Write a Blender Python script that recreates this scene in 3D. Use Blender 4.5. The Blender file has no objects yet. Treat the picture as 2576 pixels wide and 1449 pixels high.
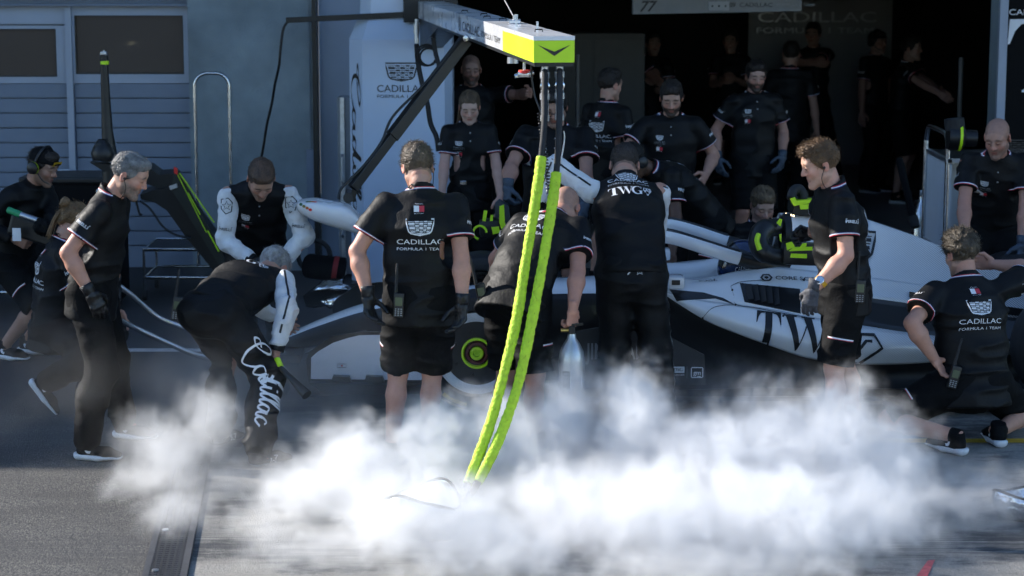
import bpy, bmesh, math, random
import numpy as np
from mathutils import Vector, Matrix, Quaternion
from mathutils.bvhtree import BVHTree

rng = np.random.default_rng(7)
random.seed(7)
SC = bpy.context.scene
COL = SC.collection

# ------------------------------------------------------------------ camera
CAM_H, PITCH, FMM = 2.8, math.radians(9.17), 75.0
cam_d = bpy.data.cameras.new('camera')
cam_d.lens = FMM; cam_d.sensor_width = 36.0; cam_d.clip_end = 500; cam_d.clip_start = 0.1
cam = bpy.data.objects.new('camera', cam_d); COL.objects.link(cam)
cam.location = (0, 0, CAM_H); cam.rotation_euler = (math.pi/2 - PITCH, 0, 0)
SC.camera = cam
cam_d.dof.use_dof = True; cam_d.dof.focus_distance = 12.2; cam_d.dof.aperture_fstop = 3.2

# ------------------------------------------------------------------ light
SUN = Vector((-.84, .34, .43)).normalized()          # towards the sun: behind the building, to the left
world = bpy.data.worlds.new('World'); SC.world = world; world.use_nodes = True
wn = world.node_tree.nodes; wl = world.node_tree.links
bg = wn['Background']; sky = wn.new('ShaderNodeTexSky'); sky.sky_type = 'NISHITA'; sky.sun_disc = False
sky.sun_elevation = math.asin(SUN.z); sky.sun_rotation = math.atan2(SUN.x, SUN.y)
sky.altitude = 600; sky.air_density = 1.0; sky.dust_density = 0.15; sky.ozone_density = 3.5
wl.new(sky.outputs[0], bg.inputs[0]); bg.inputs[1].default_value = 0.14
sun_d = bpy.data.lights.new('sun', 'SUN'); sun_d.energy = 5.0; sun_d.angle = math.radians(0.53)
sun_d.color = (1.0, 0.945, 0.87)
sun = bpy.data.objects.new('sun', sun_d); COL.objects.link(sun)
sun.rotation_euler = SUN.to_track_quat('Z', 'Y').to_euler(); sun.location = (-20, 18, 16)
SC.view_settings.view_transform = 'Standard'; SC.view_settings.look = 'None'
SC.view_settings.exposure = 0.88; SC.view_settings.gamma = 1.0; SC.view_settings.use_curve_mapping = False
SC.cycles.max_bounces = 6; SC.cycles.diffuse_bounces = 3; SC.cycles.glossy_bounces = 2; SC.cycles.volume_bounces = 6; SC.cycles.transparent_max_bounces = 8
SC.cycles.caustics_reflective = False; SC.cycles.caustics_refractive = False; SC.cycles.use_adaptive_sampling = True; SC.cycles.adaptive_threshold = 0.05; SC.cycles.adaptive_min_samples = 16
SC.cycles.use_denoising = True
SC.cycles.volume_step_rate = 4.0; SC.cycles.volume_max_steps = 128

# ------------------------------------------------------------------ photo pixel (2576 wide) + depth -> point in the place
_FP = FMM / 36.0 * 2576
def PX(x, y, Y):
    dx = (x - 1288) / _FP; dy = (y - 724.5) / _FP
    c, s = math.cos(PITCH), math.sin(PITCH)
    d = Vector((dx, c - dy * s, -s - dy * c))
    t = Y / d.y
    return Vector((d.x * t, Y, CAM_H + d.z * t))
def GP(x, y, z=0.0):
    dx = (x - 1288) / _FP; dy = (y - 724.5) / _FP
    c, s = math.cos(PITCH), math.sin(PITCH)
    d = Vector((dx, c - dy * s, -s - dy * c))
    t = (z - CAM_H) / d.z
    return Vector((d.x * t, d.y * t, z))

# ------------------------------------------------------------------ materials
MATS = {}
def mat(name, color=(.5,.5,.5), rough=.5, metal=0.0, var=.0, vscale=8.0, bump=0.0, bscale=40.0, spec=.5,
        emis=None, estr=0.0, coat=0.0, sheen=0.0, attr=False, stretch=None, sss=0.0):
    if name in MATS: return MATS[name]
    m = bpy.data.materials.new(name); m.use_nodes = True
    nt = m.node_tree; N = nt.nodes; L = nt.links; b = N['Principled BSDF']
    b.inputs['Roughness'].default_value = rough; b.inputs['Metallic'].default_value = metal
    b.inputs['Specular IOR Level'].default_value = spec
    b.inputs['Coat Weight'].default_value = coat; b.inputs['Coat Roughness'].default_value = .06
    b.inputs['Sheen Weight'].default_value = sheen
    if sss:
        b.inputs['Subsurface Weight'].default_value = sss; b.inputs['Subsurface Radius'].default_value = (1, .35, .2)
        b.inputs['Subsurface Scale'].default_value = .012
    tc = N.new('ShaderNodeTexCoord'); mp = N.new('ShaderNodeMapping')
    L.new(tc.outputs['Object'], mp.inputs[0])
    if stretch: mp.inputs['Scale'].default_value = stretch
    src = None
    if attr:
        a = N.new('ShaderNodeVertexColor'); a.layer_name = 'Col'; src = a.outputs[0]
    if var > 0:
        n = N.new('ShaderNodeTexNoise'); n.inputs['Scale'].default_value = vscale; n.inputs['Detail'].default_value = 3
        n.inputs['Roughness'].default_value = .62
        L.new(mp.outputs[0], n.inputs['Vector'])
        r = N.new('ShaderNodeMapRange'); r.inputs[1].default_value = .3; r.inputs[2].default_value = .7
        r.inputs[3].default_value = 1 - var; r.inputs[4].default_value = 1 + var
        L.new(n.outputs[0], r.inputs[0])
        mx = N.new('ShaderNodeMix'); mx.data_type = 'RGBA'; mx.blend_type = 'MULTIPLY'; mx.inputs[0].default_value = 1
        if src: L.new(src, mx.inputs[6])
        else: mx.inputs[6].default_value = (*color, 1)
        L.new(r.outputs[0], mx.inputs[7]); L.new(mx.outputs[2], b.inputs['Base Color'])
        rr = N.new('ShaderNodeMapRange'); rr.inputs[3].default_value = max(0, rough - .08); rr.inputs[4].default_value = min(1, rough + .08)
        L.new(n.outputs[0], rr.inputs[0]); L.new(rr.outputs[0], b.inputs['Roughness'])
    elif src: L.new(src, b.inputs['Base Color'])
    else: b.inputs['Base Color'].default_value = (*color, 1)
    if bump > 0:
        n2 = N.new('ShaderNodeTexNoise'); n2.inputs['Scale'].default_value = bscale; n2.inputs['Detail'].default_value = 1.5
        L.new(mp.outputs[0], n2.inputs['Vector'])
        bp = N.new('ShaderNodeBump'); bp.inputs['Strength'].default_value = bump; bp.inputs['Distance'].default_value = .02
        L.new(n2.outputs[0], bp.inputs['Height']); L.new(bp.outputs[0], b.inputs['Normal'])
    if emis:
        b.inputs['Emission Color'].default_value = (*emis, 1); b.inputs['Emission Strength'].default_value = estr
    MATS[name] = m
    return m

BLACK = mat('black_polyester', (.0065,.0065,.007), .56, var=.2, vscale=10, bump=.10, bscale=60, spec=.20)
BLACK2 = mat('black_woven', (.0045,.0045,.005), .75, var=.25, vscale=15, bump=.15, bscale=90, spec=.14)
BLACKP = mat('black_plastic', (.006,.006,.0065), .40, var=.2, vscale=9)
CARBON = mat('carbon_fibre', (.005,.005,.0055), .32, var=.3, vscale=60, coat=.3)
RUBBER = mat('rubber', (.018,.018,.019), .75, var=.3, vscale=12, bump=.2, bscale=30)
WHITE = mat('white_paint', (.78,.78,.79), .28, var=.05, vscale=3, coat=.5)
WHITEF = mat('white_fabric', (.72,.72,.72), .8, var=.12, vscale=9, bump=.35, bscale=35, sheen=.1)
PRINTW = mat('white_print', (.78,.78,.80), .55, var=.05, vscale=20)
PRINTG = mat('grey_print', (.30,.31,.32), .5, var=.08, vscale=20)
PRINTK = mat('black_print', (.012,.012,.013), .4, var=.1, vscale=20)
PRINTR = mat('red_print', (.55,.03,.05), .5, var=.08, vscale=20)
PRINTB = mat('navy_print', (.02,.03,.12), .5, var=.08, vscale=20)
LIME = mat('lime_paint', (.56,.86,.015), .42, var=.05, vscale=5)
LIMEF = mat('lime_fabric', (.50,.72,.03), .7, var=.14, vscale=30, bump=.4, bscale=70)
STEEL = mat('polished_steel', (.62,.63,.65), .22, metal=1, var=.1, vscale=12)
ALU = mat('aluminium', (.55,.57,.60), .38, metal=1, var=.15, vscale=18)
FOIL = mat('silver_foil', (.75,.77,.80), .2, metal=1, var=.1, vscale=12, bump=1.0, bscale=22)
SKIN = mat('skin', attr=True, rough=.52, var=.07, vscale=30, bump=.06, bscale=90, spec=.4)
HAIRM = mat('hair', attr=True, rough=.55, var=.3, vscale=70, bump=.5, bscale=110, spec=.4)
GLOVE = mat('black_glove', (.006,.006,.007), .45, var=.2, vscale=30, bump=.3, bscale=60)
GLOVEG = mat('grey_glove', (.055,.055,.065), .7, var=.2, vscale=30, bump=.3, bscale=60)
GLOVEB = mat('blue_grey_glove', (.05,.07,.10), .6, var=.2, vscale=30, bump=.3, bscale=60)
SOLE = mat('white_foam_sole', (.70,.71,.73), .6, var=.08, vscale=20)
EYE = mat('eye', (.03,.02,.015), .15)

# ------------------------------------------------------------------ mesh helpers
def link(name, me, m=None, parent=None, loc=None):
    o = bpy.data.objects.new(name, me); COL.objects.link(o)
    if m is not None and me is not None:
        for mm in (m if isinstance(m, (list, tuple)) else [m]): me.materials.append(mm)
    if parent is not None: o.parent = parent
    if loc is not None: o.location = loc
    return o
def raw(name, V, F, m, parent=None, smooth=True, fm=None, col=None, loc=None, org=None):
    """mesh object from vertices (world coordinates, made relative to the parent's origin) and faces"""
    V = np.asarray(V, dtype=float).reshape(-1, 3)
    o3 = np.zeros(3) if org is None else np.asarray(org, float)
    if parent is not None and org is None: o3 = np.asarray(world_loc(parent))
    me = bpy.data.meshes.new(name)
    me.from_pydata((V - o3).tolist() if len(V) else [], [], F.tolist() if isinstance(F, np.ndarray) else F)
    if smooth: me.polygons.foreach_set('use_smooth', np.ones(len(me.polygons), bool))
    if fm is not None: me.polygons.foreach_set('material_index', np.asarray(fm, dtype=np.int32))
    if col is not None:
        ca = me.color_attributes.new('Col', 'FLOAT_COLOR', 'POINT')
        c4 = np.ones((len(V), 4), np.float32); c4[:, :3] = col
        ca.data.foreach_set('color', c4.ravel())
    me.validate(); me.update()
    o = link(name, me, m, parent)
    if org is not None and parent is None: o.location = org
    return o
def world_loc(o):
    p = Vector((0,0,0))
    while o is not None:
        p += o.location; o = o.parent
    return p
def tag(o, label=None, cat=None, group=None, kind=None):
    if label: o['label'] = label
    if cat: o['category'] = cat
    if group: o['group'] = group
    if kind: o['kind'] = kind
    return o
def empty(name, loc, label=None, cat=None, group=None, kind=None):
    o = bpy.data.objects.new(name, None); COL.objects.link(o); o.location = loc; o.empty_display_size = .1
    return tag(o, label, cat, group, kind)
class MB:
    """collects pieces of one part"""
    def __init__(s): s.V = []; s.F = []; s.M = []; s.n = 0
    def add(s, V, F, mi=0):
        V = [tuple(v) for v in V]; s.V += V
        s.F += [tuple(int(i) + s.n for i in f) for f in F]; s.M += [mi] * len(F); s.n += len(V); return s
    def box(s, c, d, R=None, mi=0, bev=0.0):
        c = Vector(c); h = Vector(d) / 2
        if bev <= 0:
            P = [Vector((x*h.x, y*h.y, z*h.z)) for z in (-1,1) for y in (-1,1) for x in (-1,1)]
            F = [(0,2,3,1),(4,5,7,6),(0,1,5,4),(2,6,7,3),(0,4,6,2),(1,3,7,5)]
        else:
            b = min(bev, h.x*.9, h.y*.9, h.z*.9); bm = bmesh.new()
            bmesh.ops.create_cube(bm, size=1)
            for v in bm.verts: v.co = Vector((v.co.x*d[0], v.co.y*d[1], v.co.z*d[2]))
            bmesh.ops.bevel(bm, geom=bm.edges[:], offset=b, segments=2, affect='EDGES', profile=.6)
            bm.verts.index_update(); P = [v.co.copy() for v in bm.verts]; F = [[v.index for v in f.verts] for f in bm.faces]; bm.free()
        if R is not None: P = [R @ p for p in P]
        return s.add([c + p for p in P], F, mi)
    def beam(s, a, b, w, h, up=(0,0,1), mi=0, bev=0.0):
        a = Vector(a); b = Vector(b); x = (b-a); Ln = x.length; x.normalize()
        z = Vector(up); y = z.cross(x)
        if y.length < 1e-4: y = Vector((0,1,0)).cross(x)
        y.normalize(); z = x.cross(y)
        R = Matrix((x, y, z)).transposed()
        return s.box((a+b)/2, (Ln, w, h), R, mi, bev)
    def tube(s, pts, r, n=10, mi=0, cap=True, closed=False):
        pts = [Vector(p) for p in pts]; k = len(pts)
        R = r if isinstance(r, (list, tuple)) else [r]*k
        V = []; pn = None
        for i, p in enumerate(pts):
            if closed: t = pts[(i+1) % k] - pts[i-1]
            else: t = pts[min(i+1, k-1)] - pts[max(i-1, 0)]
            t.normalize()
            if pn is None:
                pn = t.orthogonal().normalized()
            else:
                pn = (pn - t * pn.dot(t)).normalized()
            bn = t.cross(pn)
            V += [p + (pn*math.cos(2*math.pi*j/n) + bn*math.sin(2*math.pi*j/n)) * R[i] for j in range(n)]
        F = []
        for i in range(k if closed else k-1):
            i2 = (i+1) % k
            for j in range(n): F.append((i*n+j, i*n+(j+1) % n, i2*n+(j+1) % n, i2*n+j))
        if cap and not closed: F.append(tuple(range(n-1, -1, -1))); F.append(tuple((k-1)*n+j for j in range(n)))
        return s.add(V, F, mi)
    def cyl(s, a, b, r, n=20, mi=0, r2=None): return s.tube([a, b], [r, r if r2 is None else r2], n, mi)
    def lathe(s, o, axis, prof, n=40, mi=0, ref=None):
        """prof: (distance along the axis, radius)"""
        o = Vector(o); ax = Vector(axis).normalized(); u = ax.orthogonal().normalized() if ref is None else Vector(ref); w = ax.cross(u)
        V = []; k = len(prof)
        for (t, r) in prof: V += [o + ax*t + (u*math.cos(2*math.pi*j/n) + w*math.sin(2*math.pi*j/n))*r for j in range(n)]
        F = [(i*n+j, i*n+(j+1) % n, (i+1)*n+(j+1) % n, (i+1)*n+j) for i in range(k-1) for j in range(n)]
        return s.add(V, F, mi)
    def prism(s, P, ext, mi=0):
        """polygon P (3-D points) pushed along ext"""
        P = [Vector(p) for p in P]; e = Vector(ext); k = len(P)
        V = P + [p + e for p in P]
        F = [tuple(range(k)), tuple(range(2*k-1, k-1, -1))] + [(i, i+k, (i+1) % k + k, (i+1) % k) for i in range(k)]
        return s.add(V, F, mi)
    def strip(s, A, B, mi=0):
        n = len(A); return s.add(list(A)+list(B), [(i, i+1, n+i+1, n+i) for i in range(n-1)], mi)
    def build(s, name, m, parent=None, smooth=False, org=None, fix=True):
        o = raw(name, s.V, s.F, m, parent, smooth, s.M, org=org)
        if fix:
            bm = bmesh.new(); bm.from_mesh(o.data); bmesh.ops.recalc_face_normals(bm, faces=bm.faces[:]); bm.to_mesh(o.data); bm.free()
        if smooth:
            try: o.data.set_sharp_from_angle(angle=math.radians(38))
            except Exception: pass
        return o
def crom(P, n=8, closed=False):
    P = [Vector(p) for p in P]; out = []; k = len(P)
    for i in range(k if closed else k-1):
        if closed: a, b, c, d = P[i-1], P[i], P[(i+1) % k], P[(i+2) % k]
        else: a, b, c, d = P[max(i-1,0)], P[i], P[i+1], P[min(i+2,k-1)]
        for j in range(n):
            t = j/n
            out.append(.5*((2*b) + (c-a)*t + (2*a-5*b+4*c-d)*t*t + (3*b-a-3*c+d)*t**3))
    if not closed: out.append(P[-1].copy())
    return out
def grid_mesh(rows, closed_v=False):
    """rows: list of equally long lists of points -> V, F"""
    n = len(rows[0]); V = [p for r in rows for p in r]; F = []
    for i in range(len(rows)-1):
        for j in range(n if closed_v else n-1):
            F.append((i*n+j, i*n+(j+1) % n, (i+1)*n+(j+1) % n, (i+1)*n+j))
    return V, F

# ------------------------------------------------------------------ implicit surfaces
_lat = rng.random((32,32,32)).astype(np.float32)
def vnoise(P):
    I = np.floor(P).astype(np.int64); f = (P - I).astype(np.float32); f = f*f*(3-2*f); I &= 31; J = (I+1) & 31
    x, y, z = f[...,0], f[...,1], f[...,2]
    def L(a, b, c): return _lat[a, b, c]
    c00 = L(I[...,0],I[...,1],I[...,2])*(1-x)+L(J[...,0],I[...,1],I[...,2])*x
    c10 = L(I[...,0],J[...,1],I[...,2])*(1-x)+L(J[...,0],J[...,1],I[...,2])*x
    c01 = L(I[...,0],I[...,1],J[...,2])*(1-x)+L(J[...,0],I[...,1],J[...,2])*x
    c11 = L(I[...,0],J[...,1],J[...,2])*(1-x)+L(J[...,0],J[...,1],J[...,2])*x
    return (c00*(1-y)+c10*y)*(1-z)+(c01*(1-y)+c11*y)*z
class SDF:
    def __init__(s, lo, hi, h):
        s.lo = np.asarray(lo, np.float32); s.h = h
        s.n = np.maximum(np.ceil((np.asarray(hi)-s.lo)/h).astype(int)+1, 3)
        s.F = np.full(s.n, 9.0, np.float32)
        s.ax = [s.lo[i] + h*np.arange(s.n[i], dtype=np.float32) for i in range(3)]
    def sub(s, lo, hi):
        a = np.clip(np.floor((np.asarray(lo)-s.lo)/s.h).astype(int), 0, s.n-1); b = np.clip(np.ceil((np.asarray(hi)-s.lo)/s.h).astype(int)+1, 1, s.n)
        if (b <= a).any(): return None, None
        sl = tuple(slice(a[i], b[i]) for i in range(3))
        X, Y, Z = np.meshgrid(s.ax[0][sl[0]], s.ax[1][sl[1]], s.ax[2][sl[2]], indexing='ij')
        return sl, (X, Y, Z)
    def put(s, sl, d, k, op):
        F = s.F[sl]
        if op == 'u':
            if k > 0:
                t = np.clip(.5+.5*(F-d)/k, 0, 1); s.F[sl] = F*(1-t)+d*t - k*t*(1-t)
            else: s.F[sl] = np.minimum(F, d)
        else:
            d = -d
            if k > 0:
                t = np.clip(.5-.5*(F-d)/k, 0, 1); s.F[sl] = F*(1-t)+d*t + k*t*(1-t)
            else: s.F[sl] = np.maximum(F, d)
    def cap(s, a, b, ra, rb=None, k=.02, op='u'):
        rb = ra if rb is None else rb; a = np.asarray(a, np.float32); b = np.asarray(b, np.float32); m = max(ra, rb)+k+3*s.h
        sl, G = s.sub(np.minimum(a,b)-m, np.maximum(a,b)+m)
        if sl is None: return s
        ab = b-a; L2 = max(float(ab@ab), 1e-9)
        px, py, pz = G[0]-a[0], G[1]-a[1], G[2]-a[2]
        t = np.clip((px*ab[0]+py*ab[1]+pz*ab[2])/L2, 0, 1)
        d = np.sqrt((px-ab[0]*t)**2+(py-ab[1]*t)**2+(pz-ab[2]*t)**2) - (ra+(rb-ra)*t)
        s.put(sl, d, k, op); return s
    def ecap(s, a, b, w, wa, da, wb, db, k=.03, op='u'):
        """tapered capsule with an elliptic section: half width along w, half depth across"""
        a = np.asarray(a, np.float32); b = np.asarray(b, np.float32); m = max(wa,wb,da,db)+k+3*s.h
        sl, G = s.sub(np.minimum(a,b)-m, np.maximum(a,b)+m)
        if sl is None: return s
        ab = b-a; L2 = max(float(ab@ab), 1e-9); u = ab/math.sqrt(L2)
        w = np.asarray(w, np.float32); w = w-u*(w@u); w /= np.linalg.norm(w); e = np.cross(u, w)
        px, py, pz = G[0]-a[0], G[1]-a[1], G[2]-a[2]
        t = np.clip((px*ab[0]+py*ab[1]+pz*ab[2])/L2, 0, 1)
        px = px-ab[0]*t; py = py-ab[1]*t; pz = pz-ab[2]*t
        pu = px*u[0]+py*u[1]+pz*u[2]; pw = px*w[0]+py*w[1]+pz*w[2]; pe = px*e[0]+py*e[1]+pz*e[2]
        rw = wa+(wb-wa)*t; re = da+(db-da)*t; ru = np.minimum(rw, re)
        q = np.sqrt((pu/ru)**2+(pw/rw)**2+(pe/re)**2); q1 = np.sqrt((pu/ru**2)**2+(pw/rw**2)**2+(pe/re**2)**2)+1e-6
        s.put(sl, q*(q-1)/q1, k, op); return s
    def ell(s, c, r, R=None, k=.02, op='u'):
        c = np.asarray(c, np.float32); m = max(r)+k+3*s.h
        sl, G = s.sub(c-m, c+m)
        if sl is None: return s
        P = [G[i]-c[i] for i in range(3)]
        if R is not None: P = [P[0]*R[0][i]+P[1]*R[1][i]+P[2]*R[2][i] for i in range(3)]
        q = np.sqrt((P[0]/r[0])**2+(P[1]/r[1])**2+(P[2]/r[2])**2); q1 = np.sqrt((P[0]/r[0]**2)**2+(P[1]/r[1]**2)**2+(P[2]/r[2]**2)**2)+1e-6
        s.put(sl, q*(q-1)/q1, k, op); return s
    def cut(s, p, n, near=None, rad=9.0):
        """remove what lies on the n side of the plane at p (only within rad of near)"""
        p = np.asarray(p, np.float32); n = np.asarray(n, np.float32); n = n/np.linalg.norm(n)
        c = p if near is None else np.asarray(near)
        sl, G = s.sub(c-rad, c+rad)
        if sl is None: return s
        d = (G[0]-p[0])*n[0]+(G[1]-p[1])*n[1]+(G[2]-p[2])*n[2]
        if rad < 5:
            r = np.sqrt((G[0]-c[0])**2+(G[1]-c[1])**2+(G[2]-c[2])**2)
            d = np.where(r < rad, d, -9)
        s.F[sl] = np.maximum(s.F[sl], d); return s
    def disp(s, fn, band=.05):
        m = np.abs(s.F) < band; I = np.argwhere(m)
        if len(I): s.F[m] += fn(s.lo + I*s.h)
        return s
    def mesh(s):
        F = s.F; S = F < 0
        S[0]=S[-1]=False; S[:,0]=S[:,-1]=False; S[:,:,0]=S[:,:,-1]=False
        F = np.where(S, F, np.maximum(F, 1e-5)); h = s.h
        off = [(i,j,k) for i in (0,1) for j in (0,1) for k in (0,1)]
        n = s.n-1
        cnt = np.zeros(n, np.int8)
        for o in off: cnt += S[o[0]:o[0]+n[0], o[1]:o[1]+n[1], o[2]:o[2]+n[2]]
        act = np.argwhere((cnt > 0) & (cnt < 8))
        ids = np.full(n, -1, np.int64); ids[act[:,0],act[:,1],act[:,2]] = np.arange(len(act))
        cv = {o: F[act[:,0]+o[0], act[:,1]+o[1], act[:,2]+o[2]] for o in off}
        acc = np.zeros((len(act),3)); num = np.zeros(len(act))
        for a in off:
            for x in range(3):
                if a[x] == 0:
                    b = list(a); b[x] = 1; b = tuple(b); f0, f1 = cv[a], cv[b]; mk = (f0 < 0) != (f1 < 0)
                    t = np.where(mk, f0/np.where(mk, f0-f1, 1), 0)
                    p = np.array(a, float)[None] + t[:,None]*(np.array(b, float)-np.array(a, float))[None]
                    acc += p*mk[:,None]; num += mk
        V = s.lo + (act + acc/np.maximum(num,1)[:,None])*h
        Q = []
        for x in range(3):
            y, z = (x+1) % 3, (x+2) % 3
            sl0 = [slice(None)]*3; sl1 = [slice(None)]*3; sl0[x] = slice(0,-1); sl1[x] = slice(1,None)
            A = S[tuple(sl0)]; B = S[tuple(sl1)]; E = np.argwhere(A != B)
            E = E[(E[:,y] > 0) & (E[:,z] > 0) & (E[:,y] < n[y]) & (E[:,z] < n[z])]
            ey = np.zeros(3, int); ey[y] = 1; ez = np.zeros(3, int); ez[z] = 1
            q = np.stack([ids[tuple((E-d).T)] for d in (ey+ez, ez, 0*ey, ey)], 1)
            fl = A[tuple(E.T)]
            q[~fl] = q[~fl][:, ::-1]
            Q.append(q)
        Q = np.concatenate(Q) if Q else np.zeros((0,4), int)
        Q = Q[(Q >= 0).all(1)]
        return V, Q
def join(parts):
    V = []; F = []; n = 0
    for v, f in parts:
        V.append(np.asarray(v)); F += (np.asarray(f)+n).tolist(); n += len(v)
    return np.concatenate(V), F
def smooth_mesh(V, Q, it=2, lam=.5):
    E = np.concatenate([Q[:, [0,1]], Q[:, [1,2]], Q[:, [2,3]], Q[:, [3,0]]]); E = np.unique(np.sort(E, 1), axis=0)
    n = len(V); deg = np.bincount(E.ravel(), minlength=n)[:,None]
    for _ in range(it):
        A = np.zeros_like(V)
        np.add.at(A, E[:,0], V[E[:,1]]); np.add.at(A, E[:,1], V[E[:,0]])
        V = V + lam*(A/np.maximum(deg,1)-V)
    return V
# ------------------------------------------------------------------ flat print: lettering and emblems
_tcache = {}
def text2d(s, h=1.0, wide=1.0, shear=0.0, bold=0.0, width=None, space=1.0):
    key = (s, wide, shear, bold, space)
    if key not in _tcache:
        cu = bpy.data.curves.new('t', 'FONT'); cu.body = s; cu.size = 1; cu.offset = bold; cu.shear = shear
        cu.resolution_u = 3; cu.space_character = space; cu.fill_mode = 'BOTH'
        ob = bpy.data.objects.new('t', cu); COL.objects.link(ob)
        dg = bpy.context.evaluated_depsgraph_get(); me = ob.evaluated_get(dg).to_mesh()
        V = np.array([(v.co.x, v.co.y) for v in me.vertices]) if len(me.vertices) else np.zeros((0,2)); F = [tuple(p.vertices) for p in me.polygons]
        ob.evaluated_get(dg).to_mesh_clear(); bpy.data.objects.remove(ob); bpy.data.curves.remove(cu)
        V[:,0] *= wide; _tcache[key] = (V, F)
    V, F = _tcache[key]; V = V.copy()
    lo = V.min(0); hi = V.max(0); cap = .729
    k = h/cap
    V = (V - np.array([(lo[0]+hi[0])/2, cap/2]))*k
    if width: V[:,0] *= width/((hi[0]-lo[0])*k)
    return V, F
def ribbon2d(P, w, closed=False):
    P = [np.array(p, float) for p in P]; n = len(P); A = []; B = []
    for i in range(n):
        t = (P[(i+1) % n]-P[i-1]) if closed else (P[min(i+1,n-1)]-P[max(i-1,0)])
        t = t/(np.linalg.norm(t)+1e-9); nn = np.array([-t[1], t[0]])
        ww = w[i] if isinstance(w, (list, tuple)) else w
        A.append(P[i]+nn*ww/2); B.append(P[i]-nn*ww/2)
    V = np.array(A+B); m = n if closed else n-1
    return V, [(i, (i+1) % n, n+(i+1) % n, n+i) for i in range(m)]
def poly2d(P): return np.array(P, float), [tuple(range(len(P)))]
def tri2d(P):
    """fill a possibly concave outline"""
    from mathutils.geometry import tessellate_polygon
    t = tessellate_polygon([[Vector((p[0], p[1], 0)) for p in P]])
    return np.array(P, float), [tuple(x) for x in t]
def merge2d(L):
    V = []; F = []; n = 0
    for v, f in L:
        V.append(np.asarray(v)); F += [tuple(i+n for i in q) for q in f]; n += len(v)
    return np.concatenate(V), F
def move2d(g, dx=0, dy=0, k=1.0, rot=0.0, mirror=False):
    V = g[0].copy()*k
    if mirror: V[:,0] *= -1
    c, s = math.cos(rot), math.sin(rot)
    V = np.stack([V[:,0]*c-V[:,1]*s+dx, V[:,0]*s+V[:,1]*c+dy], 1); return V, g[1]
def crom2(P, n=6): return [(p.x, p.y) for p in crom([(a, b, 0) for a, b in P], n)]
def crest2d(w=1.0):
    """wide shield: frame and staggered bars, unit width"""
    def hw(y): return .5 - .13*((.27-y)/.52)**1.3 if y > -.2 else .36
    top, bot = .25, -.2
    L = []
    out = [(-.5,.27),(.5,.27)] + [(hw(y), y) for y in (.1,-.05,-.15)] + [(.33,-.22),(0,-.29),(-.33,-.22)] + [(-hw(y), y) for y in (-.15,-.05,.1)]
    L.append(ribbon2d(out, .045, True))
    rows = [(.185,.035),(.115,.05),(.04,.04),(-.035,.05),(-.105,.035),(-.17,.03)]
    for r, (y, t) in enumerate(rows):
        a = hw(y)-.055
        cuts = [-a, -a*.45, -a*.08, a*.3, a*.62, a]
        for i in range(5):
            th = t*(1.35 if (i+r) % 2 else .55)
            x0, x1 = cuts[i]+.008, cuts[i+1]-.008
            L.append(poly2d([(x0,y-th/2),(x1,y-th/2),(x1,y+th/2),(x0,y+th/2)]))
    L.append(poly2d([(-.2,-.215),(.2,-.215),(0,-.262)]))
    V, F = merge2d(L); return V*w, F
def teamtext2d(w=1.0):
    a = text2d('CADILLAC', .11, wide=1.35, width=.98)
    b = text2d('FORMULA 1 TEAM', .062, wide=1.25, width=.98)
    return merge2d([move2d(a, 0, .07), move2d(b, 0, -.085)])
def serif2d(ch):
    """bold high-contrast serif capitals, height 1"""
    if ch == 'T':
        return merge2d([tri2d([(.02,1),(.98,1),(1.0,.66),(.97,.66),(.9,.84),(.82,.93),(.66,.96),(.34,.96),(.18,.93),(.1,.84),(.03,.66),(0,.66)]),
                        poly2d([(.36,.97),(.64,.97),(.64,.06),(.36,.06)]), poly2d([(.22,0),(.78,0),(.78,.03),(.64,.08),(.36,.08),(.22,.03)])])
    if ch == 'V':
        return merge2d([poly2d([(.05,.97),(.35,.97),(.62,.18),(.52,0)]), poly2d([(.52,0),(.57,.06),(.94,.97),(.88,.97)]),
                        poly2d([(-.03,.96),(.45,.96),(.45,1),(-.03,1)]), poly2d([(.78,.96),(1.04,.96),(1.04,1),(.78,1)])])
    if ch == 'W':
        v = serif2d('V'); return merge2d([move2d((v[0]*np.array([.8,1]), v[1]), 0, 0), move2d((v[0]*np.array([.8,1]), v[1]), .52, 0)])
    if ch == 'G':
        P = [(.5+.46*math.cos(t)*.95, .5+.48*math.sin(t)) for t in np.linspace(math.radians(48), math.radians(318), 22)]
        W = [.05+.17*max(0, -math.cos(t)) for t in np.linspace(math.radians(48), math.radians(318), 22)]
        return merge2d([ribbon2d(P, W), poly2d([(.66,.04),(.88,.04),(.88,.42),(.66,.42)]), poly2d([(.55,.40),(.98,.40),(.98,.44),(.55,.44)]), poly2d([(.8,.66),(.85,.66),(.87,.98),(.82,.9)])])
def twg2d(w=1.0, shield=True):
    L = [move2d(serif2d('T'), 0, 0), move2d(serif2d('W'), .86, 0), move2d(serif2d('G'), 2.1, 0)]
    if shield:
        L += [move2d(ribbon2d([(-.3,.35),(.3,.35),(.34,.1),(.0,-.5),(-.34,.1)], .09, True), 3.5, .5), move2d(text2d('A', .42, bold=.02), 3.45, .58), move2d(poly2d([(.2,.3),(.28,.3),(.28,-.08),(.2,-.08)]), 3.45, .5)]
    V, F = merge2d(L); V = V - (V.min(0)+V.max(0))/2; k = w/(V[:,0].max()-V[:,0].min()); return V*k, F
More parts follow.
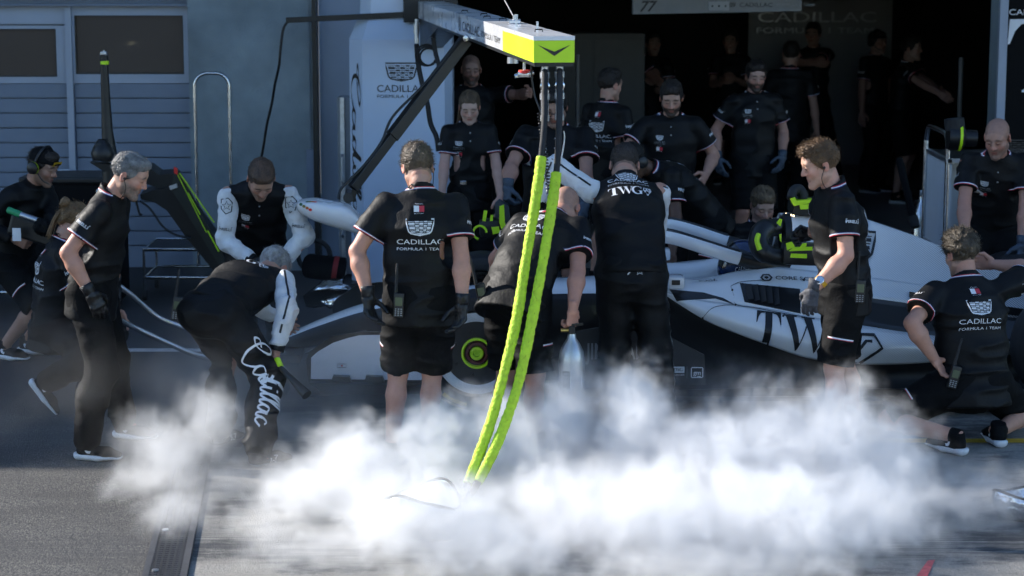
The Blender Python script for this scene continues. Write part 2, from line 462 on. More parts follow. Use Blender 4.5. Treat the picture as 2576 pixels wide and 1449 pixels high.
def script2d(w=1.0):
    """flowing handwriting of the leg print, unit length"""
    S = [
     [(.17,.78),(.2,.9),(.14,.97),(.06,.88),(.02,.65),(.03,.35),(.1,.18),(.18,.25),(.24,.42)],
     [(.08,.75),(.0,.84),(-.05,.74),(.02,.66),(.12,.72),(.2,.86)],
     [(.33,.5),(.26,.52),(.23,.36),(.27,.24),(.33,.36),(.35,.5),(.35,.28),(.39,.24),(.43,.38)],
     [(.5,.48),(.44,.52),(.41,.36),(.44,.24),(.49,.34),(.55,.97),(.52,.35),(.55,.23),(.59,.38)],
     [(.6,.52),(.6,.3),(.63,.23),(.66,.38)], [(.615,.66),(.625,.7)],
     [(.66,.38),(.72,.8),(.72,.95),(.69,.9),(.67,.45),(.69,.24),(.73,.38)],
     [(.73,.38),(.79,.8),(.79,.95),(.76,.9),(.74,.45),(.76,.24),(.8,.36)],
     [(.88,.48),(.83,.52),(.8,.36),(.83,.24),(.87,.36),(.89,.5),(.89,.28),(.92,.24),(.95,.38)],
     [(1.02,.46),(.98,.53),(.94,.36),(.97,.24),(1.05,.36)]]
    L = [ribbon2d(crom2(s, 6), .028) for s in S]
    V, F = merge2d(L); V = V - (V.min(0)+V.max(0))/2; V[:,1] *= .42; return V*w, F
def swoosh2d(w=1.0):
    return tri2d([(x*w, y*w) for x, y in [(-.5,.1),(-.46,-.02),(-.38,-.09),(-.26,-.1),(.5,.22),(-.2,0.0),(-.3,0.01),(-.36,.06),(-.34,.16),(-.42,.2)]])
def star2d(w=1.0):
    P = []
    for i in range(10):
        a = math.pi/2+i*math.pi/5; r = .5 if i % 2 == 0 else .21
        P.append((r*math.cos(a)*w, r*math.sin(a)*w))
    return ribbon2d(P, .07*w, True)
def hexbadge2d(w=1.0):
    o = ribbon2d([(-.36*w,.42*w),(.1*w,.5*w),(.36*w,.2*w),(.3*w,-.4*w),(-.06*w,-.56*w),(-.36*w,-.2*w)], .07*w, True)
    return merge2d([o, move2d(star2d(.62*w), 0, -.02*w)])
def flag2d(w=1.0):
    return [(poly2d([(-.5*w,-.3*w),(0,-.3*w),(0,.3*w),(-.5*w,.3*w)]), PRINTW), (poly2d([(0,-.3*w),(.5*w,-.3*w),(.5*w,.3*w),(0,.3*w)]), PRINTR),
            (text2d('TOMMY', .1*w, width=.8*w, space=1.5), PRINTW, 0, .45*w), (text2d('HILFIGER', .1*w, width=.9*w, space=1.3), PRINTW, 0, -.45*w)]
def tyreword2d(w=1.0):
    g = text2d('PIRELLI', .2*w, wide=1.0, bold=.02, width=.9*w)
    bar = poly2d([(-.42*w,.14*w),(.5*w,.14*w),(.5*w,.19*w),(-.42*w,.19*w)])
    return merge2d([g, bar])

def bvh_of(o):
    wl_ = world_loc(o); me = o.data
    return BVHTree.FromPolygons([v.co + wl_ for v in me.vertices], [tuple(p.vertices) for p in me.polygons])
def fine2d(g, L):
    """cut a flat print into small triangles so that it follows curved surfaces"""
    V = [tuple(v) for v in g[0]]; out = []; cache = {}
    def mid(a, b):
        k = (min(a,b), max(a,b))
        if k not in cache: cache[k] = len(V); V.append(((V[a][0]+V[b][0])/2, (V[a][1]+V[b][1])/2))
        return cache[k]
    st = [(f[0], f[i], f[i+1]) for f in g[1] for i in range(1, len(f)-1)]
    while st:
        a, b, c = st.pop(); e = sorted([(math.dist(V[a],V[b]),a,b,c),(math.dist(V[b],V[c]),b,c,a),(math.dist(V[c],V[a]),c,a,b)])[-1]
        if e[0] <= L: out.append((a,b,c)); continue
        m_ = mid(e[1], e[2]); st.append((e[1], m_, e[3])); st.append((m_, e[2], e[3]))
    return np.array(V), out
def decal_path(name, g, m, path, out, target, parent, off=.004):
    """print that runs along a bent limb"""
    bv = target; P = [Vector(p) for p in path]; seg = [(P[i+1]-P[i]).length for i in range(len(P)-1)]; tot = sum(seg); V = []; ok = []; out = Vector(out).normalized()
    for (x, y) in g[0]:
        s = tot/2+x; i = 0
        while i < len(seg)-1 and s > seg[i]: s -= seg[i]; i += 1
        t = (P[i+1]-P[i]).normalized(); o = (out-t*out.dot(t)).normalized(); up = o.cross(t); p = P[i]+t*s+up*y
        h = bv.ray_cast(p+o*.25, -o, .3)
        if h[0] is None: V.append(p); ok.append(False)
        else:
            n = h[1] if h[1].dot(o) > 0 else -h[1]; V.append(h[0]+n*off*.6+o*off*.6); ok.append(True)
    F = [f for f in g[1] if all(ok[i] for i in f)]
    if F: o_ = raw(name, V, F, m, parent, False); o_['kind'] = 'stuff'; return o_
def decal(name, pieces, o, right, up, target, parent, off=.003, reach=.25, back=.12, maxedge=None):
    """lays flat print on the surface of target, cast along the print's own normal; pieces: (geometry, material, dx, dy)"""
    right = Vector(right).normalized(); up = Vector(up); up = (up - right*up.dot(right)).normalized(); nrm = right.cross(up); o = Vector(o)
    bv = target if isinstance(target, BVHTree) else bvh_of(target)
    V = []; F = []; M = []; mats = []
    for pc in pieces:
        g, m = pc[0], pc[1]; dx = pc[2] if len(pc) > 2 else 0; dy = pc[3] if len(pc) > 3 else 0
        if maxedge: g = fine2d(g, maxedge)
        if m not in mats: mats.append(m)
        mi = mats.index(m); base = len(V); ok = []
        for (x, y) in g[0]:
            p = o + right*(x+dx) + up*(y+dy)
            h = bv.ray_cast(p + nrm*back, -nrm, back+reach)
            if h[0] is None: V.append(p); ok.append(False)
            else:
                n = h[1] if h[1].dot(nrm) > 0 else -h[1]
                V.append(h[0] + nrm*off*.5 + n*off*.7); ok.append(n.dot(nrm) > .12)
        for f in g[1]:
            if all(ok[i] for i in f): F.append(tuple(i+base for i in f)); M.append(mi)
    if not F: return None
    o_ = raw(name, V, F, mats, parent, False, M); o_['kind'] = 'stuff'; return o_
def flatprint(name, pieces, o, right, up, parent=None, off=.002):
    right = Vector(right).normalized(); up = Vector(up); up = (up-right*up.dot(right)).normalized(); nrm = right.cross(up); o = Vector(o)
    V = []; F = []; M = []; mats = []
    for pc in pieces:
        g, m = pc[0], pc[1]; dx = pc[2] if len(pc) > 2 else 0; dy = pc[3] if len(pc) > 3 else 0
        if m not in mats: mats.append(m)
        b = len(V); V += [o + right*(x+dx) + up*(y+dy) + nrm*off for x, y in g[0]]
        F += [tuple(i+b for i in f) for f in g[1]]; M += [mats.index(m)]*len(g[1])
    o_ = raw(name, V, F, mats, parent, False, M)
    if parent is not None: o_['kind'] = 'stuff'
    return o_
# ------------------------------------------------------------------ people
def fold(P, fx=7., fz=16., amp=.007, seed=0.0):
    """cloth folds: ridges of stretched noise"""
    a = vnoise(P*np.array([fx, fx, fz])+seed+3.1); b = vnoise(P*np.array([fx*2.1, fx*2.1, fz*1.6])+seed+11.7)
    w = vnoise(P*4.0+seed)
    r = (1-np.abs(2*a-1))**2*.95 + (1-np.abs(2*b-1))**2*.18
    return -(r-.5)*amp*(.35+1.1*w)

# canonical head: x = person's left, y = forward, z = up, origin between the ears
def make_head():
    s = SDF((-.13,-.16,-.2), (.13,.16,.17), .0046)
    s.ell((0,-.018,.045), (.075,.094,.082), k=.01)
    s.ell((0,.022,-.022), (.059,.069,.088), k=.03)
    for x in (-1,1):
        s.cap((x*.052,.0,-.052), (x*.014,.068,-.098), .02, .017, k=.03)
        s.ell((x*.037,.055,-.020), (.024,.024,.024), k=.024)
    s.ell((0,.074,-.098), (.02,.018,.017), k=.02)
    s.cap((-.04,.078,.032), (.04,.078,.032), .0115, k=.02)
    s.ell((0,.052,.048), (.056,.032,.042), k=.03)
    for x in (-1,1): s.ell((x*.031,.103,.012), (.017,.017,.012), k=.014, op='s')
    for x in (-1,1): s.ell((x*.031,.079,.010), (.0145,.0145,.0125), k=.004)
    s.cap((0,.086,.022), (0,.107,-.020), .0075, .0112, k=.012)
    for x in (-1,1): s.ell((x*.012,.094,-.024), (.009,.011,.008), k=.006)
    s.cap((-.019,.083,-.053), (.019,.083,-.053), .0072, k=.008); s.cap((-.015,.082,-.065), (.015,.082,-.065), .0078, k=.008)
    for x in (-1,1):
        R = np.array(Matrix.Rotation(x*-.35, 3, 'Z'))
        s.ell((x*.079,-.014,.0), (.0085,.021,.033), R, k=.006); s.ell((x*.088,-.012,.002), (.006,.011,.02), R, k=.004, op='s')
    s.cap((0,-.022,-.04), (0,-.028,-.085), .055, .052, k=.03)
    V, Q = s.mesh(); return smooth_mesh(V, Q, 1, .35), Q
HEAD_V, HEAD_F = make_head()
def head_colors(V, skin, beard=0.0, hairc=(.05,.03,.02), buzz=0.0, buzz_top=.06, brow=1.0):
    x, y, z = V[:,0], V[:,1], V[:,2]; ax = np.abs(x)
    C = np.tile(np.array(skin, np.float32), (len(V),1)); hc = np.array(hairc, np.float32)
    def mixc(c, w): 
        nonlocal C
        w = np.clip(w,0,1)[:,None]; C = C*(1-w)+np.array(c, np.float32)*w
    red = np.array(skin)*np.array([1.12,.78,.74])
    mixc(red, .75*np.exp(-(((ax-.042)/.022)**2+((z+.022)/.022)**2))*(y>.03)); mixc(red, .8*np.exp(-((ax/.014)**2+((z+.018)/.014)**2))*(y>.09))
    mixc(red, .8*(ax>.078)*(np.abs(z)<.05))
    lip = np.array(skin)*np.array([.85,.5,.5])
    mixc(lip, np.exp(-((ax/.021)**4+((z+.0585)/.0105)**4))*(y>.07))
    mixc(np.array(skin)*np.array([.35,.2,.2]), .9*np.exp(-((ax/.022)**4+((z+.0585+.22*ax)/.0030)**2))*(y>.07))
    if beard > 0:
        n = vnoise(V*140)
        w = np.clip((-.028-z+.35*np.clip(ax-.04,0,1)*1.2)/.02,0,1)*np.clip((y+.012)/.02,0,1)*(z>-.125)
        w = w*(1-np.exp(-((ax/.017)**4+((z+.0585)/.009)**4))*(y>.07))
        mo = np.exp(-((ax/.026)**4+((z+.042)/.008)**4))*(y>.07)
        mixc(hc, np.clip(np.maximum(w,mo)*beard*(.65+.6*n),0,.96))
    if brow: mixc(hc*.8, brow*.85*np.exp(-(((ax-.033)/.02)**4+((z-.031-.006*np.sin(ax*60))/.0062)**4))*(y>.06))
    dk = np.array(skin)*np.array([.3,.2,.18])
    mixc(dk, .9*np.exp(-(((ax-.031)/.0145)**4+((z-.0085)/.0042)**4))*(y>.07))
    mixc(np.array(skin)*.55, .8*np.exp(-(((ax-.009)/.004)**2+((z+.031)/.003)**2))*(y>.085))
    if buzz > 0:
        n = vnoise(V*120); line = z-(-.012+1.15*np.clip(y,-.03,.1))
        w = np.clip(line/.02+.5,0,1)*(ax<.079)*(y<.078)
        mixc(hc, np.clip(w*buzz*(.6+.6*n),0,.95))
    return C
def make_hair(style):
    s = SDF((-.125,-.22,-.26), (.125,.13,.17), .005)
    t = {'short':.012,'crop':.009,'quiff':.010,'woman':.011,'messy':.017}[style]
    s.ell((0,-.018,.045), (.075+t,.094+t,.082+t), k=.01)
    if style != 'woman': s.ell((0,.045,.092), (.062,.046,.034), k=.025)
    if style in ('short','messy','quiff'): s.ell((0,.01,.115), (.06,.07,.026 if style == 'short' else .034), k=.03)
    if style == 'quiff': s.ell((0,.06,.112), (.052,.034,.024), k=.025)
    if style == 'woman':
        s.ell((0,-.09,-.0), (.06,.03,.06), k=.02); 
    def dsp(P):
        n = vnoise(P*np.array([55,30,40])); m = vnoise(P*np.array([120,60,90])+5)
        amp = {'short':.009,'crop':.005,'quiff':.009,'woman':.006,'messy':.018}[style]
        return -(n-.5)*amp-(m-.5)*amp*.6
    s.disp(dsp, .03)
    if style == 'woman': s.cut((0,.076,.078), (0,.75,-.5)); 
    else: s.cut((0,.082,.076), (0,.78,-.62)); s.ell((0,.112,.036), (.058,.046,.052), k=.012, op='s')
    V, Q = s.mesh(); return V, Q
HAIR = {k: make_hair(k) for k in ('short','crop','quiff','woman','messy')}
def hair_strands(style, count, length, seed=1):
    V, Q = HAIR[style]; r = np.random.default_rng(seed)
    c = V[Q].mean(1); n = np.cross(V[Q[:,2]]-V[Q[:,0]], V[Q[:,3]]-V[Q[:,1]]); n /= np.linalg.norm(n,axis=1)[:,None]+1e-9
    out = ((c-np.array([0,-.018,.045]))*n).sum(1) > .05
    idx = np.argwhere(out & (c[:,2] > (.0 if style != 'woman' else -.2)))[:,0]; idx = r.choice(idx, count)
    P = c[idx]+r.normal(0,.003,(count,3))-n[idx]*.002; N = n[idx]
    fl = np.array([0,.35,.25]) if style in ('quiff','short','messy') else np.array([0,-.5,-.2])
    D = N*(.28)+fl+r.normal(0,.28,(count,3)); D /= np.linalg.norm(D,axis=1)[:,None]
    L = length*(.4+.9*r.random((count,1))); S = np.cross(D, r.normal(0,1,(count,3))); S /= np.linalg.norm(S,axis=1)[:,None]
    w = .0012
    A = P-N*.004+S*w; B = P-N*.004-S*w; M1 = P+D*L*.55+S*w*.7; M2 = P+D*L*.55-S*w*.7; T = P+D*L-np.array([0,0,1])*L*.15
    VV = np.stack([A,B,M2,M1,T],1).reshape(-1,3); k = np.arange(count)[:,None]*5
    F = (k+np.array([[0,1,2,3]])).tolist()+(k+np.array([[3,2,4]])).tolist()
    return VV, F

# canonical hand: x towards the fingertips, y towards the thumb, palm faces -z, origin at the wrist
def make_hand(curl, spread=.0, tcurl=.5, fat=0.0):
    s = SDF((-.05,-.08,-.13), (.21,.1,.05), .004)
    s.cap((-.03,0,0), (.012,0,0), .0255+fat, .026+fat, k=.015)
    s.ecap((.02,0,0), (.082,0,-.002), (0,1,0), .034+fat, .0165+fat, .041+fat, .0135+fat, k=.02)
    L = [(.030,.086),(.0105,.094),(-.0105,.088),(-.0295,.070)]
    for i, (y, ln) in enumerate(L):
        c = curl[i] if isinstance(curl, (list,tuple)) else curl
        p = np.array([.083-.004*abs(i-1), y, -.002]); a = 0.12; r = .0098+fat
        for j, fr in enumerate((.45,.3,.25)):
            a += c*(.8 if j == 0 else 1.0)
            d = np.array([math.cos(a), spread*(1.5-i)*.3, -math.sin(a)]); q = p+d*ln*fr
            s.cap(p, q, r, r*.93, k=.005 if j else .008); p = q; r *= .93
    p = np.array([.022,.028,-.006]); d = np.array([.62,.62,-.48]); d /= np.linalg.norm(d)
    q = p+d*.045; s.cap(p, q, .0155+fat, .012+fat, k=.014)
    d = np.array([.85,.3-.5*tcurl,-.45-tcurl*.4]); d /= np.linalg.norm(d); q2 = q+d*.03; s.cap(q, q2, .0115+fat, .0105+fat, k=.005)
    d = np.array([.8,.1-.7*tcurl,-.4-tcurl*.5]); d /= np.linalg.norm(d); s.cap(q2, q2+d*.022, .0105+fat, .0085+fat, k=.004)
    return s.mesh()
HANDS = {'relax': make_hand((.32,.38,.42,.46)), 'grip': make_hand((1.0,1.05,1.05,1.05), tcurl=.9), 'flat': make_hand((.12,.12,.14,.16), spread=.15, tcurl=.1),
         'reach': make_hand((.45,.5,.5,.5), spread=.1, tcurl=.3)}

# canonical shoe: y forward from the heel, z up from the ground
def make_shoe(boot=False):
    u = SDF((-.08,-.06,-.01), (.08,.3,.2), .0055)
    u.ecap((0,.035,.05), (0,.17,.045), (1,0,0), .036,.036,.042,.034, k=.02); u.ecap((0,.17,.042), (0,.232,.036), (1,0,0), .043,.03,.036,.02, k=.02)
    u.cap((0,.035,.06), (0,.05,.115 if not boot else .17), .04,.043, k=.02)
    u.cut((0,0,.028), (0,0,-1)); u.cut((0,.04,.125 if not boot else .19), (0,-.25,1))
    V1 = u.mesh()
    o = SDF((-.08,-.06,-.01), (.08,.31,.1), .0055)
    if boot: o.ecap((0,.02,.014), (0,.235,.014), (1,0,0), .042,.016,.043,.014, k=.01)
    else:
        o.ecap((0,.005,.028), (0,.12,.022), (1,0,0), .040,.03,.046,.024, k=.015); o.ecap((0,.12,.022), (0,.24,.028), (1,0,0), .048,.023,.04,.016, k=.015)
    o.cut((0,0,.001), (0,0,-1)); o.cut((0,0,.04), (0,.05,1))
    return V1, o.mesh()
SHOES = {'sneaker': make_shoe(), 'boot': make_shoe(True)}

def ik(a, t, l1, l2, pole):
    a = Vector(a); t = Vector(t); d = t-a; L = d.length
    if L > (l1+l2)*.999: t = a+d*((l1+l2)*.999/L); d = t-a; L = d.length
    L = max(L, abs(l1-l2)+.02); u = d/d.length
    x = (l1*l1-l2*l2+L*L)/(2*L); h = math.sqrt(max(l1*l1-x*x,0)); p = Vector(pole); p = p-u*p.dot(u)
    if p.length < 1e-4: p = u.orthogonal()
    p.normalize(); return a+u*x+p*h, t
def nrm(v): v = Vector(v); return v.normalized()
def frame(x, y, z): return np.array([[x[0],y[0],z[0]],[x[1],y[1],z[1]],[x[2],y[2],z[2]]])
def xf(V, R, o, k=1.0): return (V*k) @ R.T + np.array(o)

def ringband(name, bv, c, axis, ref, r0, width, mat_list, parent, n=28, shift=0.0, off=.002, arc=None):
    """thin coloured trim round a sleeve or collar: radius found by casting onto the cloth"""
    ax = nrm(axis); u = Vector(ref); u = (u-ax*u.dot(ax)).normalized(); w = ax.cross(u); V = []; F = []; M = []
    k = len(mat_list)+1; good = []
    a0, a1 = (0, 2*math.pi) if arc is None else arc
    nn = n if arc is None else n+1
    for j in range(nn):
        th = a0+(a1-a0)*j/n; d = u*math.cos(th)+w*math.sin(th)
        for i in range(k):
            p = c+ax*(shift+width*(i/(k-1)-.5)); h = bv.ray_cast(p+d*r0, -d, r0)
            V.append((h[0] if h[0] is not None else p+d*r0*.6)+d*off); good.append(h[0] is not None)
    for j in range(n):
        j2 = (j+1) % nn
        for i in range(k-1):
            q = (j*k+i, j2*k+i, j2*k+i+1, j*k+i+1)
            if all(good[x] for x in q): F.append(q); M.append(i)
    if not F: return None
    return raw(name, V, F, mat_list, parent, True, M)

PIPING = [PRINTB, PRINTW, PRINTR]
def person(label, x, y, yaw, hip=.95, h=1.8, lean=0., side=0., twist=0., hp=0., hy=0., hr=0., hands=(None,None), hdir=(None,None), palm=(None,None), feet=(None,None), fyaw=(None,None), ftilt=(0,0),
           poleA=(None,None), poleL=(None,None), top='polo', bottom='shorts', hair='short', hairc=(.045,.028,.018), skin=(.46,.27,.195), beard=0., beardc=None, buzz=0., glove=(None,None), hstyle=('relax','relax'),
           shoe='sneaker', fat=1.0, res=.0105, strands=500, slen=.02, back=False, chest=False, sleeveword=(True,True), seed=0, group='pit crew', curl=.55, neckfwd=0., wr=1.0, radio=None, sheight=1.0, legprint=False, name='person'):
    k = h/1.8; ya = math.radians(yaw); f = Vector((math.sin(ya), -math.cos(ya), 0)); l = Vector((math.cos(ya), math.sin(ya), 0)); up = Vector((0,0,1))
    H = Vector((x, y, hip)); le = math.radians(lean); si = math.radians(side)
    def sp(a): return (up*math.cos(a)+f*math.sin(a)+l*math.sin(si)).normalized()
    d1 = sp(le*curl); d2 = sp(le); waist = H+d1*.2*k; chestp = waist+sp((le*curl+le)/2)*.17*k; neck = chestp+d2*.19*k
    tw = math.radians(twist); l2 = (Matrix.Rotation(tw, 3, d2) @ (l-d2*l.dot(d2))).normalized(); f2 = l2.cross(d2)
    SH = [neck-d2*.072*k+l2*s*.178*k*(.5+.5*fat) for s in (1,-1)]
    HI = [H+l*s*.088*k-d1*.01 for s in (1,-1)]
    hyr = ya+math.radians(hy); fh = Vector((math.sin(hyr), -math.cos(hyr), 0)); hpr = math.radians(hp)
    hf = fh*math.cos(hpr)-up*math.sin(hpr); hu = up*math.cos(hpr)+fh*math.sin(hpr); hl = nrm(Vector((math.cos(hyr), math.sin(hyr), 0)))
    if hr: 
        Rr = Matrix.Rotation(math.radians(hr), 3, hf); hu = Rr @ hu; hl = Rr @ hl
    nd = nrm(d2*.75+hu*.5); HC = neck+nd*.142*k+hf*(.03+neckfwd)
    # arms
    A = []
    for i, s in enumerate((1,-1)):
        t = hands[i]
        if t is None: t = SH[i]-up*.53*k+l2*s*.09+f*.06
        else: t = Vector(t)
        pole = poleA[i] if poleA[i] is not None else (l2*s*.5-f*.8-up*.1)
        e, t = ik(SH[i], t, .285*k, .255*k, pole); A.append((SH[i], e, t))
    LG = []
    for i, s in enumerate((1,-1)):
        t = feet[i]
        fy = ya if fyaw[i] is None else math.radians(fyaw[i]); fd = Vector((math.sin(fy), -math.cos(fy), 0))
        t = (HI[i]+l*s*.03).copy() if t is None else Vector(t)
        if feet[i] is None: t.z = .085*k
        pole = poleL[i] if poleL[i] is not None else fd
        kn, t2 = ik(HI[i], t, .435*k, .43*k, pole); LG.append((HI[i], kn, t2, fd))
    base = Vector((x, y, 0)); root = empty(name, base, label, 'person', group)
    allp = [H, waist, neck, HC]+[p for a in A for p in a]+[p for g in LG for p in g[:3]]
    lo = np.min([tuple(p) for p in allp],0)-.2; hi_ = np.max([tuple(p) for p in allp],0)+.2
    N = lambda v: np.array(v, float)
    # ---- body
    b = SDF(lo, hi_, res)
    b.ecap(H, waist, l, .13*k,.09*k,.12*k,.085*k); b.ecap(waist, chestp, l2, .12*k,.085*k,.14*k,.09*k); b.ecap(chestp, neck-d2*.06, l2, .14*k,.09*k,.11*k,.07*k)
    b.cap(SH[0], SH[1], .045*k); b.cap(neck-d2*.03, HC-hu*.05-hf*.025, .058*k, .056*k, k=.03)
    for (s_, e, t) in A:
        fd_ = (t-e).normalized(); mid = e+fd_*.075*k
        b.cap(s_, e, .050*k*fat, .041*k, k=.03); b.cap(e, mid, .0405*k, .043*k*fat, k=.02); b.cap(mid, t+fd_*.004, .043*k*fat, .0275*k, k=.02)
    for (hj, kn, an, fd) in LG:
        sd = (an-kn).normalized(); bk = (-fd-sd*(-fd).dot(sd)).normalized()
        b.cap(hj, kn, .08*k, .055*k, k=.03); b.cap(kn, kn+sd*.13*k+bk*.022, .05*k, .056*k, k=.03); b.cap(kn+sd*.13*k+bk*.022, an, .055*k, .036*k, k=.02); b.cap(an, an-sd*-.03+fd*.06, .036*k, .03*k, k=.02)
    V, Q = b.mesh(); V = smooth_mesh(V, Q, 1, .4); sk = np.array(skin, np.float32)
    n1 = vnoise(V*9); C = sk[None]*(np.array([1.0,.92,.9])+np.array([.06,.0,.0])*n1[:,None])
    for (hj, kn, an, fd) in LG:
        w = np.exp(-(((V-np.array(kn))**2).sum(1)/.05**2)); C = C*(1-w[:,None]*np.array([0,.18,.2]))
    for (s_, e, t) in A:
        w = np.exp(-(((V-np.array(e))**2).sum(1)/.035**2)); C = C*(1-w[:,None]*np.array([0,.22,.24]))
    parts = [(V, Q)]; cols = [C]
    Rh = frame(-hl, hf, hu)
    parts.append((xf(HEAD_V, Rh, HC, k), HEAD_F)); cols.append(head_colors(HEAD_V, skin, beard, beardc or hairc, buzz))
    gl = []
    for i, s in enumerate((1,-1)):
        _, e, t = A[i]; d = nrm(hdir[i]) if hdir[i] is not None else (t-e).normalized()
        pn = Vector(palm[i]) if palm[i] is not None else (-l2*s*.8-f*.5)
        z = -(pn-d*pn.dot(d)).normalized(); yv = z.cross(d)
        th = yv if True else -yv
        HV, HF = HANDS[hstyle[i]]
        # thumb side: forwards for a hanging hand with the palm inwards; mirror for one of the hands
        flip = -1 if s == 1 else 1
        # for left hand, palm in (-l): thumb forward
        R_ = frame(d, yv*flip, z); HV2 = xf(HV, R_, t, k*1.02); HF2 = HF if flip == 1 else HF[:, ::-1]
        if glove[i] is None:
            parts.append((HV2, HF2)); cols.append(np.tile(sk*np.array([1.05,.92,.9]), (len(HV2),1)))
        else:
            HV3 = xf(HV*np.array([1,1.1,1.3]), R_, t, k*1.03); cu = MB(); cu.tube([t-d*.055, t-d*.03, t+d*.01], [.040*k,.036*k,.034*k], 16)
            v2, f2_ = join([(HV3, HF2)]); gv = np.concatenate([v2, np.array(cu.V)]); gf = f2_+[[q+len(v2) for q in ff] for ff in cu.F]
            raw('glove', gv, gf, glove[i], root)
    V, F = join(parts); raw('body', V, F, SKIN, root, col=np.concatenate(cols))
    for s in (1,-1):
        ec = xf(np.array([[s*.031,.083,.0085]]), Rh, HC, k)[0]; e_ = MB()
        e_.lathe(Vector(ec)-hf*.0125, hf, [(.0,.0125),(.007,.0115),(.0115,.0075),(.0128,.0)], 10); e_.build('eye', EYE, root, True)
    # ---- hair
    hc = np.array(hairc, np.float32)
    if hair in HAIR:
        HV, HF = HAIR[hair]; VV, FF = HV, HF.tolist()
        if strands:
            sv, sf = hair_strands(hair, int(strands*1.8), slen, seed+3); FF = FF+[[q+len(VV) for q in ff] for ff in sf]; VV = np.concatenate([VV, sv])
        n = vnoise(VV*np.array([60,25,30])); cc = hc[None]*(.55+.95*n[:,None]); raw('hair', xf(VV, Rh, HC, k), FF, HAIRM, root, col=cc)
    # ---- legs
    tr = SDF(lo-.03, hi_+.03, res); long_ = bottom != 'shorts'
    tr.ecap(H-d1*.05, H+d1*.1*k, l, .165*k*fat,.118*k*fat,.155*k*fat,.108*k*fat, k=.04)
    for i, (hj, kn, an, fd) in enumerate(LG):
        td = (kn-hj).normalized(); sd = (an-kn).normalized()
        if long_:
            bk_ = (-fd-sd*(-fd).dot(sd)).normalized(); tr.cap(hj, kn, .104*k*fat, .086*k, k=.05); tr.cap(kn, kn+sd*.15+bk_*.02, .086*k, .084*k, k=.04); tr.cap(kn+sd*.15+bk_*.02, an-sd*.03, .084*k, .076*k, k=.04)
            if bottom == 'race': tr.cap(an-sd*.1, an-sd*.06, .084*k, .082*k, k=.02); tr.cap(an-sd*.03, an+sd*.005, .058*k, .056*k, k=.012)
        else: tr.cap(hj, kn-td*.01, .106*k*fat, .096*k, k=.05); tr.cap(kn-td*.03, kn+td*.05, .094*k, .092*k, k=.03)
    S0 = seed*7.3; am = .016*wr
    tr.disp(lambda P: fold(P, 6, 13, am, S0), .04)
    for i, (hj, kn, an, fd) in enumerate(LG):
        td = (kn-hj).normalized(); sd = (an-kn).normalized()
        if long_: tr.cut(an+sd*(.02), sd, an, .17)
        else: tr.cut(kn-td*.015, td, kn, .2)
    tr.cut(H+d1*.11*k, d1, None)
    V, Q = tr.mesh(); trou = raw('trousers' if long_ else 'shorts', V, Q, BLACK2 if bottom != 'race' else BLACK, root)
    tb = bvh_of(trou)
    if not long_ and res < .012:
        for i, (hj, kn, an, fd) in enumerate(LG):
            td = (kn-hj).normalized(); ref = -fd
            s = 1 if i == 0 else -1
            ringband('pocket_piping', tb, hj+(kn-hj)*.62, td, l*s, .2, .011, [PRINTW, PRINTW, PRINTR], root, 12, arc=(-.5,.9) if s == 1 else (-.9,.5))
    # ---- top
    t = SDF(lo-.03, hi_+.03, res); hem = -.13*sheight if top != 'race' else -.02
    t.ecap(H+d1*hem*k, waist, l, .182*k*fat,.130*k*fat,.170*k*fat,.120*k*fat, k=.04)
    t.ecap(waist, chestp, l2, .170*k*fat,.120*k*fat,.180*k*fat,.124*k*fat, k=.04); t.ecap(chestp, neck-d2*.085, l2, .18*k*fat,.12*k*fat,.15*k,.095*k, k=.05)
    t.cap(SH[0]-l2*.03, SH[1]+l2*.03, .056*k, k=.045); t.cap(neck-d2*.06+l2*.07, neck-d2*.0, .058*k,.055*k, k=.04); t.cap(neck-d2*.06-l2*.07, neck, .058*k,.055*k, k=.04)
    for (s_, e, tt) in A:
        ad = (e-s_).normalized()
        if top == 'polo': t.cap(s_-l2*0, s_+ad*.2*k, .059*k*fat, .071*k*fat, k=.035)
        elif top == 'tee': t.cap(s_-l2*0, s_+ad*.2*k, .059*k*fat, .071*k*fat, k=.035)
        elif top == 'long':
            t.cap(s_, e, .062*k, .055*k, k=.04); t.cap(e, tt, .058*k, .045*k, k=.03)
    if top in ('polo','race'):
        t.cap(neck-d2*.02, neck+nd*.035-f*.008, .068*k, .066*k, k=.012)
    t.disp(lambda P: fold(P, 5.5, 12, am*1.15, S0+50), .045)
    t.cut(H+d1*hem*k-d1*.02, -d1)
    for (s_, e, tt) in A:
        ad = (e-s_).normalized()
        if top in ('polo','tee'): t.cut(s_+ad*.185*k, ad, s_+ad*.24*k, .12)
        if top == 'long': t.cut(tt-(tt-e).normalized()*.01, tt-e, tt, .1)
    if top in ('polo','race'):
        t.cut(neck+nd*.032-f*.005, nd+f*.35, neck+nd*.05, .1); t.cap(neck+nd*.02, neck+nd*.1, .06*k, .06*k, k=.0, op='s')
    V, Q = t.mesh(); nm = {'polo':'polo_shirt','tee':'t_shirt','race':'padded_vest','long':'jacket'}[top]
    shirt = raw(nm, V, Q, BLACK, root); sb = bvh_of(shirt)
    if top == 'polo':
        for i, (s_, e, tt) in enumerate(A):
            ad = (e-s_).normalized(); ringband('cuff_piping', sb, s_+ad*.185*k, ad, f2, .13, .014, PIPING, root, 26, shift=-.01)
        ringband('collar_piping', sb, neck+nd*.0, nd, -f2, .12, .014, PIPING, root, 24, shift=.014, arc=(-1.9,1.9))
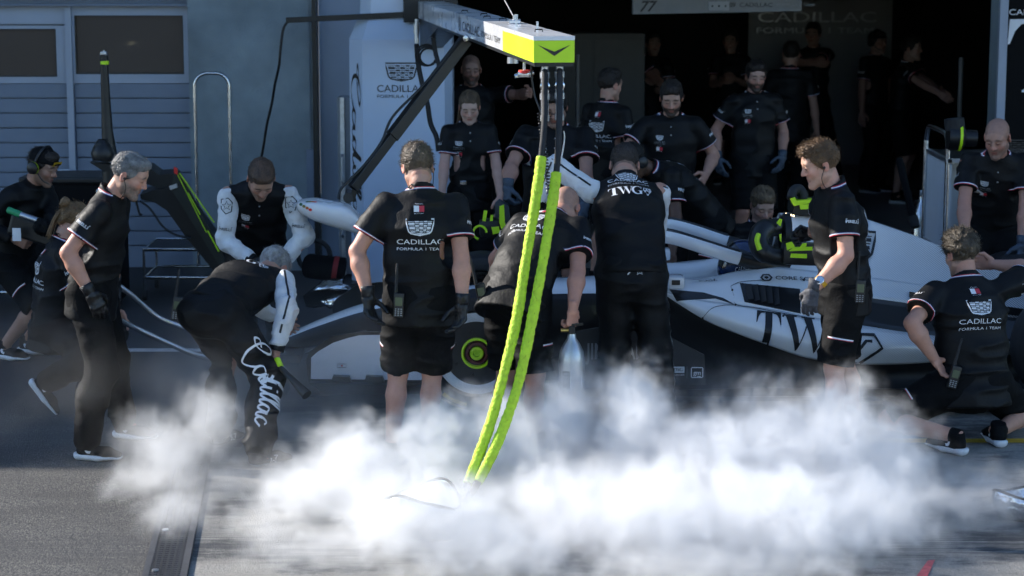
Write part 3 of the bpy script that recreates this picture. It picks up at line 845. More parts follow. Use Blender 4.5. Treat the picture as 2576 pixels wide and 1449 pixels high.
    if top == 'race':
        for i, (s_, e, tt) in enumerate(A):
            fd_ = (tt-e).normalized(); ss = SDF(np.min([tuple(p) for p in (s_,e,tt)],0)-.15, np.max([tuple(p) for p in (s_,e,tt)],0)+.15, res)
            ss.cap(s_+(e-s_)*.04, e, .064*k*(.6+.4*fat), .054*k, k=.03); ss.cap(e, tt-fd_*.02, .055*k, .045*k, k=.03)
            ss.disp(lambda P: fold(P, 11, 22, .016, S0+90+i*9), .04); ss.cut(tt-fd_*.03, fd_, tt, .1)
            v, q = ss.mesh(); sl = raw('sleeve', v, q, WHITEF, root); slb = bvh_of(sl)
            out = (l2*(1 if i == 0 else -1))
            A0 = []; B0 = []
            for j in range(15):
                u_ = j/14; p = s_+(e-s_)*min(u_*2,1) if u_ < .5 else e+(tt-fd_*.03-e)*((u_-.5)*2)
                for dd, LST in ((-.006,A0),(.006,B0)):
                    o_ = (out*.3-f2*.95).normalized(); side_ = (e-s_ if u_ < .5 else tt-e).normalized().cross(o_).normalized()
                    hh = slb.ray_cast(p+o_*.15+side_*dd, -o_, .2); LST.append(hh[0]+o_*.003 if hh[0] is not None else p+o_*.07)
            m_ = MB(); m_.strip(A0, B0); m_.build('sleeve_seam', PRINTK, sl, fix=False)
            m_ = MB(); m_.tube([tt-fd_*.045, tt-fd_*.005], [.045*k,.043*k], 16); m_.build('cuff', BLACK, sl, True)
    # ---- shoes
    SV = SHOES[shoe]
    for i, (hj, kn, an, fd) in enumerate(LG):
        tl = math.radians(ftilt[i]); fwd = fd*math.cos(tl)-up*math.sin(tl); uu = up*math.cos(tl)+fd*math.sin(tl); lf = uu.cross(fwd)*-1
        lf = fwd.cross(uu)
        R_ = frame(lf, fwd, uu); o = an-uu*.085*k-fwd*.045*k
        if shoe == 'sneaker' and an.z < .12 and tl == 0: o.z = 0.001
        (uv, uq), (ov, oq) = SV
        sh = raw('shoe', xf(uv, R_, o, k*1.02), uq, BLACK2, root); so = raw('sole', xf(ov, R_, o, k*1.02), oq, SOLE if shoe == 'sneaker' else PRINTG, sh)
        if res < .012:
            shb = bvh_of(sh)
            for s in (1,-1):
                rr = fwd*s if s == 1 else -fwd
                side_ = lf*s; rgt = fwd if (fwd.cross(uu)).dot(side_) > 0 else -fwd
                g = swoosh2d(.13*k) if shoe == 'sneaker' else hexbadge2d(.1)
                if rgt is not fwd and (rgt-fwd).length > .1: g = move2d(g, mirror=True)
                decal('shoe_mark', [(g, PRINTW)], o+fwd*.12*k+uu*.058+side_*.03, rgt, uu, shb, sh)
        if not long_:
            m_ = MB(); sd = (an-kn).normalized(); m_.tube([an-sd*.035, an+sd*.02], [.045*k,.044*k], 14); m_.build('sock', BLACK2, root, True)
    # ---- prints
    info = dict(root=root, neck=neck, d2=d2, l2=l2, f2=f2, f=f, l=l, up=up, A=A, LG=LG, H=H, waist=waist, chest=chestp, sb=sb, tb=tb, HC=HC, Rh=Rh, hf=hf, hu=hu, hl=hl, k=k, shirt=shirt, trou=trou, d1=d1)
    if back:
        o = neck-d2*.2-f2*.1; rt = l2*-1
        # seen from behind, the person's right-hand side is on the viewer's right
        if rt.cross(d2).dot(-f2) < 0: rt = -rt
        decal('back_print', [(crest2d(.15), PRINTW, 0, .02), (move2d(teamtext2d(), k=.25), PRINTW, 0, -.075)], o, rt, d2, sb, root, reach=.35, back=.2)
        fl = [(a[0], a[1], (a[2] if len(a) > 2 else 0)-.005, (a[3] if len(a) > 3 else 0)+.115) for a in flag2d(.055)]
        decal('back_flag', fl, o, rt, d2, sb, root, reach=.35, back=.2)
    if chest:
        rt = l2 if l2.cross(d2).dot(f2) > 0 else -l2; o = neck-d2*.17+f2*.12
        pr = l2.dot(rt)
        decal('chest_print', [(crest2d(.055), PRINTW, -.085, .02), (move2d(teamtext2d(), k=.085), PRINTG, -.085, -.016)]+[(a[0], a[1], (a[2] if len(a) > 2 else 0)-.085, (a[3] if len(a) > 3 else 0)-.062) for a in flag2d(.045)], o, rt, d2, sb, root, reach=.3, back=.15)
        mb = MB()
        for q in (.03,.09): 
            p = neck-d2*q*1.0-d2*.04; hh = sb.ray_cast(p+f2*.3, -f2, .4)
            if hh[0] is not None: mb.lathe(hh[0], f2, [(-.002,.006),(.003,.006),(.004,.0)], 8)
        if mb.n: mb.build('shirt_button', PRINTG, root, True)
    if top == 'polo' and res < .014:
        for i, (s_, e, tt) in enumerate(A):
            if not sleeveword[i]: continue
            ad = (e-s_).normalized(); out = l2*(1 if i == 0 else -1); out = (out-ad*out.dot(ad)+ (-f*.35 if back else f*.2)).normalized(); out = (out-ad*out.dot(ad)).normalized()
            rt = (-ad).cross(out)
            decal('sleeve_print', [(tyreword2d(.085), PRINTW)], s_+ad*.11*k+out*.05, rt, -ad, sb, root, back=.1, reach=.12)
    return info
# ------------------------------------------------------------------ ground
def ground_material():
    m = bpy.data.materials.new('pit_lane_ground'); m.use_nodes = True; nt = m.node_tree; N = nt.nodes; L = nt.links; b = N['Principled BSDF']
    tc = N.new('ShaderNodeTexCoord'); sp = N.new('ShaderNodeSeparateXYZ'); L.new(tc.outputs['Object'], sp.inputs[0])
    def noise(scale, det=8, stretch=None, rough=.6):
        n = N.new('ShaderNodeTexNoise'); n.inputs['Scale'].default_value = scale; n.inputs['Detail'].default_value = det; n.inputs['Roughness'].default_value = rough
        if stretch:
            mp = N.new('ShaderNodeMapping'); mp.inputs['Scale'].default_value = stretch; L.new(tc.outputs['Object'], mp.inputs[0]); L.new(mp.outputs[0], n.inputs['Vector'])
        else: L.new(tc.outputs['Object'], n.inputs['Vector'])
        return n.outputs[0]
    def rng_(src, a, b_, c=0, d=1):
        r = N.new('ShaderNodeMapRange'); r.clamp = True
        for i, v in enumerate((a, b_, c, d)): r.inputs[i+1].default_value = v
        L.new(src, r.inputs[0]); return r.outputs[0]
    def mix(f, A, B, blend='MIX'):
        x = N.new('ShaderNodeMix'); x.data_type = 'RGBA'; x.blend_type = blend
        if isinstance(f, float): x.inputs[0].default_value = f
        else: L.new(f, x.inputs[0])
        for k, v in ((6, A), (7, B)):
            if isinstance(v, tuple): x.inputs[k].default_value = (*v, 1)
            else: L.new(v, x.inputs[k])
        return x.outputs[2]
    def mth(op, a, b_):
        x = N.new('ShaderNodeMath'); x.operation = op
        for k, v in ((0, a), (1, b_)):
            if isinstance(v, (int, float)): x.inputs[k].default_value = v
            else: L.new(v, x.inputs[k])
        return x.outputs[0]
    # asphalt left of the drain, worn concrete right of it
    stones = N.new('ShaderNodeTexVoronoi'); stones.inputs['Scale'].default_value = 90; L.new(tc.outputs['Object'], stones.inputs['Vector'])
    asph = mix(rng_(stones.outputs['Distance'], .1, .7), (.19,.18,.158), (.062,.061,.062))
    asph = mix(rng_(noise(1.6, 6, (1,3,1)), .38, .62, 0, .75), asph, (.068,.066,.064))
    asph = mix(rng_(noise(55, 3), .60, .70), asph, (.22,.205,.17))
    conc = mix(rng_(noise(70, 4), .3, .7), (.34,.32,.285), (.21,.20,.18))
    conc = mix(rng_(noise(240, 2), .6, .72), conc, (.44,.42,.37))
    stain_w = mth('ADD', noise(1.7, 8, (.8,1.5,1), .68), mth('MULTIPLY', noise(160, 2), .18))
    conc = mix(rng_(stain_w, .58, .68, 0, .88), conc, (.055,.058,.062))
    # streaky darker band running along the lane
    y = mth('ADD', sp.outputs[1], mth('MULTIPLY', noise(.5, 2), .5))
    band = rng_(mth('ABSOLUTE', mth('SUBTRACT', y, 9.95), 0), .12, .35, 1, 0)
    dark_band = mth('MULTIPLY', band, rng_(noise(3, 8, (.5,14,1), .75), .42, .60))
    conc = mix(dark_band, conc, (.05,.052,.056)); asph = mix(mth('MULTIPLY', dark_band, .7), asph, (.06,.06,.062))
    side = rng_(mth('ADD', sp.outputs[0], mth('MULTIPLY', mth('SUBTRACT', sp.outputs[1], 9.24), .093)), -1.455, -1.45); base = mix(side, asph, conc)
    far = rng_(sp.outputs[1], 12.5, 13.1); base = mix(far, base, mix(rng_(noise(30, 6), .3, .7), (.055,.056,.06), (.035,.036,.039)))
    L.new(base, b.inputs['Base Color']); b.inputs['Roughness'].default_value = .85; b.inputs['Specular IOR Level'].default_value = .25
    bp = N.new('ShaderNodeBump'); bp.inputs['Strength'].default_value = .55; bp.inputs['Distance'].default_value = .006
    L.new(mth('ADD', mth('MULTIPLY', stones.outputs['Distance'], .6), noise(120, 4)), bp.inputs['Height']); L.new(bp.outputs[0], b.inputs['Normal'])
    return m
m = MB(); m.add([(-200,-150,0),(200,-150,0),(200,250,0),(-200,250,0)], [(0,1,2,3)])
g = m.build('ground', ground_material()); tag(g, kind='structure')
PLY = mat('yellow_line_paint', (.55,.36,.03), .7, var=.3, vscale=25); PLW = mat('white_line_paint', (.6,.6,.6), .7, var=.25, vscale=25); PLR = mat('red_line_paint', (.50,.09,.10), .7, var=.3, vscale=25)
def line(name, pts, m_, label):
    b = MB(); b.add([(p[0], p[1], .004) for p in pts], [tuple(range(len(pts)))]); tag(b.build(name, m_, org=(0,0,0)), label, kind='structure')
yl = GP(2300,1115).y; line('yellow_line', [(1.9,yl,0),(9,yl,0),(9,yl+.10,0),(1.9,yl+.10,0)], PLY, None)
wy = GP(40,886).y; line('white_line', [(-12,wy,0),(-1.9,wy,0),(-1.9,wy+.12,0),(-12,wy+.12,0)], PLW, None)
a = GP(2305,1449); b_ = GP(2352,1410); line('red_line', [(GP(2305,1452)),(GP(2333,1452)),(GP(2352,1410)),(GP(2334,1412))], PLR, None)
# drain: frame and grating of slotted bars
dr = empty('drain_channel', (-1.635, 9.6, 0), 'dark metal slotted drain grating set in the ground at lower left', 'drain')
DM = mat('galvanised_grate', (.07,.072,.078), .6, metal=.3, var=.25, vscale=30); DK = mat('drain_shadow', (.012,.012,.013), .9)
DX0, DX1 = -1.735, -1.535
m = MB(); m.add([(DX0+.02,7.5,.005),(DX1-.02,7.5,.005),(DX1-.02,11.3,.005),(DX0+.02,11.3,.005)], [(0,1,2,3)]); m.build('channel_shade_sheet', DK, dr)  # flat dark sheet: its colour stands for the shade down inside the drain
for x in (DX0+.015, DX1-.015):
    m = MB(); m.box((x, 9.4, .008), (.03, 3.8, .016)); m.build('rail', DM, dr)
n = 0
for i in range(5):
    m = MB(); m.box((DX0+.045+i*.0275, 9.4, .0085), (.008, 3.8, .012)); m.build('bar', DM, dr)
cross = None; y = 7.52
while y < 11.25:
    if cross is None:
        m = MB(); m.box((0,0,0), (.14,.016,.010)); cross = m.build('crossbar', DM, dr, org=(0,0,0)); cross.location = Vector(((DX0+DX1)/2, y, .0095)) - dr.location
    else:
        c = cross.copy(); COL.objects.link(c); c.parent = dr; c.location = Vector(((DX0+DX1)/2, y, .0095)) - dr.location
    y += .033
for yy in (9.28, 9.95):
    m = MB(); m.cyl((DX0+.055, yy, .012), (DX0+.055, yy, .02), .016, 14); m.build('bolt', ALU, dr)

dr.rotation_euler.z = .093; dr.location = (-1.590, 9.6, 0)
# ------------------------------------------------------------------ pit building
WY = 18.3
WALL = mat('blue_grey_wall', (.22,.265,.29), .82, var=.28, vscale=1.6, bump=.35, bscale=45)
PANEL = mat('blue_grey_panel', (.17,.205,.27), .5, var=.10, vscale=2)
FRAME = mat('pale_blue_frame', (.34,.38,.46), .45, var=.06, vscale=3)
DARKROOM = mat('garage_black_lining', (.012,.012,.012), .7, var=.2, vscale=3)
ROOMWALL = mat('garage_grey_panel', (.30,.29,.285), .45, var=.08, vscale=2)
GFLOOR = mat('garage_floor_paint', (.26,.24,.215), .35, var=.15, vscale=2)
def glass_mat():
    m = bpy.data.materials.new('tinted_window_glass'); m.use_nodes = True; nt = m.node_tree; N = nt.nodes; L = nt.links; b = N['Principled BSDF']
    b.inputs['Base Color'].default_value = (.055,.047,.040,1); b.inputs['Roughness'].default_value = .035; b.inputs['Specular IOR Level'].default_value = .9
    tc = N.new('ShaderNodeTexCoord'); n = N.new('ShaderNodeTexNoise'); n.inputs['Scale'].default_value = 2.4; n.inputs['Detail'].default_value = 1; L.new(tc.outputs['Object'], n.inputs['Vector'])
    bp = N.new('ShaderNodeBump'); bp.inputs['Strength'].default_value = .2; bp.inputs['Distance'].default_value = .05; L.new(n.outputs[0], bp.inputs['Height']); L.new(bp.outputs[0], b.inputs['Normal'])
    return m
GLASS = glass_mat()
def wx(px, Y=WY): return PX(px, 400, Y).x
def wz(py, Y=WY): return PX(1288, py, Y).z
bld = empty('pit_building', (0, WY, 0), 'long pit building with shaded blue-grey wall and dark open garage', 'building')
GL, GR = wx(797), wx(2500); CANY = 15.5; CANZ = (CANY-11.45)/.79; TOPZ = CANZ+.35
m = MB(); m.box(((wx(480)+GL)/2, WY+.15, TOPZ/2), (GL-wx(480), .3, TOPZ)); m.build('wall', WALL, bld)
m = MB(); m.box(((GL+GR)/2, WY+.15, (2.62+TOPZ)/2), (GR-GL, .3, TOPZ-2.62)); m.build('header_wall', WALL, bld)
m = MB(); m.box(((GR+30)/2, WY+.16, TOPZ/2), (30-GR, .3, TOPZ)); m.build('side_wall', WALL, bld)
m = MB(); m.box((-22+ (wx(480)-wx(-200))/2*0 + (22-30)/2+ (wx(-300)+22-4+8)/2*0, WY+.155, TOPZ/2), (4, .3, TOPZ)) if False else None
lx0 = -30.0; lx1 = wx(480)
m = MB(); m.box(((lx0+lx1)/2, WY+.15, (2.5+TOPZ)/2), (lx1-lx0, .3, TOPZ-2.5)); m.build('upper_wall', WALL, bld)
m = MB(); m.box((0, WY+5.2, TOPZ+.1), (60, 9.85, .2)); m.build('roof', WALL, bld)
m = MB(); m.box((0, (CANY+WY)/2, CANZ+.15), (60, WY-CANY, .3)); m.build('added_shade_canopy', WALL, bld)  # unseen overhang, added to cut sky light and place the sun's shadow edge
m = MB(); m.box(((lx0+lx1)/2, WY+.24, 1.25), (lx1-lx0, .1, 2.5)); m.build('door_backing', PANEL, bld)
# sectional door: leaves of horizontal panels, a window each
def leaf(x0, x1, ztop, wx0, wx1, wz0, wz1, zrow):
    for i in range(len(zrow)-1):
        b = MB(); b.box(((x0+x1)/2, WY+.165, (zrow[i]+zrow[i+1])/2), (x1-x0-.012, .05, zrow[i]-zrow[i+1]-.010), bev=.004); b.build('door_panel', PANEL, bld)
    f = MB()
    f.box(((x0+wx0)/2, WY+.155, (zrow[0]+ztop)/2), (wx0-x0, .05, ztop-zrow[0])); f.box(((x1+wx1)/2, WY+.155, (zrow[0]+ztop)/2), (x1-wx1, .05, ztop-zrow[0]))
    f.box(((wx0+wx1)/2, WY+.155, (zrow[0]+wz1)/2), (wx1-wx0, .05, wz1-zrow[0])); f.box(((wx0+wx1)/2, WY+.155, (wz0+ztop)/2), (wx1-wx0, .05, ztop-wz0))
    fo = f.build('window_frame', FRAME, bld)
    f = MB(); f.box(((wx0+wx1)/2, WY+.172, (wz0+wz1)/2), (wx1-wx0, .02, wz0-wz1)); f.build('pane', GLASS, fo)
    f = MB(); t_ = .012
    for (cx, cz, w_, h_) in (((wx0+wx1)/2, wz0-t_/2, wx1-wx0, t_), ((wx0+wx1)/2, wz1+t_/2, wx1-wx0, t_), (wx0+t_/2, (wz0+wz1)/2, t_, wz0-wz1-2*t_), (wx1-t_/2, (wz0+wz1)/2, t_, wz0-wz1-2*t_)):
        f.box((cx, WY+.152, cz), (w_, .03, h_))
    f.build('gasket', BLACKP, fo)
rows = [wz(212)]; 
while rows[-1] > .12: rows.append(rows[-1]-.1285)
rows[-1] = .0
leaf(wx(184), wx(478), wz(16), wx(187+3), wx(463), wz(40), wz(189), rows)
leaf(wx(-260), wx(168), wz(66), wx(-245), wx(143), wz(74), wz(196), rows)
m = MB(); m.box(((wx(168)+wx(184))/2, WY+.13, wz(16)/2), (wx(184)-wx(168), .08, wz(16))); m.build('door_post', FRAME, bld)
m = MB(); m.box(((wx(-260)+wx(168))/2, WY+.15, (wz(16)+wz(62))/2), (wx(168)-wx(-260), .05, wz(16)-wz(62))); m.build('door_header', FRAME, bld)
m = MB(); m.box(((wx(-300)+wx(478))/2, WY+.10, wz(13)), (wx(478)-wx(-300), .12, .018)); m.build('header_rail', PANEL, bld)
m = MB(); m.box(((wx(-300)+wx(478))/2, WY+.14, 2.42), (wx(478)-wx(-300), .10, .13)); m.build('transom', FRAME, bld)
m = MB(); m.beam(PX(120,432,WY+.04), PX(176,430,WY+.04), .03, .03, bev=.008); m.build('door_handle', ALU, bld)
m = MB(); m.box((wx(482), WY+.12, TOPZ/2-.01), (.02, .06, TOPZ-.05)); m.build('edge_trim', FRAME, bld)
# conduit panel, black edge and the pale sliding door beside the tower
m = MB(); m.box((wx(786), WY-.02, wz(375)/2), (wx(800)-wx(772), .05, wz(375)), bev=.004); m.build('cable_duct', PANEL, bld)
m = MB(); m.box((wx(797), WY-.03, 1.31), (.04, .09, 2.62)); m.build('door_jamb', BLACKP, bld)
m = MB(); m.box(((wx(801)+wx(905))/2, WY+.25, 1.3), (wx(905)-wx(801), .06, 2.6)); m.build('sliding_door', mat('pale_blue_door', (.42,.51,.66), .4, var=.05, vscale=2), bld)
m = MB(); m.box((wx(782), WY-.012, 1.45), (.004, .012, 1.6)); m.build('seam', PANEL, bld)
# the dark garage
RX0, RX1, RY1, RZ = wx(870), 7.5, 29.5, 2.75
m = MB(); m.add([(RX0,WY+.1,.006),(RX1,WY+.1,.006),(RX1,RY1,.006),(RX0,RY1,.006)], [(0,1,2,3)]); tag(m.build('garage_floor', GFLOOR, org=(0,0,0)), kind='structure')
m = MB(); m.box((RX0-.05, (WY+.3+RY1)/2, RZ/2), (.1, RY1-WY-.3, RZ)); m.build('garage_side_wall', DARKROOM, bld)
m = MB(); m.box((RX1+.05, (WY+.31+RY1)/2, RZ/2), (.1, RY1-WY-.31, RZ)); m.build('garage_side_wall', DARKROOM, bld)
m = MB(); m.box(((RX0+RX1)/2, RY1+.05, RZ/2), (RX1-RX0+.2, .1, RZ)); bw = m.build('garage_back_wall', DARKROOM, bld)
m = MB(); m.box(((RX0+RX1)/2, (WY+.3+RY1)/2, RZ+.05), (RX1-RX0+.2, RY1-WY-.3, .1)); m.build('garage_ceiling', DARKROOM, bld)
m = MB(); m.box((GR+.035, WY-.012, 1.31), (.07, .06, 2.62)); m.build('door_jamb', FRAME, bld)
# lettered partition inside
PYY = 27.2
pt_ = empty('partition_wall', (PX(2070,300,PYY).x, PYY, 0), 'grey lettered partition wall at the back of the garage', 'partition')
x0, x1 = PX(1880,300,PYY).x, PX(2238,300,PYY).x
m = MB(); m.box(((x0+x1)/2, PYY+.04, 1.3), (x1-x0, .08, 2.6)); m.build('panel', ROOMWALL, pt_)
LETT = mat('brushed_letters', (.55,.55,.56), .35, metal=.6, var=.1)
def letters3d(txt, o, w, h, parent, depth=.015):
    g = text2d(txt, h, wide=1.35, width=w); V = []; F = []
    V = [(o[0]+x, o[1]-depth, o[2]+y) for x, y in g[0]]; ob = raw('lettering', V, g[1], LETT, parent, False); ob['kind'] = 'stuff'
    md = ob.modifiers.new('s', 'SOLIDIFY'); md.thickness = depth; md.offset = 0
p = PX(2055,42,PYY); letters3d('CADILLAC', p, (2203-1908)*PYY/_FP, .135, pt_)
p = PX(2050,76,PYY); letters3d('FORMULA 1 TEAM', p, (2200-1908)*PYY/_FP, .075, pt_)
# signboard over the garage entrance
SY = 19.6
sg = empty('overhead_signboard', tuple(PX(1800,15,SY)), 'pale overhead signboard with a black number inside the garage', 'sign')
a = PX(1592,36,SY); c = PX(2016,28,SY)
m = MB(); m.prism([(a.x,SY,a.z),(c.x,SY,c.z),(c.x,SY,2.6),(a.x,SY,2.6)], (0,.12,0)); m.build('panel', mat('sign_grey', (.22,.22,.225), .4, var=.05), sg)
flatprint('number', [(text2d('77', .10, shear=.3, bold=.02), PRINTK)], PX(1632,15,SY-.004), (1,0,0), (0,0,1), sg)
flatprint('sign_text', [(move2d(crest2d(.07), -.34, 0), PRINTK), (text2d('CADILLAC', .04, wide=1.3, width=.30), PRINTK, -.12, 0), (text2d('FORMULA 1 TEAM', .028, width=.34), PRINTG, .24, 0)], PX(1935,12,SY-.004), (1,0,0), (0,0,1), sg)
m = MB(); p = PX(1808,15,SY); m.box((p.x, SY-.012, p.z), (.19,.02,.08), bev=.006); m.build('socket_plate', mat('sign_grey2', (.36,.36,.37), .4), sg)
for i in (-1,0,1):
    m = MB(); m.cyl((p.x+i*.06, SY-.02, p.z), (p.x+i*.06, SY-.026, p.z), .009, 12); m.build('socket', BLACKP, sg)
# black banner with a white capital on the right wall
bn = empty('banner', (PX(2560,160,WY).x, WY-.03, 0), 'black banner with a big white letter on the right wall', 'banner')
m = MB(); m.box((wx(2520)+.75, WY-.02, 1.4), (1.5,.02,2.2)); m.build('cloth', BLACK2, bn)
g = move2d(serif2d('T'), 0, 0, .62); flatprint('letter', [(g, PRINTW)], PX(2530,232,WY-.032), (1,0,0), (0,0,1), bn)
flatprint('small_print', [(text2d('CADILLAC', .05, wide=1.3), PRINTW)], PX(2600,30,WY-.032), (1,0,0), (0,0,1), bn)
# stainless hoop rail standing before the wall
hr_ = empty('hoop_rail', (wx(535,17.95), 17.95, 0), 'tall stainless steel hoop rail standing before the blue-grey wall', 'rail')
X0, X1 = wx(494,17.95), wx(580,17.95); zt = PX(535,184,17.95).z; r = (X1-X0)/2*.75
pts = [(X0,17.95,0),(X0,17.95,.6),(X0,17.95,zt-r)] + [(X0+r-r*math.cos(t), 17.95, zt-r+r*math.sin(t)) for t in np.linspace(.2,math.pi/2,6)] + [(X1-r+r*math.sin(t), 17.95, zt-r+r*math.cos(t)) for t in np.linspace(0,math.pi/2-.2,6)] + [(X1,17.95,zt-r),(X1,17.95,.6),(X1,17.95,0)]
m = MB(); m.tube(pts, .0155, 14); m.build('hoop', STEEL, hr_, True)
for xx in (X0, X1):
    m = MB(); m.cyl((xx,17.95,0), (xx,17.95,.012), .05, 18); m.build('foot_plate', STEEL, hr_)

# ------------------------------------------------------------------ gantry tower and boom
TY = 17.55
tw_ = empty('gantry_tower', (PX(1010,600,TY).x, TY+.3, 0), 'white gantry tower with slanted corners, black crest and lettering', 'tower')
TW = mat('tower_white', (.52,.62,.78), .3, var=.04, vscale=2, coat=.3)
xl, xr = PX(913,300,TY).x, PX(1119,300,TY).x; xs = PX(880,300,TY+.12).x; zt = PX(1000,100,TY).z; zt2 = PX(1000,50,TY+.2).z
sec = [(xs,TY+.14),(xl,TY),(xr,TY),(xr+.06,TY+.14),(xr+.06,TY+.62),(xs,TY+.62)]
m = MB(); k_ = len(sec)
cx_, cy_ = (xl+xr)/2, TY+.34
lv = [(0.012,1.0),(zt,1.0),(zt2+.06,.80),(2.6,.78)]
V = [(cx_+(x-cx_)*s, cy_+(y-cy_)*s, z) for z, s in lv for x, y in sec]
F = [(i*k_+j, i*k_+(j+1) % k_, (i+1)*k_+(j+1) % k_, (i+1)*k_+j) for i in range(3) for j in range(k_)] + [tuple(range(k_))[::-1], tuple(3*k_+j for j in range(k_))]
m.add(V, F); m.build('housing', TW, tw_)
m = MB(); m.box((cx_, TY+.32, .006), (xr-xs+.1,.8,.012)); m.build('base_plate', BLACKP, tw_)
flatprint('tower_print', [(crest2d(.26), PRINTK, 0, .135), (text2d('CADILLAC', .06, wide=1.45, width=.40), PRINTK, 0, -.0), (text2d('FORMULA 1 TEAM', .028, wide=1.3, width=.40), PRINTK, 0, -.065)], PX(1010,222,TY), (1,0,0), (0,0,1), tw_, off=.003)
_sp = script2d(1.3); _sp = (_sp[0]*np.array([1,.30]), _sp[1])
flatprint('side_print', [(_sp, PRINTK)], Vector(((xs+xl)/2, TY+.07, 1.1)), (0,0,-1), Vector((xl-xs,-.14,0)), tw_, off=.004)
m = MB(); m.prism([PX(925,400,TY), PX(932,415,TY), PX(932,425,TY), PX(925,432,TY)], (0,-.006,0)); m.build('recess_grip', FRAME, tw_)
# equipment trolley hidden half behind the tower
ft = empty('flight_case', (wx(866,17.75), 17.75, 0), 'narrow grey flight case with handles beside the gantry tower', 'case')
m = MB(); m.box((wx(868,17.9), 18.0, .78), (.12,.22,1.5), bev=.01); m.build('shell', mat('case_grey', (.22,.24,.26), .5, var=.1), ft)
m = MB(); m.box((wx(862,17.87), 17.875, .78), (.035,.02,1.5)); m.build('edge_strip', ALU, ft)
for pz in (425, 560):
    p = PX(862,pz,17.85); m = MB(); m.tube([p+Vector((0,0,.12)), p+Vector((0,-.04,.1)), p+Vector((0,-.04,-.1)), p+Vector((0,0,-.12))], .012, 8); m.build('handle', ALU, ft, True)
# boom
BA = Vector((.215, 10.92, 0)); BD = Vector((-.99, 7.5, 0)).normalized(); BN = Vector((BD.y, -BD.x, 0))
zb, ztp, hw = 2.195, 2.335, .105
bm_ = empty('pit_boom', (BA.x, BA.y, zb), 'long white overhead boom ending in a lime green nose with a black chevron', 'boom')
def bx(s, t, z): return BA + BD*s + BN*t + Vector((0,0,z))
def boomseg(name, s0, s1, z0, z1, m_, w=hw):
    b = MB(); b.add([bx(s0,-w,z0),bx(s0,w,z0),bx(s0,w,z1),bx(s0,-w,z1),bx(s1,-w,z0),bx(s1,w,z0),bx(s1,w,z1),bx(s1,-w,z1)], [(0,1,2,3),(5,4,7,6),(4,0,3,7),(1,5,6,2),(3,2,6,7),(4,5,1,0)])
    return b.build(name, m_, bm_)
boomseg('nose_section', 0, 1.25, zb+.006, ztp-.022, LIME, hw); boomseg('nose_lid', -.001, 1.251, ztp-.021, ztp, WHITE, hw+.001)
boomseg('white_section', 1.253, 7.2, zb+.006, ztp, WHITE, hw); boomseg('underside', .002, 7.2, zb-.014, zb+.004, BLACKP, hw-.004)
b = MB(); b.prism([bx(5.2,-.09,zb-.015), bx(7.1,-.09,zb-.015), bx(7.1,-.09,zb-.30)], BN*.18); b.build('gusset', BLACKP, bm_)
boomseg('mast_bracket', 6.7, 7.15, zb-.03, zb+.22, BLACKP, .22)
ch = merge2d([poly2d([(-.085,.035),(0,-.022),(0,.0),(-.06,.024)]), poly2d([(.085,.035),(.06,.024),(0,.0),(0,-.022)])])
flatprint('chevron', [(ch, PRINTK)], BA+Vector((0,0,zb+.062)), BN, (0,0,1), bm_, off=.003)
lftn = -BN
flatprint('boom_print', [(crest2d(.15), PRINTK, -1.02, 0), (text2d('CADILLAC', .066, wide=1.2, width=.98), PRINTK, -.36, -.004), (text2d('FORMULA 1 TEAM', .036, width=.92), PRINTK, .68, -.012)], bx(2.5,-hw,zb+.072), -BD, (0,0,1), bm_, off=.003)
for s_, t_ in ((.55,.0),(2.3,.03),(2.7,-.02),(3.2,.02),(3.9,-.03)):
    b = MB(); q = bx(s_,t_,ztp); b.tube([q+BN*-.02, q+BN*-.02+Vector((0,0,.012)), q+BN*.02+Vector((0,0,.012)), q+BN*.02], .004, 6); b.build('lifting_eye', BLACKP, bm_)
for s_ in (.95, 1.3):
    b = MB(); q = bx(s_, -.02 if s_ > 1 else .05, ztp+.02); b.box(q, (.012,.04,.04)); b.build('bracket', ALU, bm_)
b = MB(); q = bx(1.75,.03,ztp+.012); b.box(q, (.07,.16,.024), bev=.006); b.cyl(q+Vector((0,-.05,.01)), q+Vector((0,-.05,.04)), .012, 10); b.cyl(q+Vector((.01,.05,.01)), q+Vector((.01,.05,.04)), .01, 10); b.build('cable_clamp', ALU, bm_)
b = MB(); b.tube([bx(1.75,.03,ztp+.03), bx(3.0,.0,ztp+.34), bx(4.6,-.1,ztp+.75)], .004, 6); b.build('stay_cable', ALU, bm_)
b = MB(); q = bx(1.15,-.06,zb-.025); b.cyl(q, q-Vector((0,0,.035)), .032, 16); b.build('lamp_pod', ALU, bm_, True)
# arm sticking out to the left with its cable
A0, A1 = PX(1030,36,17.6), PX(720,51,17.6)
b = MB(); b.beam(A0, A1, .05, .045, bev=.003); b.build('side_arm', BLACKP, bm_)
cab = [PX(*p) for p in ((722,56,17.6),(712,75,17.6),(706,120,17.6),(702,165,17.62),(692,210,17.7),(684,260,17.8),(672,310,17.85),(664,360,17.9),(654,420,17.95),(650,480,18.0))]
cb = MB(); cb.tube(crom(cab, 6), .011, 8); tag(cb.build('hanging_cable', BLACKP, None, True, org=tuple(cab[0])), 'black cable hanging from the side arm down the blue-grey wall', 'cable')
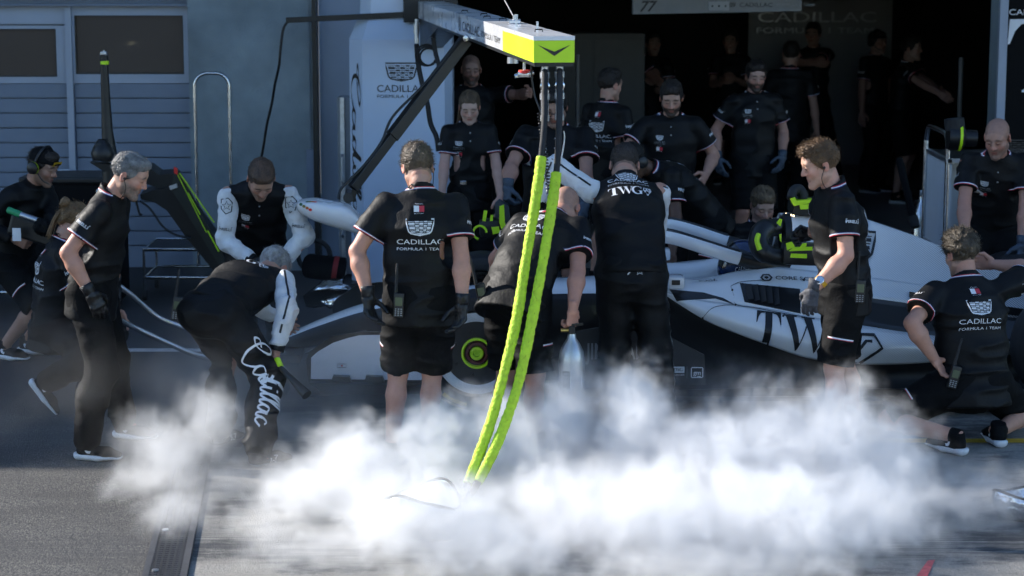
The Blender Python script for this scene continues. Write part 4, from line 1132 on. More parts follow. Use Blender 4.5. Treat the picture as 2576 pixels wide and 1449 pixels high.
# diagonal strut, light pod
S0 = PX(1172,100,13.9); S1 = PX(887,474,13.4)
b = MB(); b.beam(S0, S0.lerp(S1,.66), .06, .075, bev=.004); b.beam(S0.lerp(S1,.62), S1, .048, .06, bev=.004); b.build('strut', BLACKP, bm_)
b = MB(); b.tube(crom([S0+Vector((-.02,-.04,.02)), S0.lerp(S1,.3)+Vector((-.05,-.03,.0)), S0.lerp(S1,.55)+Vector((-.07,-.03,.03)), S0.lerp(S1,.68)+Vector((-.05,-.03,-.01)), S0.lerp(S1,.85)+Vector((-.04,-.03,-.0)), PX(862,470,13.38), PX(853,490,13.36), PX(852,502,13.35)], 6), .009, 8); b.build('strut_cable', BLACKP, bm_, True)
b = MB(); b.lathe(S0+Vector((.0,-.05,.01)), (0,-1,0), [(0,.018),(.02,.018),(.022,0)], 12); b.build('strut_pin', STEEL, bm_, True)
lp = empty('signal_pod', tuple(PX(840,545,13.35)), 'white pointed signal light pod with red fin hanging over the car nose', 'light pod')
b = MB(); b.beam(PX(885,478,13.38), PX(878,505,13.36), .05, .05); b.cyl(PX(876,498,13.30), PX(876,498,13.42), .032, 16); b.build('mount', BLACKP, lp)
def pod_rows():
    R = []; Yc = 13.35
    st = [(748,511,523,.05),(756,503,533,.10),(790,500,552,.135),(830,507,566,.14),(872,515,578,.135),(895,532,585,.11),(915,562,590,.07),(930,588,592,.02)]
    for (px, y0, y1, w) in st:
        a = PX(px, y0, Yc); c = PX(px, y1, Yc); zc = (a.z+c.z)/2; h2 = (a.z-c.z)/2; ring = []
        for t in np.linspace(0, 2*math.pi, 25)[:-1]:
            cs, sn = math.cos(t), math.sin(t); e = .42
            ring.append(Vector((a.x, Yc-.01+w*math.copysign(abs(cs)**e, cs)*(1.0 if sn > 0 else 1-.45*abs(sn)), zc+h2*math.copysign(abs(sn)**e, sn)*(1 if sn > 0 else 1)- (0 if sn > 0 else 0))))
        R.append(ring)
    return R
R = pod_rows(); R = [[crom([r[j] for r in R], 4)[i] for j in range(24)] for i in range(4*(len(R)-1)+1)]
V, F = grid_mesh(R, True); F += [tuple(range(23,-1,-1)), tuple((len(R)-1)*24+j for j in range(24))]
pod = raw('shell', V, F, WHITE, lp); pb = bvh_of(pod)
RED = mat('red_plastic', (.75,.03,.025), .35, var=.05); ORG = mat('orange_lens', (.5,.12,.02), .3); GRN = mat('green_lens', (.02,.10,.05), .3); OLV = mat('olive_lens', (.18,.16,.03), .3)
decal('fin_marking', [(tri2d([(-.075,.055),(-.03,.05),(.02,.0),(.055,-.075),(.0,-.015)]), RED)], PX(903,552,13.0), (1,0,0), (0,0,1), pb, lp, maxedge=.012, reach=.6)
for i, mm in enumerate((GRN, OLV, ORG, RED)):
    c = [(.011*math.cos(t), .009*math.sin(t)) for t in np.linspace(0,2*math.pi,13)[:-1]]
    decal('lens', [(poly2d(c), mm)], PX(752+i*8.2,521+i*4.0,13.1), (1,0,0), (0,0,1), pb, lp)
    decal('lens', [(poly2d(c), mm)], PX(772+i*6.5,503.5+i*2.4,13.2)+Vector((0,0,.1)), (1,0,0), (0,1,.3), pb, lp)
# hanging hoses between boom and tower
h1 = empty('air_hose_bundle', tuple(PX(1050,60,16.9)), 'black air hoses with steel couplings and a coiled loop before the tower', 'hose')
b = MB(); b.tube(crom([PX(1048,110,16.8),PX(1052,160,16.8),PX(1062,210,16.75),PX(1075,260,16.7),PX(1083,310,16.7),PX(1098,345,16.65),PX(1103,380,16.65)], 6), .02, 10); b.build('hose', RUBBER, h1, True)
b = MB(); b.tube(crom([PX(1090,95,16.7),PX(1095,130,16.7),PX(1103,160,16.65),PX(1108,190,16.65)], 6), .018, 10); b.build('hose', RUBBER, h1, True)
for px in (1048, 1090):
    b = MB(); b.cyl(PX(px,48,16.8), PX(px,62,16.8), .016, 12); b.cyl(PX(px,62,16.8), PX(px,84,16.8), .024, 12); b.cyl(PX(px,84,16.8), PX(px,108,16.8), .018, 12); b.build('coupling', ALU, h1, True)
for i in range(3):
    c = PX(1072+i*3,139+i*2,16.72-.02*i); rr = .082-.008*i
    b = MB(); b.tube([c+Vector((rr*math.cos(t), .012*math.sin(2*t), rr*math.sin(t))) for t in np.linspace(0,2*math.pi,27)[:-1]], .008, 8, closed=True); b.build('cable_loop', RUBBER, h1, True)
# ------------------------------------------------------------------ racing car (faces left)
CX, CY, LIFT = -.20, 13.30, .05
car = empty('racing_car', (CX+1.7, CY, 0), 'white and black open-wheel racing car raised on its jack in the pit box', 'racing car')
def C(u, v, w): return Vector((CX+u, CY-v, w+LIFT))
def livery():
    m = bpy.data.materials.new('faded_livery'); m.use_nodes = True; nt = m.node_tree; N = nt.nodes; L = nt.links; b = N['Principled BSDF']
    geo = N.new('ShaderNodeTexCoord'); sp = N.new('ShaderNodeSeparateXYZ'); L.new(geo.outputs['Object'], sp.inputs[0])
    mp = N.new('ShaderNodeMapping'); mp.inputs['Rotation'].default_value = (0, math.radians(52), 0); L.new(geo.outputs['Object'], mp.inputs[0])
    wv = N.new('ShaderNodeTexWave'); wv.inputs['Scale'].default_value = 30; wv.inputs['Distortion'].default_value = 0; L.new(mp.outputs[0], wv.inputs['Vector'])
    r = N.new('ShaderNodeMapRange'); r.inputs[1].default_value = .45; r.inputs[2].default_value = 1.7; r.inputs[3].default_value = .05; r.inputs[4].default_value = 1.1; L.new(sp.outputs[0], r.inputs[0])
    nz = N.new('ShaderNodeTexNoise'); nz.inputs['Scale'].default_value = 2.2; L.new(geo.outputs['Object'], nz.inputs['Vector'])
    ad = N.new('ShaderNodeMath'); ad.operation = 'MULTIPLY_ADD'; L.new(nz.outputs[0], ad.inputs[0]); ad.inputs[1].default_value = .3; L.new(r.outputs[0], ad.inputs[2])
    sb_ = N.new('ShaderNodeMath'); sb_.operation = 'SUBTRACT'; L.new(ad.outputs[0], sb_.inputs[0]); sb_.inputs[1].default_value = .15
    cl = N.new('ShaderNodeMath'); cl.operation = 'MINIMUM'; cl.use_clamp = True; L.new(sb_.outputs[0], cl.inputs[0]); cl.inputs[1].default_value = .85
    pw = N.new('ShaderNodeMath'); pw.operation = 'MULTIPLY_ADD'; L.new(wv.outputs['Fac'], pw.inputs[0]); pw.inputs[1].default_value = .55; pw.inputs[2].default_value = .45
    gt = N.new('ShaderNodeMath'); gt.operation = 'MULTIPLY'; L.new(cl.outputs[0], gt.inputs[0]); L.new(pw.outputs[0], gt.inputs[1])
    mx = N.new('ShaderNodeMix'); mx.data_type = 'RGBA'; L.new(gt.outputs[0], mx.inputs[0]); mx.inputs[6].default_value = (.74,.75,.77,1); mx.inputs[7].default_value = (.03,.03,.032,1)
    L.new(mx.outputs[2], b.inputs['Base Color']); b.inputs['Roughness'].default_value = .3; b.inputs['Coat Weight'].default_value = .5; b.inputs['Coat Roughness'].default_value = .08
    return m
LIV = livery()
CARW = mat('car_white', (.80,.81,.83), .22, var=.03, vscale=3, coat=.6)
CARK = mat('car_black', (.012,.012,.013), .35, var=.15, vscale=10, coat=.2)
CMATT = mat('car_matt_black', (.014,.014,.015), .6, var=.2, vscale=20)
def surf(name, rows, m_, parent=car, n=6, nr=5, thick=.006, mirror=True, fm=None, sm=True):
    """smooth sheet through rows of control points; a mirrored copy makes the far side"""
    R = [crom(r, n) for r in rows]
    cols = [crom([r[i] for r in R], nr) for i in range(len(R[0]))]
    V, F = grid_mesh(cols)
    o = raw(name, V, F, m_, parent, sm, fm)
    bm = bmesh.new(); bm.from_mesh(o.data); bmesh.ops.recalc_face_normals(bm, faces=bm.faces[:]); bm.to_mesh(o.data); bm.free()
    md = o.modifiers.new('t', 'SOLIDIFY'); md.thickness = thick; md.offset = 0
    if mirror:
        V2 = [Vector((v[0], 2*CY-v[1], v[2])) for v in V]; o2 = raw(name, V2, F, m_, parent, sm)
        bm = bmesh.new(); bm.from_mesh(o2.data); bmesh.ops.recalc_face_normals(bm, faces=bm.faces[:]); bm.to_mesh(o2.data); bm.free()
        md = o2.modifiers.new('t', 'SOLIDIFY'); md.thickness = thick; md.offset = 0
    return o
# ---- nose and front of the tub
st = [(-1.24,.075,.235,.285),(-1.18,.10,.225,.325),(-1.0,.115,.235,.405),(-.74,.125,.25,.50),(-.4,.145,.25,.575),(0,.175,.22,.62),(.4,.21,.17,.655),(.8,.255,.12,.675),(1.0,.29,.10,.675),(1.12,.305,.10,.672)]
rings = []
for (u, hw_, z0, z1) in st:
    ring = []
    for t in np.linspace(0, 2*math.pi, 29)[:-1]:
        c_, s_ = math.cos(t), math.sin(t); e = .62
        ring.append(C(u, hw_*math.copysign(abs(c_)**e, c_), (z0+z1)/2+(z1-z0)/2*math.copysign(abs(s_)**e, s_)))
    rings.append(ring)
cols = [crom([r[j] for r in rings], 5) for j in range(28)]
rows = [[cols[j][i] for j in range(28)] for i in range(len(cols[0]))]
V, F = grid_mesh(rows, True); F += [tuple(range(27,-1,-1)), tuple((len(rows)-1)*28+j for j in range(28))]
fm = []
for i in range(len(rows)-1):
    for j in range(28): fm.append(0 if 3 <= j <= 10 else 1)
fm += [1,1]
nose = raw('nose', V, F, [CARW, CARK], car, True, fm); nb = bvh_of(nose)
o = PX(750,815,12.9)
upv = Vector((0,.75,.66))
for (px, py, txt, w) in ((727,817,'crest',.09),(766,803,'CARNELO',.10),(818,786,'PERFORMANCE',.11),(868,772,'tyre',.10)):
    g = crest2d(w) if txt == 'crest' else tyreword2d(w) if txt == 'tyre' else text2d(txt, .022, width=w)
    decal('nose_print', [(g, PRINTK)], PX(px,py,13.0)+Vector((0,-.05,.05)), Vector((0,1,.25)), Vector((-1,0,-.35)), nb, nose, back=.2, reach=.6)
# ---- cockpit sides, sidepod, engine cover (near side; mirrored to the far side)
cxs = [1672,1770,1850,1940,2030,2120,2200,2290,2380,2480,2600]
def row(ys, Ys): return [PX(x, y, Y) for x, y, Y in zip(cxs, ys, Ys)]
rA = row([701,701,684,672,680,690,700,712,726,742,760], [12.98,12.97,12.96,12.95,12.94,12.95,12.98,13.02,13.06,13.08,13.1])
rB = row([720,713,712,717,727,740,752,764,776,790,806], [12.86,12.84,12.82,12.80,12.78,12.78,12.86,12.92,12.98,13.0,13.02])
rC = row([734,756,765,778,795,812,824,838,848,856,862], [12.74,12.70,12.66,12.62,12.58,12.56,12.57,12.62,12.70,12.8,12.9])
rD = row([737,782,806,832,856,868,873,877,877,876,874], [12.73,12.64,12.57,12.51,12.47,12.46,12.48,12.54,12.63,12.74,12.86])
rE = row([741,803,837,870,900,912,917,915,908,898,886], [12.74,12.66,12.60,12.55,12.52,12.51,12.53,12.59,12.68,12.79,12.9])
_R = [crom(q, 6) for q in (rA, rB, rC, rD, rE)]; _W = len(_R[0])
_G = [crom([r[i] for r in _R], 5) for i in range(_W)]; _H = len(_G[0])
def cut_grid(name, c0, c1, r0, r1, m_):
    out_ = None
    for sg in (1,-1):
        V, F = grid_mesh([[p if sg == 1 else Vector((p.x, 2*CY-p.y, p.z)) for p in c[r0:r1+1]] for c in _G[c0:c1+1]]); o_ = raw(name, V, F, m_, car)
        bm = bmesh.new(); bm.from_mesh(o_.data); bmesh.ops.recalc_face_normals(bm, faces=bm.faces[:]); bm.to_mesh(o_.data); bm.free()
        md = o_.modifiers.new('t', 'SOLIDIFY'); md.thickness = .005; md.offset = 0; out_ = out_ or o_
    return out_
cut_grid('cockpit_side', 0, 30, 0, 10, CARW); pod_ = cut_grid('sidepod', 0, 30, 10, 20, CARW); podr = cut_grid('sidepod_tail', 30, _W-1, 10, 20, LIV)
cut_grid('rear_body', 30, _W-1, 0, 5, LIV); cut_grid('deck', 30, _W-1, 5, 10, CARK)
# undercut and floor
def und(v, w): return [Vector((p.x, v, w+LIFT)) for p in rE]
surf('undercut', [[p+Vector((0,.012,.004)) for p in rE], [Vector((p.x, p.y+.10, LIFT+.02+(p.z-LIFT)*.62)) for p in rE], [Vector((p.x, p.y+.05, LIFT+.10)) for p in rE], [Vector((p.x, 12.50, LIFT+.065)) for p in rE]], CMATT)
m = MB(); m.prism([C(.62,-.80,.05),C(.62,.80,.05),C(.75,.83,.05),C(3.0,.80,.05),C(3.25,.55,.05),C(3.25,-.55,.05),C(3.0,-.80,.05),C(.75,-.83,.05)], (0,0,.025)); m.build('floor', CMATT, car)
m = MB(); m.prism([C(.7,.825,.078),C(2.95,.80,.078),C(2.95,.80,.12),C(1.6,.815,.13),C(.7,.825,.10)], (0,.008,0)); m.build('floor_edge', CARK, car)
m = MB(); m.box(C(1.5,0,.03), (2.8,.3,.02)); m.build('plank', CMATT, car)
# board ahead of the floor with grey lettering
bpts = [PX(1440,835,12.48),PX(1560,815,12.48),PX(1660,835,12.48),PX(1772,893,12.48),PX(1776,968,12.48),PX(1470,975,12.48)]
m = MB(); m.prism(bpts, (0,.012,0)); bd = m.build('floor_board', mat('board_grey', (.035,.035,.037), .5, var=.1), car)
flatprint('board_print', [(text2d('JIM BEAM', .10, bold=.015, width=.36), PRINTG, -.07, .055), (text2d('0.0%', .058, width=.115), PRINTG, .035, -.075), (ribbon2d([(.045*math.cos(t), .045*math.sin(t)) for t in np.linspace(0,2*math.pi,17)[:-1]], .016, True), PRINTG, -.09, -.055), (text2d('B', .035), PRINTG, -.09, -.055)], PX(1578,905,12.478), (1,0,0), (0,0,1), bd)
gmb = merge2d([ribbon2d([(-.03,-.03),(.03,-.03),(.034,-.026),(.034,.026),(.03,.03),(-.03,.03),(-.034,.026),(-.034,-.026)], .006, True), text2d('gm', .028, bold=.015), poly2d([(.0,-.026),(.022,-.026),(.022,-.021),(.0,-.021)])])
tw2 = [(poly2d([(-.04,-.002),(.04,-.002),(.04,.036),(-.04,.036)]), PRINTW, -.095, 0), (text2d('MOTORSPORTS', .011, width=.08), PRINTW, -.095, -.015), (gmb, PRINTW, .02, 0), (poly2d([(-.001,-.03),(.001,-.03),(.001,.035),(-.001,.035)]), PRINTG, -.04, 0)]
flatprint('board_badges', tw2, PX(1745,937,12.478), (1,0,0), (0,0,1), bd)
flatprint('board_badge_text', [(twg2d(.06, False), PRINTK, -.095, .017)], PX(1745,937,12.476), (1,0,0), (0,0,1), bd)
cbv = BVHTree.FromPolygons([tuple(p) for c in _G for p in c], [(i*_H+j, i*_H+j+1, (i+1)*_H+j+1, (i+1)*_H+j) for i in range(_W-1) for j in range(_H-1)])
CAMP = Vector((0,0,CAM_H))
def oncar(px, py, off=.005, bv=None):
    d = (PX(px, py, 13)-CAMP).normalized(); h = (bv or cbv).ray_cast(CAMP, d)
    if h[0] is None: return PX(px, py, 12.7)
    n = h[1] if h[1].dot(d) < 0 else -h[1]
    return h[0] + n*off
# near sidepod lettering
k_ = .205
V_ = [move2d((serif2d('T')[0]*np.array([.72,1]), serif2d('T')[1]), -.80, -.5), move2d((serif2d('W')[0]*np.array([1.0,1]), serif2d('W')[1]), .0, -.52)]
decal('pod_print', [((g[0]*k_, g[1]), PRINTK) for g in V_], oncar(1972,828)-Vector((0,.1,0)), Vector((1,0,-.13)), Vector((-.2,.15,1)), cbv, pod_, back=.2, reach=.5, off=.007, maxedge=.02)
sh_ = merge2d([ribbon2d([(-.2,.12),(.08,.12),(.16,.0),(-.05,-.16),(-.25,-.16)], .03, True), ribbon2d([(-.12,-.09),(.0,.06),(.06,.06)], .03)])
sh_ = (sh_[0]*.62, sh_[1])
decal('pod_shield', [(sh_, PRINTK)], oncar(2178,868)-Vector((0,.1,0)), Vector((1,0,-.05)), Vector((0,.15,1)), cbv, podr, back=.2, reach=.5, off=.007, maxedge=.02)
csb = cbv
hexg = merge2d([ribbon2d([(.032*math.cos(t), .032*math.sin(t)) for t in (np.arange(6)*math.pi/3+.0)], .013, True), poly2d([(-.012,-.006),(0,-.013),(.012,-.006),(.012,.008),(0,.014),(-.012,.008)])])
decal('side_text', [(hexg, PRINTK, -.17, 0), (text2d('CORE SCIENTIFIC', .034, bold=.012, width=.40), PRINTK, .085, 0)], oncar(1998,700)+Vector((0,-.1,.1)), (1,0,-.015), (0,.75,.66), cbv, car, back=.25, reach=.5, off=.008)
decal('rim_text', [(move2d(twg2d(.11), rot=math.pi), PRINTK)], oncar(1780,707)+Vector((0,-.1,.1)), (1,0,0), (0,.75,.66), cbv, car, back=.25, reach=.5, off=.008)
def patch(name, quad, m_, nu, nv, parent, off=.006, lift=None):
    """panel lying on the bodywork between four corner points (clockwise from top left)"""
    a, b_, c_, d_ = [Vector((q[0], q[1], 0)) for q in quad]; R = []
    for i in range(nu+1):
        u = i/nu; t_ = a.lerp(b_, u); bo = d_.lerp(c_, u); R.append([oncar(*(t_.lerp(bo, j/nv).xy), off+(lift(u, j/nv) if lift else 0)) for j in range(nv+1)])
    V, F = grid_mesh(R); o_ = raw(name, V, F, m_, parent, False); md = o_.modifiers.new('t','SOLIDIFY'); md.thickness = .004; md.offset = 0; return o_
patch('shoulder_band', ((1684,731),(1770,738),(1800,752),(1704,757)), CARK, 8, 3, car); patch('shoulder_band', ((1770,738),(1820,752),(1846,767),(1800,752)), CARK, 8, 3, car)
lou = patch('louvre_panel', ((1861,714),(2012,729),(2014,790),(1873,761)), CARK, 10, 4, car)
for i in range(5):
    u0 = .07+.115*i; Q = [(1861,714),(2012,729),(2014,790),(1873,761)]
    def at(u, v): return Vector(Q[0]).lerp(Vector(Q[1]), u).lerp(Vector(Q[3]).lerp(Vector(Q[2]), u), v)
    patch('louvre', (at(u0,.14), at(u0+.1,.14), at(u0+.1,.88), at(u0,.88)), CMATT, 3, 4, lou, .009, lambda u, v: .02*u)
for (px, py) in ((1868,716),(1905,719),(1930,722),(1960,725),(1995,729),(2010,785),(1960,776),(1880,760),(1850,768),(1842,731),(1970,796),(1768,801),(2022,706)):
    m = MB(); m.lathe(oncar(px, py, 0), (0,-.7,.7), [(.0,.006),(.011,.006),(.012,0)], 8); m.build('fastener', CMATT, car, True)
for P_ in (((1838,722),(1846,745),(1852,768),(1900,776),(1960,788),(2030,800)), ((1838,722),(1860,712),(1900,708),(1940,706)), ((1764,803),(1790,778),(1820,770),(1850,769))):
    L_ = crom([(x, y, 0) for x, y in P_], 6); m = MB(); m.strip([oncar(p.x, p.y-.8, .007) for p in L_], [oncar(p.x, p.y+.8, .007) for p in L_]); m.build('panel_gap', CMATT, car, fix=False)
# engine cover
exs = [1968,2040,2110,2182,2283,2372,2480,2600]
def erow(ys, Ys): return [PX(x, y, Y) for x, y, Y in zip(exs, ys, Ys)]
e0 = erow([543,541,545,555,588,622,662,698], [13.3]*8)
e1 = erow([548,546,550,560,593,627,667,702], [13.2,13.2,13.22,13.25,13.27,13.28,13.285,13.29])
e2 = erow([585,590,600,612,640,668,700,728], [13.12,13.12,13.14,13.16,13.19,13.22,13.24,13.25])
e3 = erow([640,645,652,660,680,700,722,744], [13.05,13.04,13.05,13.06,13.1,13.14,13.17,13.18])
e4 = [PX(x, y, Y) for x, y, Y in zip(exs, [675,683,690,700,712,726,745,762], [12.95,12.94,12.95,12.98,13.02,13.06,13.08,13.1])]
surf('engine_cover', [[p for p in r[:4]] for r in (e0,e1,e2,e3,e4)], CARW)
ecr = surf('engine_cover_tail', [[p for p in r[3:]] for r in (e0,e1,e2,e3,e4)], LIV)
ecb = BVHTree.FromPolygons([tuple(p) for r in [crom(q,6) for q in (e0,e1,e2,e3,e4)] for p in r], [(i*43+j, i*43+j+1, (i+1)*43+j+1, (i+1)*43+j) for i in range(4) for j in range(42)])
decal('cover_crest', [(crest2d(.36), PRINTK)], PX(2150,602,12.9), (1,0,-.05), (0,.3,1), ecb, car, back=.3, reach=.6, off=.010, maxedge=.03)
rb = rB[6:]
for i, (dy, hgt) in enumerate(((.38,.035),(.60,.018),(.72,.012))):
    A = [e4[4+j].lerp(rb[1+j], dy)+Vector((0,-.028,.0)) for j in range(4)]; A = crom(A, 4)
    m = MB(); m.strip(A, [p-Vector((0,0,hgt)) for p in A]); m.build('livery_stripe', CARK, car, fix=False)
# airbox front and roll hoop
m = MB(); fr = [e0[0], e1[0], e2[0], e3[0], e4[0]]; mir = [Vector((p.x, 2*CY-p.y, p.z)) for p in fr[::-1]]
m.add([p+Vector((.01,0,0)) for p in fr+mir[:-1]], [tuple(range(len(fr)+len(mir)-1))]); m.build('airbox_face', CARK, car)
# cockpit tub inside
def inn(r, dv, dw): return [Vector((p.x, p.y+dv, p.z-dw)) for p in r]
near = [PX(1640,703,12.985)]+rA[:4]
surf('cockpit_lining', [near, inn(near,.05,.03), inn(near,.07,.12), inn(near,.07,.34)], [CARW], fm=None)
m = MB(); m.box(C(1.35,0,.22), (1.1,.55,.02)); m.build('cockpit_floor', CMATT, car)
m = MB(); m.box(C(1.82,0,.55), (.22,.46,.34), bev=.05); m.build('headrest', CMATT, car, True)
m = MB(); m.lathe(C(1.08,0,.60), Vector((-1,0,.35)), [(0,.10),(.015,.115),(.03,.10)], 20); m.build('steering_wheel', CARBON, car, True)
# halo
hn = [C(.90,0,.64),C(.93,0,.80),C(1.03,0,.93),C(1.10,0,.955)]
m = MB(); m.tube(crom(hn,5), .028, 12); m.build('halo_pylon', CARK, car, True)
hp_ = [PX(1985,678,12.98),PX(1930,668,12.97),PX(1846,646,12.93),PX(1770,622,12.92),PX(1700,600,12.98),PX(1650,592,13.12),PX(1638,590,13.30)]
near_ = crom(hp_, 6); full = near_ + [Vector((p.x, 2*CY-p.y, p.z)) for p in near_[::-1][1:]]
def halo_seg(name, P, m_, r):
    b = MB(); V = []; n = 14
    for i, p in enumerate(P):
        t = (P[min(i+1,len(P)-1)]-P[max(i-1,0)]).normalized(); up_ = Vector((0,0,1)); up_ = (up_-t*up_.dot(t)).normalized(); sd = t.cross(up_)
        V.append([p+sd*math.cos(a)*r*.8+up_*math.sin(a)*r*1.25 for a in np.linspace(0,2*math.pi,n+1)[:-1]])
    v, f = grid_mesh(V, True); f += [tuple(range(n-1,-1,-1)), tuple((len(V)-1)*n+j for j in range(n))]; b.add(v, f); return b.build(name, m_, car, True)
i0 = 11; halo_seg('halo', full[i0:len(full)-i0], CARW, .034); halo_seg('halo_leg', full[:i0+1], CARK, .036); halo_seg('halo_leg', full[len(full)-i0-1:], CARK, .036)
top = [p+Vector((0,.0,.036)) for p in full[i0:len(full)-i0]]
halo_seg('halo_rim', top, CARK, .014)
# mirror
for sgn in (1,-1):
    p = PX(1700,708,12.72); p = p if sgn == 1 else Vector((p.x, 2*CY-p.y, p.z))
    m = MB(); m.box(p, (.10,.15,.075), bev=.022); mr = m.build('mirror', CARW, car, True)
    m = MB(); m.beam(p+Vector((0,.06*sgn,-.02)), p+Vector((-.02,.2*sgn,-.06)), .02, .012); m.build('mirror_stalk', CARK, mr)
    m = MB(); m.box(p+Vector((-.005,-.077*sgn,.005)), (.05,.006,.03), bev=.002); m.build('camera_window', BLACKP, mr)
# ---- wheels
TYREK = mat('tyre_rubber', (.016,.016,.017), .62, var=.25, vscale=8, bump=.15, bscale=60)
RIMW = mat('wheel_cover_white', (.70,.71,.73), .3, var=.05, coat=.3); RIMK = mat('wheel_cover_black', (.02,.02,.022), .5, var=.25, vscale=10)
YEL = mat('tyre_yellow', (.62,.45,.02), .6, var=.1, vscale=20)
def wheel(u, v, sgn, wdt, steer=0.0):
    o = C(u, v, .36); ax = Matrix.Rotation(steer, 3, 'Z') @ Vector((0,-sgn,0)); w2 = wdt/2; r = .36
    wl_ = empty('wheel', o - world_loc(car)); wl_.parent = car
    b = MB(); prof = [(-w2+.03,.24),(-w2+.005,.26),(-w2,.30),(-w2+.015,.335),(-w2+.05,.354),(-w2*.4,.36),(w2*.4,.36),(w2-.05,.354),(w2-.015,.335),(w2,.30),(w2-.005,.26),(w2-.03,.24)]
    b.lathe(o, ax, prof, 64); b.build('tyre', TYREK, wl_, True)
    b = MB(); b.lathe(o, ax, [(-w2+.03,.24),(w2-.03,.24)], 48); b.lathe(o, ax, [(w2-.032,.246),(w2-.014,.243),(w2-.016,.212),(w2-.03,.188)], 56); b.build('rim', RIMW, wl_, True)
    b = MB(); b.lathe(o, ax, [(w2-.028,.194),(w2-.034,.15),(w2-.03,.10),(w2-.04,.075),(w2-.06,.0)], 48); b.build('wheel_cover', RIMK, wl_, True)
    b = MB(); b.lathe(o, ax, [(w2-.038,.094),(w2-.018,.092),(w2-.016,.080),(w2-.038,.074)], 40); b.build('lime_ring', LIME, wl_, True)
    b = MB(); b.lathe(o, ax, [(w2-.05,.070),(w2-.022,.064),(w2-.02,.05),(w2-.05,.045)], 32); b.build('hub_ring', mat('hub_red', (.12,.02,.02), .4), wl_, True)
    b = MB(); b.lathe(o, ax, [(w2-.06,.042),(w2-.012,.040),(w2-.006,.034),(w2-.006,.02),(w2-.03,.018),(w2-.03,0)], 24); b.build('wheel_nut', LIME, wl_, True)
    ur = Vector((0,0,1)); us = ax.cross(ur)
    for a in range(7):
        th = 2*math.pi*a/7+.4; q = o+ax*(w2-.03)+(ur*math.sin(th)+us*math.cos(th))*.135; b = MB(); b.lathe(q, ax, [(-.006,.011),(.006,.010),(.007,0)], 10); b.build('bolt', BLACKP, wl_, True)
    # yellow sidewall marks: broken arcs
    for k0 in (0, math.pi):
        for (a0, a1, r0, r1) in ((.35,1.55,.318,.325),(.38,.50,.302,.312),(.60,.72,.302,.312),(.82,.94,.302,.312),(1.04,1.16,.302,.312),(1.26,1.38,.302,.312),(2.0,2.5,.30,.325)):
            b = MB(); A = []; B = []
            for t in np.linspace(a0+k0+2.9, a1+k0+2.9, 9):
                d = ur*math.sin(t)+us*math.cos(t)
                f_ = lambda rr: w2-.0*rr+.002-(max(0,rr-.30)*.43)
                A.append(o+ax*f_(r0)+d*r0); B.append(o+ax*f_(r1)+d*r1)
            b.strip(A, B); b.build('sidewall_mark', YEL, wl_, fix=False)
    return wl_
wheel(0, .80, 1, .29, math.radians(-4)); wheel(0, -.80, -1, .29, math.radians(-4)); wheel(3.56, .765, 1, .36); wheel(3.56, -.765, -1, .36)
# front suspension
for sgn in (1,-1):
    for (u0, z0, u1, z1) in ((-.35,.50,-.02,.47),(.40,.52,.02,.47),(-.3,.26,-.02,.24),(.42,.24,.03,.24),(.28,.50,.03,.26)):
        m = MB(); m.beam(C(u0, sgn*.17, z0), C(u1, sgn*.66, z1), .05, .016); m.build('wishbone', CARBON, car)
    m = MB(); m.lathe(C(0,sgn*.60,.36), (0,-sgn,0), [(0,.10),(0,.19),(.06,.20),(.11,.19)], 32); m.build('brake_drum', CARBON, car, True)
    m = MB(); m.prism([C(-.06,sgn*.6,.42),C(-.24,sgn*.6,.40),C(-.24,sgn*.6,.28),C(-.06,sgn*.6,.30)], (0,-sgn*.07,0)); m.build('brake_duct', CARBON, car)
